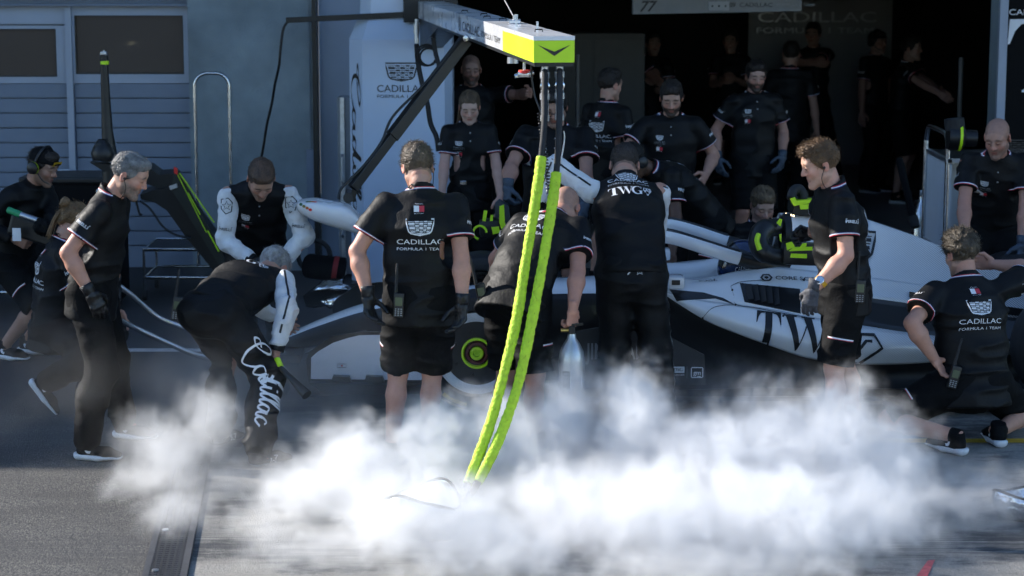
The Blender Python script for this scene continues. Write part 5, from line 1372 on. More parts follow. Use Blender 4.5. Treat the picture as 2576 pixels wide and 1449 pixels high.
# front wing
for sgn in (1,-1):
    for i, (u0, c_, z0, a_) in enumerate(((-1.10,.26,.10,.10),(-.93,.16,.17,.3),(-.80,.14,.24,.45))):
        P = []
        for (v_, dz, du) in ((.10,.06,-.04),(.40,.03,-.02),(.70,.0,.03),(.93,-.005,.08)):
            o_ = C(u0+du, sgn*v_, z0+dz); d_ = Vector((math.cos(a_),0,math.sin(a_))); n_ = Vector((-math.sin(a_),0,math.cos(a_)))
            P.append([o_, o_+d_*c_*.3+n_*.018, o_+d_*c_*.7+n_*.014, o_+d_*c_, o_+d_*c_*.6-n_*.002])
        V, F = grid_mesh(P, True); F += [tuple(range(4,-1,-1)), tuple(15+j for j in range(5))]
        raw('wing_element', V, F, CARBON, car, False)
    ep = [PX(*p, 12.36) for p in ((770,905),(780,884),(834,846),(903,835),(1000,834),(1060,850),(1075,985),(966,988),(812,985),(776,966))]
    ei = [PX(*p, 12.352) for p in ((782,953),(783,899),(800,884),(838,862),(872,851),(905,843),(1000,842),(1050,858),(1062,950),(1060,956))]
    if sgn == -1: ep = [Vector((p.x, 2*CY-p.y, p.z)) for p in ep]; ei = [Vector((p.x, 2*CY-p.y, p.z)) for p in ei]
    m = MB(); m.prism(ep, (0,.014*sgn,0)); e_ = m.build('endplate', CARK, car)
    m = MB(); m.prism(ei, (0,-.004*sgn,0)); m.build('endplate_panel', mat('silver_panel', (.66,.69,.76), .14, var=.04, coat=.5), e_)
    for px in (835, 918):
        q = [PX(px,955,12.33),PX(px+4,942,12.33),PX(px+45,944,12.33),PX(px+50,958,12.33)]
        if sgn == -1: q = [Vector((p.x, 2*CY-p.y, p.z)) for p in q]
        m = MB(); m.prism(q, (0,-.05*sgn,0)); m.build('canard', CARK, e_)
    q = [PX(782,957,12.36),PX(1070,966,12.36),PX(1070,986,12.36),PX(815,984,12.36)]
    if sgn == -1: q = [Vector((p.x, 2*CY-p.y, p.z)) for p in q]
    m = MB(); m.prism(q, (0,-.07*sgn,0)); m.build('foot_plate', CARK, e_)
    m = MB(); m.beam(C(-.98,sgn*.05,.22), C(-.98,sgn*.06,.13), .10, .02, up=(1,0,0)); m.build('wing_pylon', CARBON, car)
flatprint('endplate_mark', [(ribbon2d([(-.026,-.011),(.026,-.011),(.026,.011),(-.026,.011)], .003, True), PRINTK), (poly2d([(.006*math.cos(t), .006*math.sin(t)) for t in np.linspace(0,2*math.pi,9)[:-1]]), PRINTR)], PX(860,920,12.345), (1,0,0), (0,0,1), car)
# rear wing and gearbox, beyond the frame
m = MB(); m.box(C(3.95,0,.78), (.32,1.0,.03), bev=.01); m.build('rear_wing_flap', CARW, car)
for sgn in (1,-1):
    m = MB(); m.box(C(3.95,sgn*.51,.66), (.5,.012,.5)); m.build('rear_endplate', CARK, car)
m = MB(); m.beam(C(3.0,0,.35), C(4.0,0,.4), .22, .3, bev=.06); m.build('gearbox', CARBON, car)
# ---- driver
drv = empty('driver', tuple(C(1.62,0,.25)), 'racing driver in a dark blue patterned helmet sitting in the cockpit', 'person')
HM = bpy.data.materials.new('painted_helmet'); HM.use_nodes = True; nt = HM.node_tree; N = nt.nodes; Lk = nt.links; hb = N['Principled BSDF']
tc = N.new('ShaderNodeTexCoord'); vo = N.new('ShaderNodeTexVoronoi'); vo.inputs['Scale'].default_value = 9; Lk.new(tc.outputs['Object'], vo.inputs['Vector']); cr = N.new('ShaderNodeValToRGB')
cr.color_ramp.interpolation = 'CONSTANT'; cr.color_ramp.elements[0].color = (.008,.01,.016,1); e = cr.color_ramp.elements.new(.62); e.color = (.012,.03,.09,1); e = cr.color_ramp.elements.new(.80); e.color = (.05,.12,.22,1); cr.color_ramp.elements[-1].position = .93; cr.color_ramp.elements[-1].color = (.6,.62,.65,1)
Lk.new(vo.outputs['Color'], cr.inputs[0]); Lk.new(cr.outputs[0], hb.inputs['Base Color']); hb.inputs['Roughness'].default_value = .15; hb.inputs['Coat Weight'].default_value = .6
hc_ = PX(1868,655,13.30)
s = SDF(np.array(hc_)-.2, np.array(hc_)+.2, .008); s.ell(np.array(hc_), (.142,.125,.135), k=.01); s.ell(np.array(hc_)+np.array([-.06,0,-.06]), (.10,.095,.09), k=.04); V, Q = s.mesh(); hel = raw('helmet', V, Q, HM, drv); hbv = bvh_of(hel)
b = MB(); b.add(*grid_mesh([[hc_+Vector((-.0,0,.015))+Vector((-math.cos(a)*(.146), math.sin(a)*.13, z)) for a in np.linspace(-1.35,1.35,15)] for z in (-.03,.0,.035)])); b.build('visor', mat('visor_dark', (.012,.014,.018), .06, coat=.5), drv, True)
decal('helmet_text', [(text2d('CADILLAC', .026, width=.13, shear=.25), PRINTW, -.0, .0), (twg2d(.06), PRINTW, .05, -.05), (text2d('JIM BEAM', .022, bold=.012, width=.10), PRINTW, -.05, .075)], hc_+Vector((0,-.2,.0)), (1,0,.2), (-.2,.35,1), hbv, hel, back=.3, reach=.5)
b = SDF(np.array(C(1.2,-.35,.1)) - np.array([.3,.6,0]), np.array(C(2.1,.35,.9)), .012)
b = SDF((CX+.7, CY-.4, .2), (CX+2.1, CY+.4, 1.0), .012); t_ = np.array(hc_)
b.ecap(t_+np.array([.12,0,-.42]), t_+np.array([.06,0,-.2]), (0,1,0), .17,.11,.19,.11, k=.04)
for sg_ in (1,-1): b.cap(t_+np.array([.05,.18*sg_,-.2]), t_+np.array([-.18,.2*sg_,-.34]), .055,.05, k=.04); b.cap(t_+np.array([-.18,.2*sg_,-.34]), t_+np.array([-.42,.09*sg_,-.2]), .048,.036, k=.03); b.cap(t_+np.array([-.42,.09*sg_,-.2]), t_+np.array([-.46,.07*sg_,-.16]), .04,.036, k=.02); b.cap(t_+np.array([.1,.09*sg_,-.45]), t_+np.array([-.5,.1*sg_,-.4]), .08,.06, k=.04)
V, Q = b.mesh(); raw('race_suit', V, Q, BLACK, drv)
# ------------------------------------------------------------------ equipment
# lime sleeved hoses hanging from the boom
def hose(pts, Y0, Y1, label, start):
    n = len(pts); P = [PX(x, y, Y0+(Y1-Y0)*i/(n-1)) for i, (x, y) in enumerate(pts)]
    ob = empty('wheel_gun_hose', tuple(P[-1]), label, 'hose', 'lime hoses under the boom')
    C_ = crom(P, 24); ys = crom([(a, b, 0) for a, b in pts], 24); k = next(i for i, q in enumerate(ys) if q.y > start)
    b = MB(); b.tube(C_[:k+4:3], .0165, 12); b.build('rubber_hose', RUBBER, ob, True)
    S = C_[k:]; r = []
    ph = 0
    for i in range(len(S)): 
        ph += .52+.10*math.sin(i*.37); r.append(.0245+.0026*abs(math.sin(ph*.5+.6*math.sin(i*.05)))+.0012*math.sin(i*1.9)+.0014*math.sin(i*.11))
    end = int(len(S)*.93)
    b = MB(); b.tube(S[:end], r[:end], 16); b.build('lime_sleeve', LIMEF, ob, True)
    b = MB(); b.tube(S[end-2:], .016, 12); b.build('hose_tail', RUBBER, ob, True)
    b = MB(); Z = []                                        # lacing
    for i in range(0, end, 3):
        t = (S[min(i+1,end-1)]-S[max(i-1,0)]).normalized(); sd = t.cross(Vector((0,-1,0))).normalized(); fr = Vector((0,-1,0)); fr = (fr-t*fr.dot(t)).normalized()
        a = .15+ (.75 if (i//3) % 2 else -.35); Z.append(S[i]+(fr*math.cos(a)+sd*math.sin(a))*(r[i]+.001))
    b.tube(Z, .0011, 5); b.build('lacing', mat('lacing_dark', (.22,.32,.02), .7), ob, True)
    b = MB(); p = P[0]
    for (z0, z1, rr) in ((.03,-.02,.020),(-.02,-.05,.026),(-.05,-.13,.021),(-.13,-.16,.027),(-.16,-.24,.020),(-.24,-.27,.024)): b.cyl(p+Vector((0,0,z0)), p+Vector((0,0,z1)), rr, 14)
    b.build('coupling', ALU, ob, True)
    b = MB(); b.lathe(p+Vector((0,-.02,-.09)), (0,-1,0), [(0,.026),(.02,.026),(.024,.018),(.012,.016),(.012,0)], 16); b.build('valve_body', STEEL, ob, True)
    return P
h_a = hose([(1371,172),(1370,240),(1370,300),(1362,395),(1345,520),(1322,660),(1300,800),(1270,930),(1235,1060),(1195,1170),(1163,1248)], 10.98, 10.15, 'left lime green sleeved hose hanging from the boom nose', 392)
h_b = hose([(1408,170),(1408,240),(1407,310),(1400,430),(1385,540),(1362,680),(1335,820),(1305,960),(1265,1080),(1225,1170),(1186,1244)], 10.98, 10.12, 'right lime green sleeved hose hanging from the boom nose', 430)
vl = empty('shut_off_valve', tuple(PX(1320,175,11.1)), 'small red and silver shut-off valve under the boom nose', 'valve')
b = MB(); b.cyl(PX(1319,158,11.1), PX(1319,176,11.1), .008, 10); b.build('stem', ALU, vl); b = MB(); b.lathe(PX(1319,176,11.1), (0,0,-1), [(0,.0),(0,.03),(.014,.032),(.02,.02)], 18); b.build('red_knob', RED, vl, True)
b = MB(); q = PX(1319,187,11.1); b.box(q, (.07,.04,.03), bev=.008); b.cyl(q+Vector((.05,0,.01)), q-Vector((.05,0,.01)), .012, 10); b.build('valve_block', STEEL, vl, True)
cc = empty('coiled_lead', tuple(PX(1335,170,11.05)), 'thin coiled black lead beside the hose couplings', 'cable')
b = MB(); b.tube(crom([PX(1336,165,11.05),PX(1338,200,11.05),PX(1345,240,11.05),PX(1356,270,11.03),PX(1362,285,11.02)], 6), .005, 6); b.build('lead', BLACKP, cc, True)
co = []; 
for i in range(260):
    t = i/259; c = PX(1358+24*t, 282+205*t, 11.04); co.append(c+Vector((.013*math.cos(i*.62), .013*math.sin(i*.62), 0)))
b = MB(); b.tube(co, .0035, 5); b.build('coil', BLACKP, cc, True)
b = MB(); b.tube(crom([PX(1418,330,10.95),PX(1420,350,10.95),PX(1412,400,10.93),PX(1403,425,10.93)], 6), .0035, 6); b.build('lead', ALU, cc, True)

# foil-lined cooling bag: black outside, silver inside
def foil_bag(c, w, d, h, rz, label, outer=BLACK2, inner=FOIL):
    o = empty('foil_cooling_bag', tuple(c), label, 'bag', 'foil-lined cooling bags'); c = Vector(c); R = Matrix.Rotation(rz, 3, 'Z')
    def ring(z, s, j=0.0):
        return [c + R @ Vector((w/2*s*math.copysign(abs(math.cos(t))**.7, math.cos(t)), d/2*s*math.copysign(abs(math.sin(t))**.7, math.sin(t)), z*(1+.22*math.sin(2*t+j)))) for t in np.linspace(0, 2*math.pi, 33)[:-1]]
    V, F = grid_mesh([ring(.004,.86), ring(h*.4,.98), ring(h*.8,1.02), ring(h,1.0), ring(h*1.02,.95)], True); F.append(tuple(range(31,-1,-1)))
    raw('outer_shell', V, F, outer, o)
    V, F = grid_mesh([ring(h*1.01,.96), ring(h*.8,.94), ring(h*.3,.84), ring(.02,.7)], True); F.append(tuple(96+j for j in range(32)))
    raw('foil_lining', V, F, inner, o)
    b = MB(); b.tube(ring(h*1.01,.98), .007, 8, closed=True); b.build('rim_binding', BLACK2, o, True)
    return o
gpt = GP(1062,1345); foil_bag(gpt, .36, .34, .19, .3, 'silver foil-lined bag on the ground half lost in the white smoke', ALU)
gpt = GP(2590,1300); foil_bag(gpt, .36, .30, .12, -.35, 'shiny silver foil bag lying at the right edge of the frame', FOIL)
# folded foil cover near the nose
fc = empty('foil_cover', tuple(PX(840,745,15.6)), 'crumpled black cover with silver foil lining on the ground by the tower', 'cover')
def sheet(pts, m_, nm, bulge=.03):
    b = MB(); P = [PX(x, y, Y) for x, y, Y in pts]; b.prism(P, (0,.05,-.01)); return b.build(nm, m_, fc)
sheet([(762,745,15.75),(790,722,15.8),(880,720,15.8),(912,738,15.75),(905,752,15.7),(790,775,15.7),(770,772,15.7)], BLACK2, 'black_shell')
for pts in ([(783,732,15.72),(815,702,15.78),(862,702,15.78),(866,716,15.74),(900,728,15.7),(910,733,15.7),(850,728,15.68)], [(805,757,15.64),(840,742,15.66),(880,738,15.66),(925,742,15.64),(880,752,15.6),(830,775,15.6)]):
    P = [PX(*p) for p in pts]; ce = sum(P, Vector())/len(P); V = [ce+Vector((0,-.05,.02))]+P; F = [(0, i+1, (i+1) % len(P)+1) for i in range(len(P))]
    bm = bmesh.new(); vs = [bm.verts.new(v - world_loc(fc)) for v in V]; [bm.faces.new([vs[i] for i in f]) for f in F]; bmesh.ops.subdivide_edges(bm, edges=bm.edges[:], cuts=4, use_grid_fill=True)
    for v in bm.verts: v.co += Vector(((vnoise(np.array([[*(v.co*26)]]))[0]-.5)*.02, (vnoise(np.array([[*(v.co*22+Vector((7,3,1)))]]))[0]-.5)*.05, (vnoise(np.array([[*(v.co*30)]]))[0]-.5)*.02))
    me = bpy.data.meshes.new('foil_flap'); bm.to_mesh(me); bm.free(); me.polygons.foreach_set('use_smooth', [True]*len(me.polygons)); link('foil_flap', me, FOIL, fc)
    m_ = MB(); m_.tube([p+Vector((0,-.01,0)) for p in P], .007, 8, closed=True); m_.build('binding', BLACK2, fc, True)
# gas bottle held by the bending man
def gas_bottle(top):
    gb = empty('gas_bottle', (top.x, top.y, max(0, top.z-.5)), 'silver gas bottle with black valve handle held above the smoke', 'bottle')
    H_ = .46; c0 = top-Vector((0,0,H_))
    b = MB(); b.lathe(c0, (0,0,1), [(0,.0),(0,.055),(.01,.068),(.03,.072),(H_*.62,.072),(H_*.74,.066),(H_*.84,.045),(H_*.9,.026),(H_*.96,.022)], 36); bt = b.build('cylinder', mat('bottle_chrome', (.50,.51,.52), .34, metal=.85, var=.12), gb, True)
    b = MB(); b.box(top+Vector((0,0,-.0)), (.035,.035,.05), bev=.006); b.beam(top+Vector((-.02,0,.03)), top+Vector((.06,0,.035)), .02, .012); b.build('valve', BLACKP, gb)
    b = MB(); b.cyl(top+Vector((-.015,0,.0)), top+Vector((-.06,0,.0)), .011, 12); b.build('brass_outlet', mat('brass', (.55,.38,.12), .3, metal=1), gb, True)
    btb = bvh_of(bt); decal('label', [(poly2d([(-.05,-.045),(-.012,-.045),(-.012,.05),(-.05,.05)]), PRINTK), (poly2d([(-.011,-.045),(.055,-.045),(.055,.02),(-.011,.02)]), PRINTW)], Vector((c0.x, c0.y-.1, c0.z+H_*.42)), (1,0,0), (0,0,1), btb, gb, reach=.3)
    decal('label_text', [(text2d('UN1013', .016, width=.05), PRINTB, .022, .0), (text2d('DIOXIDE', .011, width=.032), PRINTW, -.031, .02), (text2d('CARBON', .010, width=.03), PRINTW, -.031, .036)], Vector((c0.x, c0.y-.1, c0.z+H_*.42)), (1,0,0), (0,0,1), btb, gb, reach=.3, off=.005)
# front jack
jk = empty('front_jack', tuple(GP(620,905)), 'polished tubular front jack with two long handles under the nose', 'jack')
for pts in ([(297,718,12.55),(330,742,12.6),(362,770,12.65),(400,800,12.7),(450,820,12.75),(520,845,12.85),(640,880,13.0),(715,888,13.1)], [(297,803,12.35),(340,825,12.45),(420,862,12.55),(500,895,12.65),(600,915,12.85),(715,925,13.0)]):
    b = MB(); b.tube(crom([PX(*p) for p in pts], 5), .017, 10); b.build('handle', STEEL, jk, True)
b = MB(); b.beam(PX(690,890,13.2), PX(760,892,13.2), .3, .05); b.build('cradle', BLACKP, jk)
for sg_ in (-1,1):
    q = PX(700,905,13.2+.16*sg_); b = MB(); b.lathe(Vector((q.x, q.y, .07)), (0,1,0), [(-.02,.02),(-.02,.07),(.02,.07),(.02,.02)], 20); b.build('jack_wheel', RUBBER, jk, True)
# tall tapered mast with lime band
ms = empty('camera_mast', tuple(PX(275,720,15.6)), 'tall black tapered mast with a lime band and silver tip', 'mast')
P = [PX(262,150,15.6),PX(266,250,15.6),PX(270,330,15.6),(PX(277,400,15.6)),PX(280,720,15.6)]; P[-1].z = 0
b = MB(); b.tube(P, [.028,.034,.042,.06,.07], 16); b.build('mast_tube', BLACKP, ms, True)
b = MB(); b.cyl(PX(262,140,15.6), PX(262.5,154,15.6), .031, 16); b.build('top_collar', BLACKP, ms, True)
b = MB(); b.cyl(PX(263,153,15.6), PX(263.2,162,15.6), .0315, 16); b.build('lime_band', LIME, ms, True)
b = MB(); b.box(PX(261,134,15.6), (.045,.045,.025), bev=.005); b.cyl(PX(261,130,15.6), PX(261,126,15.6), .006, 8); b.build('silver_tip', ALU, ms)
b = MB(); b.lathe(PX(258,385,15.45), (0,0,-1), [(-.10,.03),(-.05,.065),(.0,.085),(.05,.075),(.06,.0)], 24); b.box(PX(249,377,15.42), (.05,.05,.10), bev=.01); b.build('camera_head', BLACKP, ms, True)
b = MB(); b.prism([PX(225,408,15.42),PX(285,415,15.42),PX(282,430,15.42),PX(262,432,15.42)], (0,.12,0)); b.build('head_tray', BLACKP, ms)
# spare front wing leaning on the steel trolley
wg = empty('spare_front_wing', tuple(PX(480,560,16.6)), 'black spare front wing with lime edging and a red tip stored upright', 'wing')
def plate(name, pts, m_, ext=(0,.03,0)):
    b = MB(); b.prism([PX(*p) for p in pts], ext); return b.build(name, m_, wg)
plate('endplate', [(437,421,16.5),(452,430,16.5),(560,640,16.5),(590,705,16.5),(575,705,16.5),(433,480,16.5)], mat('wing_dark', (.016,.02,.016), .4, var=.2), (0,.02,0))
plate('red_tip', [(437,420,16.495),(446,424,16.495),(447,440,16.495),(438,436,16.495)], RED, (0,.03,0))
for pts in ([(446,440),(448,440),(520,585),(518,585)], [(450,436),(453,436),(540,560),(537,560)], [(472,485),(474,485),(505,540),(502,540)], [(520,580),(524,580),(552,632),(549,634)]):
    plate('lime_edge', [(x, y, 16.49) for x, y in pts], LIME, (0,.02,0))
plate('flap', [(352,424,16.6),(376,423,16.6),(400,440,16.6),(436,437,16.6),(440,478,16.6),(420,480,16.6),(365,462,16.6),(350,450,16.6)], BLACKP, (0,.2,.02))
plate('main_plane', [(352,490,16.55),(380,480,16.55),(440,470,16.55),(480,520,16.55),(575,650,16.55),(620,705,16.55),(560,708,16.55),(470,600,16.55),(420,530,16.55),(390,510,16.55),(355,502,16.55)], BLACKP, (0,.25,.02))
plate('sensor_pod', [(425,468,16.48),(444,462,16.48),(446,472,16.48),(428,478,16.48)], ALU, (0,.02,0))
b = MB(); b.tube(crom([PX(352,505,16.5),PX(372,520,16.5),(PX(385,535,16.5)),PX(410,570,16.5),PX(440,590,16.5),PX(480,600,16.5)], 6), .009, 8); b.build('loom', BLACKP, wg, True)
b = MB(); b.tube(crom([PX(340,495,16.45),PX(346,520,16.45),PX(352,540,16.45),PX(357,538,16.45)], 6), .009, 8); b.build('loom', BLACKP, wg, True)
# steel trolleys
def trolley(label, px0, px1, tops, Y0, Y1, shelf=BLACKP, group='steel trolleys'):
    g0 = PX(px0, 700, Y0); o = empty('steel_trolley', (PX((px0+px1)/2, 700, Y0).x, (Y0+Y1)/2, 0), label, 'trolley', group)
    x0, x1 = PX(px0,650,Y0).x, PX(px1,650,Y0).x
    for py in tops:
        z = PX(px0, py, Y0).z; b = MB(); b.tube([(x0,Y0,z),(x1,Y0,z),(x1,Y1,z),(x0,Y1,z)], .012, 10, closed=True); b.build('rail', STEEL, o, True)
        b = MB(); b.box(((x0+x1)/2,(Y0+Y1)/2,z-.012), (x1-x0-.02,Y1-Y0-.02,.012)); b.build('shelf', shelf, o)
    zt_ = PX(px0, tops[0], Y0).z
    for x in (x0,x1):
        for y in (Y0,Y1):
            b = MB(); b.cyl((x,y,.07), (x,y,zt_), .011, 10); b.build('post', STEEL, o, True)
            b = MB(); b.lathe((x-.015,y,.04), (1,0,0), [(0,.01),(0,.04),(.03,.04),(.03,.01)], 16); b.build('caster', RUBBER, o, True)
    return o
trolley('low steel trolley under the spare front wing', 362, 640, (627,698), 16.75, 17.35)
trolley('steel trolley cut by the left edge of the frame', -90, 72, (665,735), 15.9, 16.5)
cs = empty('equipment_case', tuple(GP(200,742)), 'big matt black equipment case behind the cameraman', 'case')
b = MB(); p = PX(200,700,16.3); b.box((p.x-.05, 16.5, .52), (.72,.5,.94), bev=.03); b.build('box', BLACK2, cs); b = MB(); b.box((p.x-.05, 16.5, 1.01), (.76,.54,.05), bev=.015); b.build('lid', BLACKP, cs)
for dx_ in (-.25,.2):
    b = MB(); b.box((p.x+dx_, 16.235, .9), (.07,.03,.09), bev=.008); b.build('latch', ALU, cs)
bg_ = empty('kit_bag', tuple(GP(800,712)), 'dark rounded kit bag with a red end by the tower base', 'bag')
b = MB(); b.tube(crom([PX(775,668,16.9),PX(800,672,16.85),PX(840,676,16.8),PX(870,680,16.8)], 5), [.05]+[.10]*14+[.06], 16); b.build('body', BLACK2, bg_, True); b = MB(); b.tube([PX(838,676,16.78),PX(850,678,16.78)], .104, 18); b.build('red_band', mat('dark_red_cloth', (.25,.02,.02), .7), bg_, True)
b = MB(); c = PX(790,645,17.2); b.tube([c+Vector((.13*math.cos(t), .02, .13*math.sin(t))) for t in np.linspace(0,2*math.pi,25)[:-1]], .02, 10, closed=True); tag(b.build('coiled_pipe', RUBBER, None, True, org=tuple(c)), 'dark coiled pipe leaning on the wall behind the white-sleeved man', 'pipe')
# blowers: black housings with lime panels
bl = empty('airbox_cooling_fan', tuple(PX(1990,610,12.9)), 'black cooling fan with lime panels plugged into the airbox', 'fan')
b = MB(); b.tube(crom([PX(1985,650,12.75),PX(1950,645,12.72),PX(1918,632,12.72),PX(1908,605,12.75),PX(1918,580,12.8),PX(1950,572,12.88),PX(1972,575,12.95)], 6), [.055]*10+[.062]*17+[.055]*10, 18); b.build('duct', BLACKP, bl, True)
b = MB(); b.tube(crom([PX(1911,628,12.655),PX(1904,606,12.66),PX(1908,590,12.69)], 5), .016, 8); b.build('lime_trim', LIME, bl, True)
b = MB(); b.beam(PX(1966,636,12.72), PX(2075,640,12.72), .16, .13, bev=.03); b.build('motor_housing', BLACKP, bl, True)
for q in ([(1977,612),(1992,608),(2000,620),(1980,630)], [(1984,632),(2044,630),(2044,621),(1996,622)], [(1988,648),(2030,650),(2030,639),(1990,638)], [(2012,622),(2020,612),(2030,612),(2028,620)]):
    b = MB(); b.prism([PX(x, y, 12.63) for x, y in q], (0,.01,0)); b.build('lime_panel', LIME, bl)
b = MB(); b.lathe(PX(1962,590,12.95), (1,0,0), [(0,.10),(.02,.13),(.06,.13),(.06,.09)], 28); b.build('collar', BLACKP, bl, True)
for q in ([(1953,561),(1962,550),(1968,552),(1964,570)], [(1960,590),(1966,588),(1966,610),(1962,606)]):
    b = MB(); b.prism([PX(x, y, 12.8) for x, y in q], (0,.012,0)); b.build('lime_panel', LIME, bl)
b = MB(); b.prism([PX(1994,540,13.15),PX(2000,505,13.15),PX(2070,508,13.15),PX(2070,545,13.15)], (0,.26,0)); b.build('top_unit', BLACKP, bl)
b = MB(); b.tube(crom([PX(1990,500,13.15),PX(1996,480,13.18),PX(2010,475,13.2),PX(2020,490,13.2),PX(2018,508,13.2)], 5), .03, 12); b.build('top_duct', RUBBER, bl, True)
b = MB(); b.prism([PX(1988,500,13.12),PX(2000,496,13.12),PX(2004,505,13.12),PX(2045,502,13.12),PX(2046,510,13.12),PX(1997,518,13.12)], (0,.1,0)); b.build('lime_panel', LIME, bl)
b = MB(); b.prism([PX(2012,515,13.12),PX(2060,512,13.12),PX(2060,525,13.12),PX(2014,527,13.12)], (0,.02,0)); b.build('lime_panel', LIME, bl)
LEDM = mat('led', (1,.9,.6), .4, emis=(1,.75,.4), estr=4)
for i in range(4):
    b = MB(); b.lathe(PX(1977+i*6.5,538+i*1.6,13.05), (0,-1,0), [(0,.006),(.004,.005),(.006,0)], 8); b.build('led', LEDM, bl, True)
flatprint('warning_label', [(poly2d([(-.016,-.014),(.016,-.014),(0,.015)]), YEL), (ribbon2d([(-.016,-.014),(.016,-.014),(0,.015)], .003, True), PRINTK)], PX(1986,556,13.02), (1,0,0), (0,.2,1), bl)
def brake_blower(px, py, Y, k, label):
    o = empty('brake_blower', tuple(PX(px, py, Y)), label, 'blower', 'black and lime brake blowers'); c = PX(px, py, Y)
    b = MB(); b.lathe(c+Vector((-.10*k,0,0)), (1,0,-.05), [(0,.0),(0,.085*k),(.03*k,.095*k),(.10*k,.09*k),(.12*k,.06*k),(.2*k,.06*k),(.2*k,0)], 28); b.build('housing', BLACKP, o, True)
    b = MB(); b.lathe(c+Vector((-.03*k,0,0)), (1,0,-.05), [(0,.097*k),(.02*k,.098*k)], 28); b.build('lime_ring', LIME, o, True)
    b = MB(); b.cyl(c+Vector((-.05*k,0,.05*k)), c+Vector((-.06*k,0,.13*k)), .07*k, 24); b.build('intake', RUBBER, o, True)
    return o
brake_blower(2420, 345, 15.0, 1.0, 'black blower with lime ring on the white trolley shelf')
wb = empty('wheel_blower', tuple(PX(1250,560,14.35)), 'black and lime blower carried over the far front wheel', 'blower')
b = MB(); b.beam(PX(1205,575,14.35), PX(1262,572,14.35), .13, .13, bev=.04); b.build('housing', BLACKP, wb, True)
for q in ([(1213,556),(1217,530),(1226,531),(1222,557)], [(1232,556),(1234,542),(1241,541),(1240,556)], [(1256,520),(1268,516),(1270,560),(1276,575),(1266,592),(1256,560)], [(1236,572),(1255,570),(1258,585),(1240,590)]):
    b = MB(); b.prism([PX(x, y, 14.27) for x, y in q], (0,.03,0)); b.build('lime_panel', LIME, wb)
b = MB(); c = PX(1207,585,14.25); b.tube([c+Vector((.045*math.cos(t), 0, .045*math.sin(t))) for t in np.linspace(0,4.5,12)], .008, 8); b.build('lime_ring', LIME, wb, True)
b = MB(); b.prism([PX(1245,515,14.36),PX(1256,505,14.36),PX(1280,520,14.36),PX(1284,560,14.36),PX(1262,590,14.36),PX(1246,560,14.36)], (0,.12,0)); b.build('handle', mat('blower_grey', (.04,.045,.055), .5), wb)
# white service trolley at right
tr_ = empty('service_trolley', tuple(PX(2490,600,15.2)), 'white service trolley with steel push bar and black shelves at right', 'trolley')
TX0, TX1 = PX(2384,400,15.05).x, PX(2384,400,15.05).x+1.3
WT = mat('trolley_white', (.60,.64,.70), .4, var=.05)
b = MB(); b.box((TX0+.02, 15.45, .72), (.02,.8,1.1)); b.build('side_panel', WT, tr_)
b = MB(); b.box(((TX0+TX1)/2+.1, 15.85, .72), (TX1-TX0-.15,.02,1.1)); b.build('back_panel', WT, tr_)
b = MB(); b.box(((TX0+TX1)/2+.16, 15.02, .78), (TX1-TX0-.3,.02,.55)); fp_ = b.build('front_panel', WT, tr_)
flatprint('panel_crest', [(crest2d(.2), PRINTK)], PX(2560,372,15.008), (1,0,0), (0,0,1), tr_)
for z in (.25,.62,1.28):
    b = MB(); b.box(((TX0+TX1)/2, 15.45, z), (TX1-TX0-.06,.76,.018)); b.build('shelf', BLACKP, tr_)
    b = MB(); b.box((TX0+.012, 15.45, z), (.03,.84,.03)); b.build('shelf_rail', ALU, tr_)
b = MB(); b.box(((TX0+TX1)/2, 15.04, 1.285), (TX1-TX0,.02,.03)); b.build('shelf_rail', ALU, tr_)
for y in (15.05,15.85):
    b = MB(); b.cyl((TX0,y,.08), (TX0,y,1.38), .018, 12); b.cyl((TX1,y,.08), (TX1,y,1.3), .018, 12); b.build('post', STEEL, tr_, True)
b = MB(); b.tube(crom([(TX0,15.05,1.36),(TX0,15.1,1.44),(TX0,15.2,1.47),(TX0,15.7,1.47),(TX0,15.8,1.44),(TX0,15.85,1.36)], 5), .018, 12); b.build('push_bar', STEEL, tr_, True)
# things standing in the dark garage
gs = empty('gas_cylinder', tuple(PX(2318,560,17.0)), 'chrome gas cylinder standing in the dark garage', 'cylinder')
q = PX(2318,562,17.0); q.z = .006; b = MB(); b.lathe(q, (0,0,1), [(0,0),(0,.08),(.62,.08),(.72,.05),(.76,.025),(.8,.025)], 24); b.build('cylinder', STEEL, gs, True); b = MB(); b.box(q+Vector((0,0,.82)), (.05,.05,.05), bev=.01); b.build('valve', ALU, gs)
pl = empty('leaning_pole', tuple(PX(2300,570,16.8)), 'black padded pole leaning beside the gas cylinder', 'pole')
b = MB(); b.cyl(PX(2262,400,16.9), PX(2300,560,16.6), .03, 12); b.build('shaft', BLACK2, pl, True); b = MB(); b.cyl(PX(2296,545,16.62), PX(2303,572,16.58), .038, 12); b.build('pad', RUBBER, pl, True)
for (px, Y, lab) in ((1452,20.5,'thin tall rod stand left in the dark garage'), (2410,20.0,'dark slender post with pale top in the garage')):
    o = empty('garage_post', (PX(px,400,Y).x, Y, 0), lab, 'post'); b = MB(); b.cyl((PX(px,400,Y).x, Y, .006), (PX(px,400,Y).x, Y, 1.75), .022, 12); b.build('shaft', mat('post_grey', (.12,.11,.10), .4), o, True); b = MB(); b.cyl((PX(px,400,Y).x, Y, .006), (PX(px,400,Y).x, Y, .05), .14, 20); b.build('foot', BLACKP, o)
pn = empty('garage_cabinet', (PX(1490,300,22.5).x, 22.5, 0), 'brownish grey cabinet deep inside the dark garage', 'cabinet')
xx = PX(1490,300,22.5).x; b = MB(); b.box((xx, 22.7, .95), (1.1,.4,1.85), bev=.01); b.build('body', mat('cabinet_brown', (.05,.045,.04), .5, var=.1), pn); 
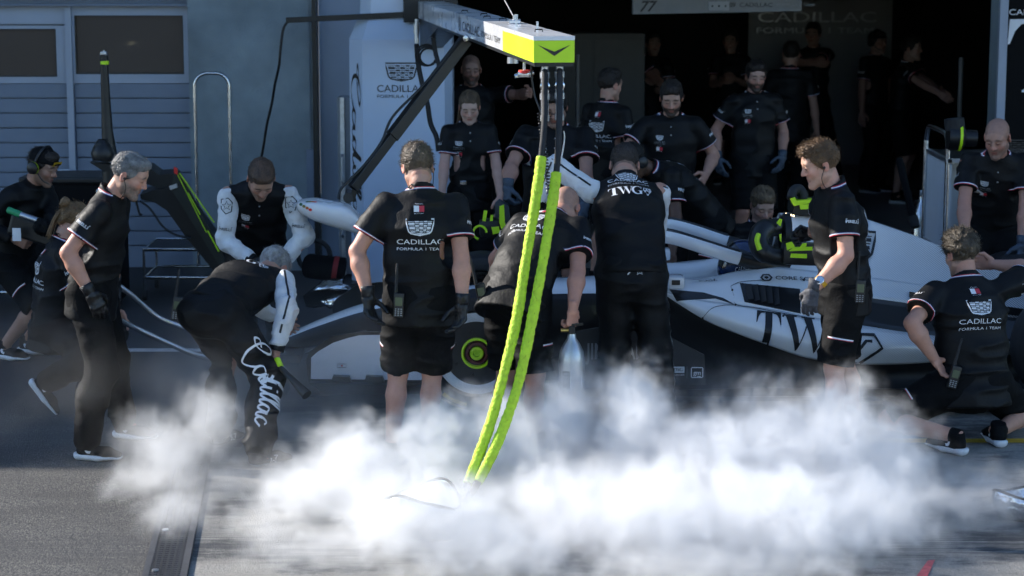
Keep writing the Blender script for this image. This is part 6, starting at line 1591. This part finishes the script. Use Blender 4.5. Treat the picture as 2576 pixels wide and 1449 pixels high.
for s_ in (-1,1):
    b = MB(); b.box((xx+.27*s_, 22.49, .95), (.5,.015,1.7)); b.build('cabinet_door', mat('cabinet_door', (.06,.055,.048), .5, var=.1), pn)
# ------------------------------------------------------------------ the crew
def radio(I, p, tilt=.15, name='radio', yaw=0.0):
    o_ = MB(); R = Matrix.Rotation(yaw, 3, 'Z') @ Matrix.Rotation(tilt, 3, 'Y'); p = Vector(p)
    r = MB(); r.box(p, (.055,.035,.13), R, bev=.008); ro = r.build(name, BLACKP, I['root'], True)
    r = MB(); r.tube([p+R @ Vector((-.018,0,.06)), p+R @ Vector((-.018,0,.22))], [.010,.006], 10); r.build('antenna', RUBBER, ro, True)
    r = MB(); r.box(p+R @ Vector((0,-.0185,.02)), (.038,.003,.045), R); r.build('screen', mat('radio_screen', (.10,.12,.07), .2), ro)
    kv = MB()
    for i in range(3):
        for j in range(4): kv.box(p+R @ Vector((-.015+i*.015,-.0185,-.02-j*.011)), (.009,.004,.005), R)
    kk = kv.build('keypad', PRINTG, ro); kk['kind'] = 'stuff'
    return ro
def headset(I, m_=BLACKP, accent=None):
    HC, R, k = I['HC'], I['Rh'], I['k']; T = lambda v: Vector(xf(np.array([v]), R, HC, k)[0])
    b = MB(); b.tube([T((.098*math.cos(t), -.01, .03+.115*math.sin(t))) for t in np.linspace(0.05,math.pi-.05,18)], .010, 8); hs = b.build('headset', m_, I['root'], True)
    for s in (1,-1):
        c = T((s*.082,-.012,0)); ax = Vector(R[:,0])*s
        b = MB(); b.lathe(c, ax, [(0,.0),(0,.036),(.015,.043),(.034,.040),(.042,.025),(.044,0)], 20); e_ = b.build('ear_cup', m_, hs, True)
        if accent:
            b = MB(); b.lathe(c, ax, [(.020,.0435),(.026,.0435)], 20); b.build('cup_ring', accent, hs, True)
    b = MB(); b.tube(crom([T((.09,.02,-.02)), T((.08,.07,-.06)), T((.045,.105,-.075))], 5), .004, 6); b.build('boom_microphone', m_, hs, True)
def earpiece(I, s):
    HC, R, k = I['HC'], I['Rh'], I['k']; T = lambda v: Vector(xf(np.array([v]), R, HC, k)[0])
    b = MB(); b.lathe(T((s*.084,.0,-.004)), Vector(R[:,0])*s, [(0,.009),(.010,.007),(.011,0)], 10); e_ = b.build('earpiece', BLACKP, I['root'], True)
    b = MB(); b.tube(crom([T((s*.088,.0,-.01)), T((s*.085,.03,-.06)), T((s*.07,.02,-.12)), T((s*.06,-.02,-.17))], 5), .0022, 6); b.build('ear_lead', BLACKP, I['root'], True)
def cap(I, m_=BLACK2):
    HC, R, k = I['HC'], I['Rh'], I['k']; s = SDF((-.12,-.14,-.02), (.12,.2,.17), .006)
    s.ell((0,-.012,.05), (.086,.107,.09), k=.01); s.ecap((0,.08,.055), (0,.15,.045), (1,0,0), .066,.009,.05,.006, k=.012); s.cut((0,0,.042), (0,.12,-1))
    V, Q = s.mesh(); raw('cap', xf(V, R, HC, k), Q, m_, I['root'])
def strand_tail(I, pts, r, hc):
    HC, R, k = I['HC'], I['Rh'], I['k']; T = lambda v: Vector(xf(np.array([v]), R, HC, k)[0]); b = MB(); rr = np.random.default_rng(5)
    for i in range(26):
        o_ = rr.normal(0,.012,3); b.tube(crom([T(np.array(p)+o_*(.3+.7*j/len(pts))) for j, p in enumerate(pts)], 4), [r*(1-.75*q/(4*(len(pts)-1))) for q in range(4*(len(pts)-1)+1)], 5)
    V = np.array(b.V); n = vnoise(V*60); o = raw('hair_tail', V, b.F, HAIRM, I['root'], col=np.array(hc)[None]*(.6+.9*n[:,None])); o['kind'] = 'stuff'

BROWN = (.05,.030,.018); DARK = (.018,.013,.010); FAIR = (.17,.10,.045)
# grey-haired man at left, looking right
P2 = person('grey-haired bearded man in black polo and trousers standing left and looking right', PX(232,700,11.62).x, 11.62, 84, hip=.91, h=1.76, lean=17, hp=26, fat=1.08, neckfwd=.03, bottom='trousers', hair='crop', hairc=(.17,.165,.16), beard=.75, beardc=(.12,.105,.09), buzz=.55,
    hands=(PX(290,720,11.95), PX(228,738,11.36)), feet=(PX(315,1085,11.95), PX(215,1120,11.42)), fyaw=(70,78), glove=(GLOVE,GLOVE), strands=900, slen=.016, back=True, seed=2, poleA=(None, Vector((-1,-.2,0))), skin=(.50,.28,.20))
earpiece(P2, 1)
# kneeling woman behind him
P3 = person('crouching woman with blonde bun working low behind the grey-haired man', PX(128,900,12.75).x, 12.75, 112, hip=.50, h=1.70, lean=14, hp=35, bottom='trousers', hair='woman', hairc=FAIR, hands=(PX(395,905,13.0), PX(300,905,12.5)), poleA=(None, Vector((-.4,-.6,-.6))),
    feet=(PX(215,990,12.85), PX(112,962,12.55)), fyaw=(110,100), ftilt=(0,55), back=True, seed=3, strands=700, slen=.03, poleL=(Vector((.9,.4,.6)), Vector((.8,-.3,.2))))
strand_tail(P3, [(0,-.10,.06),(.01,-.13,.0),(.0,-.12,-.08),(.01,-.1,-.16)], .006, FAIR)
b = MB(); c = Vector(xf(np.array([[0,-.125,.075]]), P3['Rh'], P3['HC'])[0]); b.lathe(c, Vector(P3['Rh'][:,1])*-1, [(-.03,.0),(-.02,.03),(0,.036),(.02,.03),(.03,0)], 14); bo = b.build('hair_bun', None, P3['root'], True); bo.data.materials.append(mat('blonde_bun', FAIR, .6, var=.4, vscale=60, bump=.6, bscale=80))
# cameraman at far left
P1 = person('cameraman in dark clothes with cap and headset holding a camera at left', PX(30,650,14.4).x, 14.4, 62, hip=.68, lean=28, hp=20, hy=8, top='long', bottom='shorts', hair='crop', hairc=DARK, hands=(PX(150,610,14.05), PX(35,600,14.05)), hstyle=('grip','grip'), seed=4, group='media crew', skin=(.35,.21,.15), beard=.4)
cap(P1); headset(P1, BLACKP, LIME)
b = MB(); p = P1['HC']; q = lambda v: Vector(xf(np.array([v]), P1['Rh'], P1['HC'])[0]); b.add([q((-.055,.098,.05)),q((.055,.098,.05)),q((.05,.10,.078)),q((-.05,.10,.078))], [(0,1,2,3)]); b.build('sunglasses', mat('amber_lens', (.45,.28,.02), .1), P1['root'])
vc = empty('video_camera', tuple(PX(120,590,14.0)), 'shoulder video camera with furry microphone and green tape', 'camera')
b = MB(); b.beam(PX(30,560,13.95), PX(150,600,13.9), .12, .14, bev=.02); b.build('camera_body', BLACKP, vc); b = MB(); b.tube([PX(150,600,13.9),PX(185,612,13.88),PX(205,620,13.86)], [.05,.055,.07], 18); b.build('lens', BLACKP, vc, True)
b = MB(); b.tube([PX(20,528,13.85),PX(52,540,13.83)], .022, 12); b.build('green_tape', mat('green_tape', (.03,.30,.12), .5), vc, True); b = MB(); b.tube([PX(52,540,13.83),PX(110,560,13.8)], .02, 12); b.build('microphone_tube', ALU, vc, True)
s = SDF(np.array(PX(140,590,13.75))-.25, np.array(PX(140,590,13.75))+.25, .008); s.cap(np.array(PX(105,570,13.75)), np.array(PX(170,592,13.75)), .055, .05); s.disp(lambda P: (vnoise(P*90)-.5)*.03, .04); V, Q = s.mesh(); raw('wind_muff', V, Q, BLACK2, vc)
b = MB(); b.box(PX(42,590,13.8), (.055,.006,.085)); ps = b.build('press_pass', PRINTW, vc)
# white-sleeved man facing the camera, bending
P4 = person('man in black vest with white sleeves bending forward over the nose', PX(648,700,13.75).x, 13.75, 10, hip=.84, h=1.84, lean=51, hp=52, hy=6, top='race', bottom='race', shoe='boot', hair='crop', hairc=(.07,.04,.024), buzz=.5, beard=.55, beardc=(.10,.055,.03),
    hands=(PX(702,668,13.30), PX(640,660,13.25)), poleA=(Vector((.8,.4,.1)), Vector((-.8,.4,.1))), glove=(GLOVE,GLOVE), feet=(PX(705,855,14.0), PX(600,855,14.0)), strands=300, slen=.01, chest=True, seed=5, fat=1.05)
for s_, pp in ((0,1),(1,-1)):
    sh, e, t = P4['A'][s_]; sl = [o for o in P4['root'].children if o.name.startswith('sleeve')][s_]; ad = (e-sh).normalized()
    decal('shoulder_badge', [(hexbadge2d(.095), PRINTK)], sh+ad*.07+Vector((0,-.12,.02)), Vector((1,0,0)), -ad, sl, P4['root'], reach=.3)
    decal('sleeve_word', [(tyreword2d(.085), PRINTK)], sh+ad*.2+Vector((0,-.12,.0)), Vector((1,0,-.1)), -ad, sl, P4['root'], reach=.3)
# bending man seen from behind, silver script on the leg
P5 = person('bending man with grey hair and one long white sleeve, silver script on his trouser leg', PX(535,800,11.58).x, 11.58, 158, hip=.80, h=1.8, lean=80, hp=66, top='race', bottom='race', shoe='boot', hair='short', hairc=(.30,.29,.28), curl=.93,
    hands=(PX(740,840,12.6), PX(694,885,11.62)), poleA=(None, Vector((.3,-.6,.2))), glove=(None, None), hstyle=('reach','grip'), feet=(PX(552,1090,11.85), PX(648,1140,11.32)), fyaw=(150,128), seed=6, strands=500, fat=1.05, sheight=1.0, wr=1.4)
decal('back_word', [(twg2d(.26), PRINTW)], P5['neck']-P5['d2']*.14-P5['f2']*.2, -P5['l2'], P5['d2'], P5['sb'], P5['root'], reach=.4, back=.15)
hj, kn, an, fd = P5['LG'][1]
decal_path('leg_script', script2d(.50), PRINTW, [hj.lerp(kn,.38), kn, kn.lerp(an,.78)], (.42,-.9,.1), P5['tb'], P5['root'])
radio(P5, P5['H']+Vector((-.19,-.02,.02)), .15)
b = MB(); b.tube([PX(697,905,11.55),PX(705,925,11.5)], [.02,.02], 12); wd = empty('black_wand', tuple(PX(735,960,11.4)), 'tapered black wand with a lime collar in the bending man\'s hand', 'tool'); b.build('lime_collar', LIME, wd, True)
b = MB(); b.tube([PX(700,918,11.52),PX(735,955,11.42),PX(772,994,11.35)], [.012,.018,.030], 14); b.build('shaft', BLACKP, wd, True)
# centre man, back to the camera
P6 = person('man in black polo and shorts standing in the centre with his back turned, black gloves', PX(1058,700,11.3).x, 11.3, 182, hip=.93, h=1.80, lean=5, hp=30, hy=12, hair='short', hairc=(.085,.06,.04), buzz=.7, hands=(PX(926,745,11.18), PX(1166,808,11.1)), glove=(GLOVE,GLOVE),
    hdir=(Vector((.05,-.1,-1)), Vector((-.05,-.1,-1))), feet=(PX(985,1130,11.35)*1, PX(1075,1130,11.35)*1), back=True, seed=7, strands=1500, slen=.022, fat=1.13, res=.0095, skin=(.52,.29,.21), side=0, poleA=(Vector((-1,.3,.1)), Vector((1,.3,.1))), neckfwd=.01, sleeveword=(False,True))
radio(P6, P6['H']+Vector((-.11,-.15,-.02)), .05); earpiece(P6, 1)
# bald man bending with the gas bottle
P7 = person('bald man bending forward in black polo and shorts holding the silver gas bottle', PX(1298,760,11.72).x, 11.72, 148, hip=.88, h=1.82, lean=62, hp=58, hy=16, curl=.6, hair='none', buzz=.35, hairc=(.12,.08,.06), hands=(PX(1265,745,12.35), PX(1436,846,11.42)), hdir=(None, Vector((-.02,-.02,-1))),
    hstyle=('relax','grip'), feet=(PX(1262,1120,11.75), PX(1352,1150,11.55)), back=True, seed=8, fat=1.12, res=.0095, skin=(.50,.27,.19), poleA=(Vector((-1,.2,0)), Vector((1,.1,.2))), palm=(None, Vector((-.6,.8,0))))
gas_bottle(P7['A'][1][2]+Vector((-.005,-.01,-.115)))
radio(P7, P7['H']+Vector((-.19,-.06,.0)), -.2)
# man leaning over the cockpit
P8 = person('man in padded vest with large white print leaning over the cockpit, white sleeve reaching left', PX(1588,720,12.2).x, 12.2, 184, hip=.93, h=1.86, lean=43, side=0, hp=50, hy=-8, top='race', bottom='race', shoe='boot', hair='crop', hairc=(.03,.022,.018), buzz=.7,
    hands=(PX(1352,520,12.55), PX(1640,650,12.95)), poleA=(Vector((-.2,.3,.8)), Vector((1,.2,.2))), glove=(GLOVE,GLOVE), feet=(PX(1545,1090,12.2), PX(1668,1090,12.1)), fyaw=(190,170), seed=9, fat=1.1, res=.0095, strands=600, slen=.012)
bo = P8['neck']-P8['f2']*.2
decal('back_words', [(move2d(teamtext2d(), k=.24), PRINTW, 0, -.03), (twg2d(.25), PRINTW, .0, -.125)], bo-P8['d2']*.045, -P8['l2'], P8['d2'], P8['sb'], P8['root'], reach=.4)
decal('collar_crest', [(crest2d(.13), PRINTW)], bo-P8['d2']*.02, -P8['l2'], P8['d2'], P8['sb'], P8['root'], reach=.4)
decal('seat_mark', [(star2d(.05), PRINTW, .02, 0), (ribbon2d([(-.05,-.02),(-.02,.01),(.0,.0)], .007), PRINTW)], P8['H']+Vector((.02,-.3,.02)), (1,0,0), (0,0,1), P8['tb'], P8['root'], reach=.4)
hj, kn, an, fd = P8['LG'][1]; _ls = script2d(.55); _ls = (_ls[0]*np.array([1,.5]), _ls[1]); decal_path('leg_script', _ls, PRINTG, [hj.lerp(kn,.35), kn, kn.lerp(an,.85)], (1,.10,.05), P8['tb'], P8['root'])
# fair-haired man in profile at right
P9 = person('fair-haired man in profile facing left beside the car, grey gloves and yellow watch', PX(2122,720,11.72).x, 11.72, -84, hip=.92, h=1.79, lean=10, hp=18, hair='short', hairc=(.125,.07,.033), buzz=.45, beard=.18, beardc=(.2,.11,.06), hands=(PX(2046,728,11.42), PX(2035,608,12.45)), hdir=(Vector((-.25,0,-1)), Vector((-1,.25,-.15))),
    glove=(GLOVEG,GLOVE), hstyle=('relax','grip'), feet=(PX(2080,1120,11.55), PX(2150,1110,11.9)), fyaw=(-95,-75), back=True, seed=10, strands=1500, slen=.024, res=.0095, fat=1.13, skin=(.58,.33,.24), poleA=(Vector((1,-.2,0)), Vector((.5,-.3,-.6))), neckfwd=.015)
earpiece(P9, -1); radio(P9, P9['H']+Vector((.06,-.19,.0)), .05)
sh, e, t = P9['A'][0]; fd_ = (t-e).normalized(); wc = t-fd_*.06
b = MB(); b.lathe(wc-fd_*.012, fd_, [(0,.034),(.0,.037),(.024,.037),(.024,.034)], 24); wt = b.build('watch_strap', mat('yellow_strap', (.70,.36,.02), .5), P9['root'], True)
b = MB(); ax = Vector((-.3,-.9,.35)).normalized(); b.lathe(wc+ax*.030, ax, [(0,.024),(.012,.024),(.014,.020),(.011,.019),(.011,0)], 22); b.build('watch_case', STEEL, wt, True)
# crouching man at lower right
P10 = person('crouching man at lower right seen from behind in black polo and white-soled trainers', PX(2448,930,11.85).x, 11.85, 192, hip=.36, h=1.84, lean=17, hp=16, hy=12, hair='messy', hairc=(.06,.045,.028), buzz=.7, hands=(PX(2352,905,11.75), PX(2500,665,12.35)), feet=(PX(2408,1098,11.55), PX(2512,1085,11.75)), fyaw=(215,185), back=True, seed=11,
    strands=1500, slen=.028, res=.0095, fat=1.16, poleL=(Vector((-.40,1,.55)), Vector((.35,1,.5))), poleA=(Vector((-.6,-.5,0)), Vector((1,-.2,.2))), skin=(.50,.29,.21))
radio(P10, P10['H']+Vector((-.14,-.16,.05)), .25)
# bald man behind the car at right
P11 = person('bald man with forearm tattoo leaning on the far side of the engine cover', PX(2495,600,14.45).x, 14.45, -8, hip=.90, h=1.84, lean=34, hp=24, hy=-20, hair='none', buzz=.3, hairc=(.08,.05,.04), beard=.6, beardc=(.12,.07,.05), hands=(PX(2568,668,14.0), PX(2425,612,14.0)), glove=(GLOVEB,None), seed=12, chest=True, fat=1.08, skin=(.42,.23,.17), poleA=(Vector((1,.3,0)), Vector((-1,.3,0))))
# man behind the front wheel with glasses
P13 = person('broad man with glasses and blue-grey gloves bent over the far front wheel', PX(1398,620,15.0).x, 15.0, -4, hip=.96, h=1.86, lean=5, hp=24, hy=-4, hair='short', hairc=DARK, beard=.5, hands=(PX(1470,560,14.5), PX(1278,470,14.55)), glove=(GLOVEB,GLOVEB), hstyle=('relax','grip'), hdir=(None, Vector((-.1,-.3,-1))), seed=13, chest=True, fat=1.25, skin=(.40,.24,.18))
HC, R = P13['HC'], P13['Rh']; q = lambda v: Vector(xf(np.array([v]), R, HC, P13['k'])[0])
b = MB()
for s_ in (1,-1): b.tube([q((s_*.033+.024*math.cos(t), .108, .008+.018*math.sin(t))) for t in np.linspace(0,2*math.pi,17)[:-1]], .0026, 6, closed=True)
b.tube([q((-.01,.11,.012)), q((.01,.11,.012))], .0024, 6); b.tube([q((.056,.106,.012)), q((.078,.0,.01))], .0024, 6); b.tube([q((-.056,.106,.012)), q((-.078,.0,.01))], .0024, 6); b.build('glasses', BLACKP, P13['root'], True)
# woman beside the tower
P12 = person('young woman with tied-back hair looking down beside the white tower', PX(1182,600,16.3).x, 16.3, 4, hip=.92, h=1.70, hp=26, hy=-3, bottom='trousers', hair='woman', hairc=(.09,.06,.035), seed=14, chest=True, fat=.92, skin=(.55,.36,.29), hands=(PX(1268,560,16.1), PX(1105,560,16.1)))
strand_tail(P12, [(.04,-.09,.0),(.075,-.09,-.06),(.085,-.05,-.12),(.10,.0,-.17)], .005, (.14,.09,.05))
b = MB(); b.box(P12['H']+Vector((-.045,-.125,.08)), (.05,.012,.035), bev=.006); b.build('belt_buckle', STEEL, P12['root'])
# men standing in the garage mouth
P15 = person('bearded man with dark hair standing in the garage mouth looking down', PX(1685,500,16.2).x, 16.2, -3, hip=.95, h=1.83, lean=6, hp=24, hair='short', hairc=DARK, beard=.95, hands=(PX(1775,440,16.0), PX(1575,420,15.8)), seed=15, chest=True, fat=1.08, skin=(.45,.27,.20), feet=(None,None))
P16 = person('bearded man in black polo and blue gloves standing further back in the garage', PX(1893,450,18.4).x, 18.4, 8, hip=.96, h=1.84, hp=14, hair='short', hairc=DARK, beard=1.0, hands=(PX(1968,395,18.3), PX(1806,398,18.3)), glove=(GLOVEB,GLOVEB), seed=16, chest=True, fat=1.08, skin=(.42,.25,.19), res=.012)
P14 = person('man turned away to the right beyond the boom nose', PX(1525,450,17.4).x, 17.4, 138, hip=.95, h=1.82, hp=6, hy=-8, hair='short', hairc=DARK, seed=17, back=True, res=.012, skin=(.45,.27,.20))
P17 = person('dark-skinned man with headset bending over the far cockpit side', PX(1772,560,14.75).x, 14.75, -62, hip=.93, h=1.82, lean=62, hp=48, hair='crop', hairc=(.008,.007,.006), skin=(.10,.055,.035), hands=(PX(1690,640,14.2), PX(1648,610,14.3)), seed=18, back=True, curl=.7, bottom='shorts')
headset(P17)
P18 = person('fair-haired man crouching low behind the cockpit, only head and shoulders showing', PX(1908,700,15.0).x, 15.0, 12, hip=.30, h=1.78, hp=30, hair='short', hairc=(.12,.08,.045), seed=19, feet=(PX(1960,805,15.2), PX(1870,805,14.9)), res=.013, skin=(.50,.31,.24), beard=.2, poleL=(Vector((.4,-1,.6)), Vector((-.4,-1,.6))))
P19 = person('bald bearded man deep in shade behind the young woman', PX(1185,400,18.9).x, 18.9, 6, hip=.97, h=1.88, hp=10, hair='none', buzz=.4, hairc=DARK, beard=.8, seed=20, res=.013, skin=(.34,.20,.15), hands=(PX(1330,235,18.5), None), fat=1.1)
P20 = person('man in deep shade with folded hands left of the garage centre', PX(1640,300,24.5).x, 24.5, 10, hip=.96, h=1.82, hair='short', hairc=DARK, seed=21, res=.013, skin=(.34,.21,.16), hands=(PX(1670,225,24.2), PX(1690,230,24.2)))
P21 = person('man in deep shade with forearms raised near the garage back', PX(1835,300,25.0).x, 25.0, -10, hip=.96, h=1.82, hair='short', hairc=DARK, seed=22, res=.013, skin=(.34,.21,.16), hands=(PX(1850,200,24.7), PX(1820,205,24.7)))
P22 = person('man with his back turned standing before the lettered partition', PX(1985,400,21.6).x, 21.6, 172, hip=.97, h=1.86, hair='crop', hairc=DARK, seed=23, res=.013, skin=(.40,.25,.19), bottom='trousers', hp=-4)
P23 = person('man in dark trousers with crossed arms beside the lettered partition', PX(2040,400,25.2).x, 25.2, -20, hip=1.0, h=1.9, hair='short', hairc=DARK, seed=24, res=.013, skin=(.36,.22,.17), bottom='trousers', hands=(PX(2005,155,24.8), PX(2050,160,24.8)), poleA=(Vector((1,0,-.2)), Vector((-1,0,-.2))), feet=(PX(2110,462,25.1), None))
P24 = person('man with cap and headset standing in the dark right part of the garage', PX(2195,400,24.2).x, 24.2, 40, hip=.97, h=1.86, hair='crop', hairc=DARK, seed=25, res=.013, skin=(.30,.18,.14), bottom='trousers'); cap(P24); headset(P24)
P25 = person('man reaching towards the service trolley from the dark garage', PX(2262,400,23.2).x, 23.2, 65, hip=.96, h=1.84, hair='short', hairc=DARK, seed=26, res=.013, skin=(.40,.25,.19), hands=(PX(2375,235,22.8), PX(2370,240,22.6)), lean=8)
# ------------------------------------------------------------------ smoke: density computed on a grid by geometry nodes
def smoke(name, lo, hi, cell, build, dens, aniso=.25, color=(.98,.983,.99)):
    ng = bpy.data.node_groups.new(name+'_nodes', 'GeometryNodeTree'); ng.interface.new_socket('Geometry', in_out='OUTPUT', socket_type='NodeSocketGeometry'); ng.interface.new_socket('Geometry', in_out='INPUT', socket_type='NodeSocketGeometry')
    N = ng.nodes; L = ng.links
    pos = N.new('GeometryNodeInputPosition'); sep = N.new('ShaderNodeSeparateXYZ'); L.new(pos.outputs[0], sep.inputs[0])
    class E: pass
    def M(op, a, b=0.0, c=0.0):
        n = N.new('ShaderNodeMath'); n.operation = op
        for i, v in enumerate((a, b, c)):
            if isinstance(v, (int, float)): n.inputs[i].default_value = v
            else: L.new(v, n.inputs[i])
        return n.outputs[0]
    def noise(scale, detail=4, rough=.55, off=(0,0,0), st=(1,1,1), dist=0.0):
        mp = N.new('ShaderNodeVectorMath'); mp.operation = 'MULTIPLY_ADD'; L.new(pos.outputs[0], mp.inputs[0]); mp.inputs[1].default_value = st; mp.inputs[2].default_value = off
        n = N.new('ShaderNodeTexNoise'); n.inputs['Scale'].default_value = scale; n.inputs['Detail'].default_value = detail; n.inputs['Roughness'].default_value = rough; n.inputs['Distortion'].default_value = dist
        L.new(mp.outputs[0], n.inputs['Vector']); return n.outputs[0]
    def warped(scale, detail, rough, off, wscale, wamt):
        w = N.new('ShaderNodeTexNoise'); w.inputs['Scale'].default_value = wscale; w.inputs['Detail'].default_value = 2; L.new(pos.outputs[0], w.inputs['Vector'])
        s_ = N.new('ShaderNodeVectorMath'); s_.operation = 'SUBTRACT'; L.new(w.outputs['Color'], s_.inputs[0]); s_.inputs[1].default_value = (.5,.5,.5)
        m_ = N.new('ShaderNodeVectorMath'); m_.operation = 'MULTIPLY_ADD'; L.new(s_.outputs[0], m_.inputs[0]); m_.inputs[1].default_value = (wamt,)*3; L.new(pos.outputs[0], m_.inputs[2])
        o_ = N.new('ShaderNodeVectorMath'); L.new(m_.outputs[0], o_.inputs[0]); o_.inputs[1].default_value = off
        n = N.new('ShaderNodeTexNoise'); n.inputs['Scale'].default_value = scale; n.inputs['Detail'].default_value = detail; n.inputs['Roughness'].default_value = rough; L.new(o_.outputs[0], n.inputs['Vector']); return n.outputs[0]
    def curve(src, pts, a, b):
        t = M('DIVIDE', M('SUBTRACT', src, a), b-a); n = N.new('ShaderNodeFloatCurve'); L.new(t, n.inputs['Value']); c = n.mapping.curves[0]
        P = [((x-a)/(b-a), y) for x, y in pts]
        c.points[0].location = P[0]; c.points[1].location = P[-1]
        for p in P[1:-1]: c.points.new(*p)
        n.mapping.use_clip = False; n.mapping.update(); return n.outputs[0]
    def length(c, r):
        s_ = N.new('ShaderNodeVectorMath'); s_.operation = 'SUBTRACT'; L.new(pos.outputs[0], s_.inputs[0]); s_.inputs[1].default_value = c
        m_ = N.new('ShaderNodeVectorMath'); m_.operation = 'DIVIDE'; L.new(s_.outputs[0], m_.inputs[0]); m_.inputs[1].default_value = r
        l_ = N.new('ShaderNodeVectorMath'); l_.operation = 'LENGTH'; L.new(m_.outputs[0], l_.inputs[0]); return l_.outputs['Value']
    E.length = length; E.warped = warped; E.M, E.noise, E.curve, E.x, E.y, E.z = M, noise, curve, sep.outputs[0], sep.outputs[1], sep.outputs[2]
    d = M('MAXIMUM', build(E), 0.0)
    vc = N.new('GeometryNodeVolumeCube'); L.new(d, vc.inputs['Density']); vc.inputs['Min'].default_value = lo; vc.inputs['Max'].default_value = hi
    for i, k in enumerate(('Resolution X','Resolution Y','Resolution Z')): vc.inputs[k].default_value = int((hi[i]-lo[i])/cell)
    m = bpy.data.materials.new(name+'_volume'); m.use_nodes = True; nt = m.node_tree; nt.nodes.clear(); out = nt.nodes.new('ShaderNodeOutputMaterial'); pv = nt.nodes.new('ShaderNodeVolumePrincipled')
    pv.inputs['Color'].default_value = (*color, 1); pv.inputs['Density'].default_value = dens; pv.inputs['Anisotropy'].default_value = aniso; nt.links.new(pv.outputs[0], out.inputs['Volume'])
    sm = N.new('GeometryNodeSetMaterial'); L.new(vc.outputs[0], sm.inputs[0]); sm.inputs['Material'].default_value = m
    go = N.new('NodeGroupOutput'); L.new(sm.outputs[0], go.inputs[0])
    me = bpy.data.meshes.new(name); me.from_pydata([lo, hi], [], []); o = bpy.data.objects.new(name, me); COL.objects.link(o); me.materials.append(m)
    md = o.modifiers.new('grid', 'NODES'); md.node_group = ng
    return tag(o, kind='stuff')
PUFFS = [(690,1300,10.1,.28,.42,.14,.45),(790,1235,10.4,.34,.5,.21,.75),(920,1190,10.5,.36,.55,.28,.95),(1090,1160,10.7,.36,.5,.32,1),(1240,1140,10.8,.36,.5,.35,1),(1430,1090,10.9,.25,.45,.36,.9),(1590,1095,10.8,.33,.5,.36,1),(1780,1165,10.5,.40,.55,.31,1),
         (1960,1150,10.5,.34,.55,.34,1),(2110,1130,10.5,.30,.5,.36,1),(2230,1160,10.4,.26,.45,.30,.85),(1450,1300,9.9,.5,.55,.29,.95),(1650,1300,9.8,.6,.6,.29,1),(1950,1310,9.75,.65,.6,.27,1),(2180,1280,9.9,.42,.55,.25,.85),(1080,1310,9.7,.55,.5,.25,.85),(1230,1370,9.4,.6,.45,.17,.7),(840,1370,9.5,.5,.45,.14,.45),(2440,1250,10.2,.46,.45,.17,.5),
         (1850,1020,11.35,.4,.35,.26,.25),(2020,1000,11.3,.3,.3,.24,.22),(1500,990,11.5,.3,.3,.26,.35),(1750,1420,9.25,.9,.45,.14,.6),
         (520,1065,11.0,.20,.30,.26,.58),(440,1140,10.85,.27,.34,.24,.62),(380,1200,10.7,.24,.32,.16,.55),(450,1290,10.2,.22,.45,.14,.55),(570,1210,10.7,.26,.3,.14,.42),(350,1090,11.1,.18,.27,.18,.4)]
def main_cloud(E):
    M = E.M; n2 = E.warped(4.0, 8, .66, (0,4,0), 2.4, .45); n3 = E.warped(11.0, 6, .66, (5,1,2), 5.0, .2)
    ed = M('ADD', M('MULTIPLY', M('SUBTRACT', n2, .5), 1.9), M('MULTIPLY', M('SUBTRACT', n3, .5), 1.1)); acc = None
    for (px, py, Y, rx, ry, rz, w) in PUFFS:
        c = PX(px, py, Y); q = E.length(c, (rx*1.12, ry*1.15, rz*1.12))
        t = M('MULTIPLY', M('MAXIMUM', M('MINIMUM', M('MULTIPLY', M('ADD', M('SUBTRACT', 1.0, q), ed), 1.6), 1.0), 0.0), w)
        acc = t if acc is None else M('MAXIMUM', acc, t)
    return M('MULTIPLY', M('POWER', acc, 1.8), M('ADD', .2, M('MULTIPLY', n3, 1.6)))
smoke('smoke', (-2.4,8.6,.006), (2.85,12.1,.85), .013, main_cloud, 6.8, aniso=.2)
def drift(E):
    M = E.M; n = E.noise(1.7, 5, .62, (9,2,0), (1,1,1.3), .6)
    fall = M('MAXIMUM', M('SUBTRACT', 1.0, M('DIVIDE', E.z, .85)), 0)
    gx = E.curve(E.x, [(-4.2,.05),(-3.0,.25),(-2.2,.5),(-1.4,1),(-.7,.5),(0,.1),(1.0,0)], -4.2, 1.0)
    gy = E.curve(E.y, [(10.4,.1),(11.2,.7),(12.2,1),(13.2,.5),(13.9,0)], 10.4, 13.9)
    return M('MULTIPLY', M('MULTIPLY', M('MAXIMUM', M('SUBTRACT', n, .42), 0), fall), M('MULTIPLY', gx, gy))
smoke('drifting_smoke', (-3.4,10.8,.006), (-.2,13.6,.85), .05, drift, 3.6)
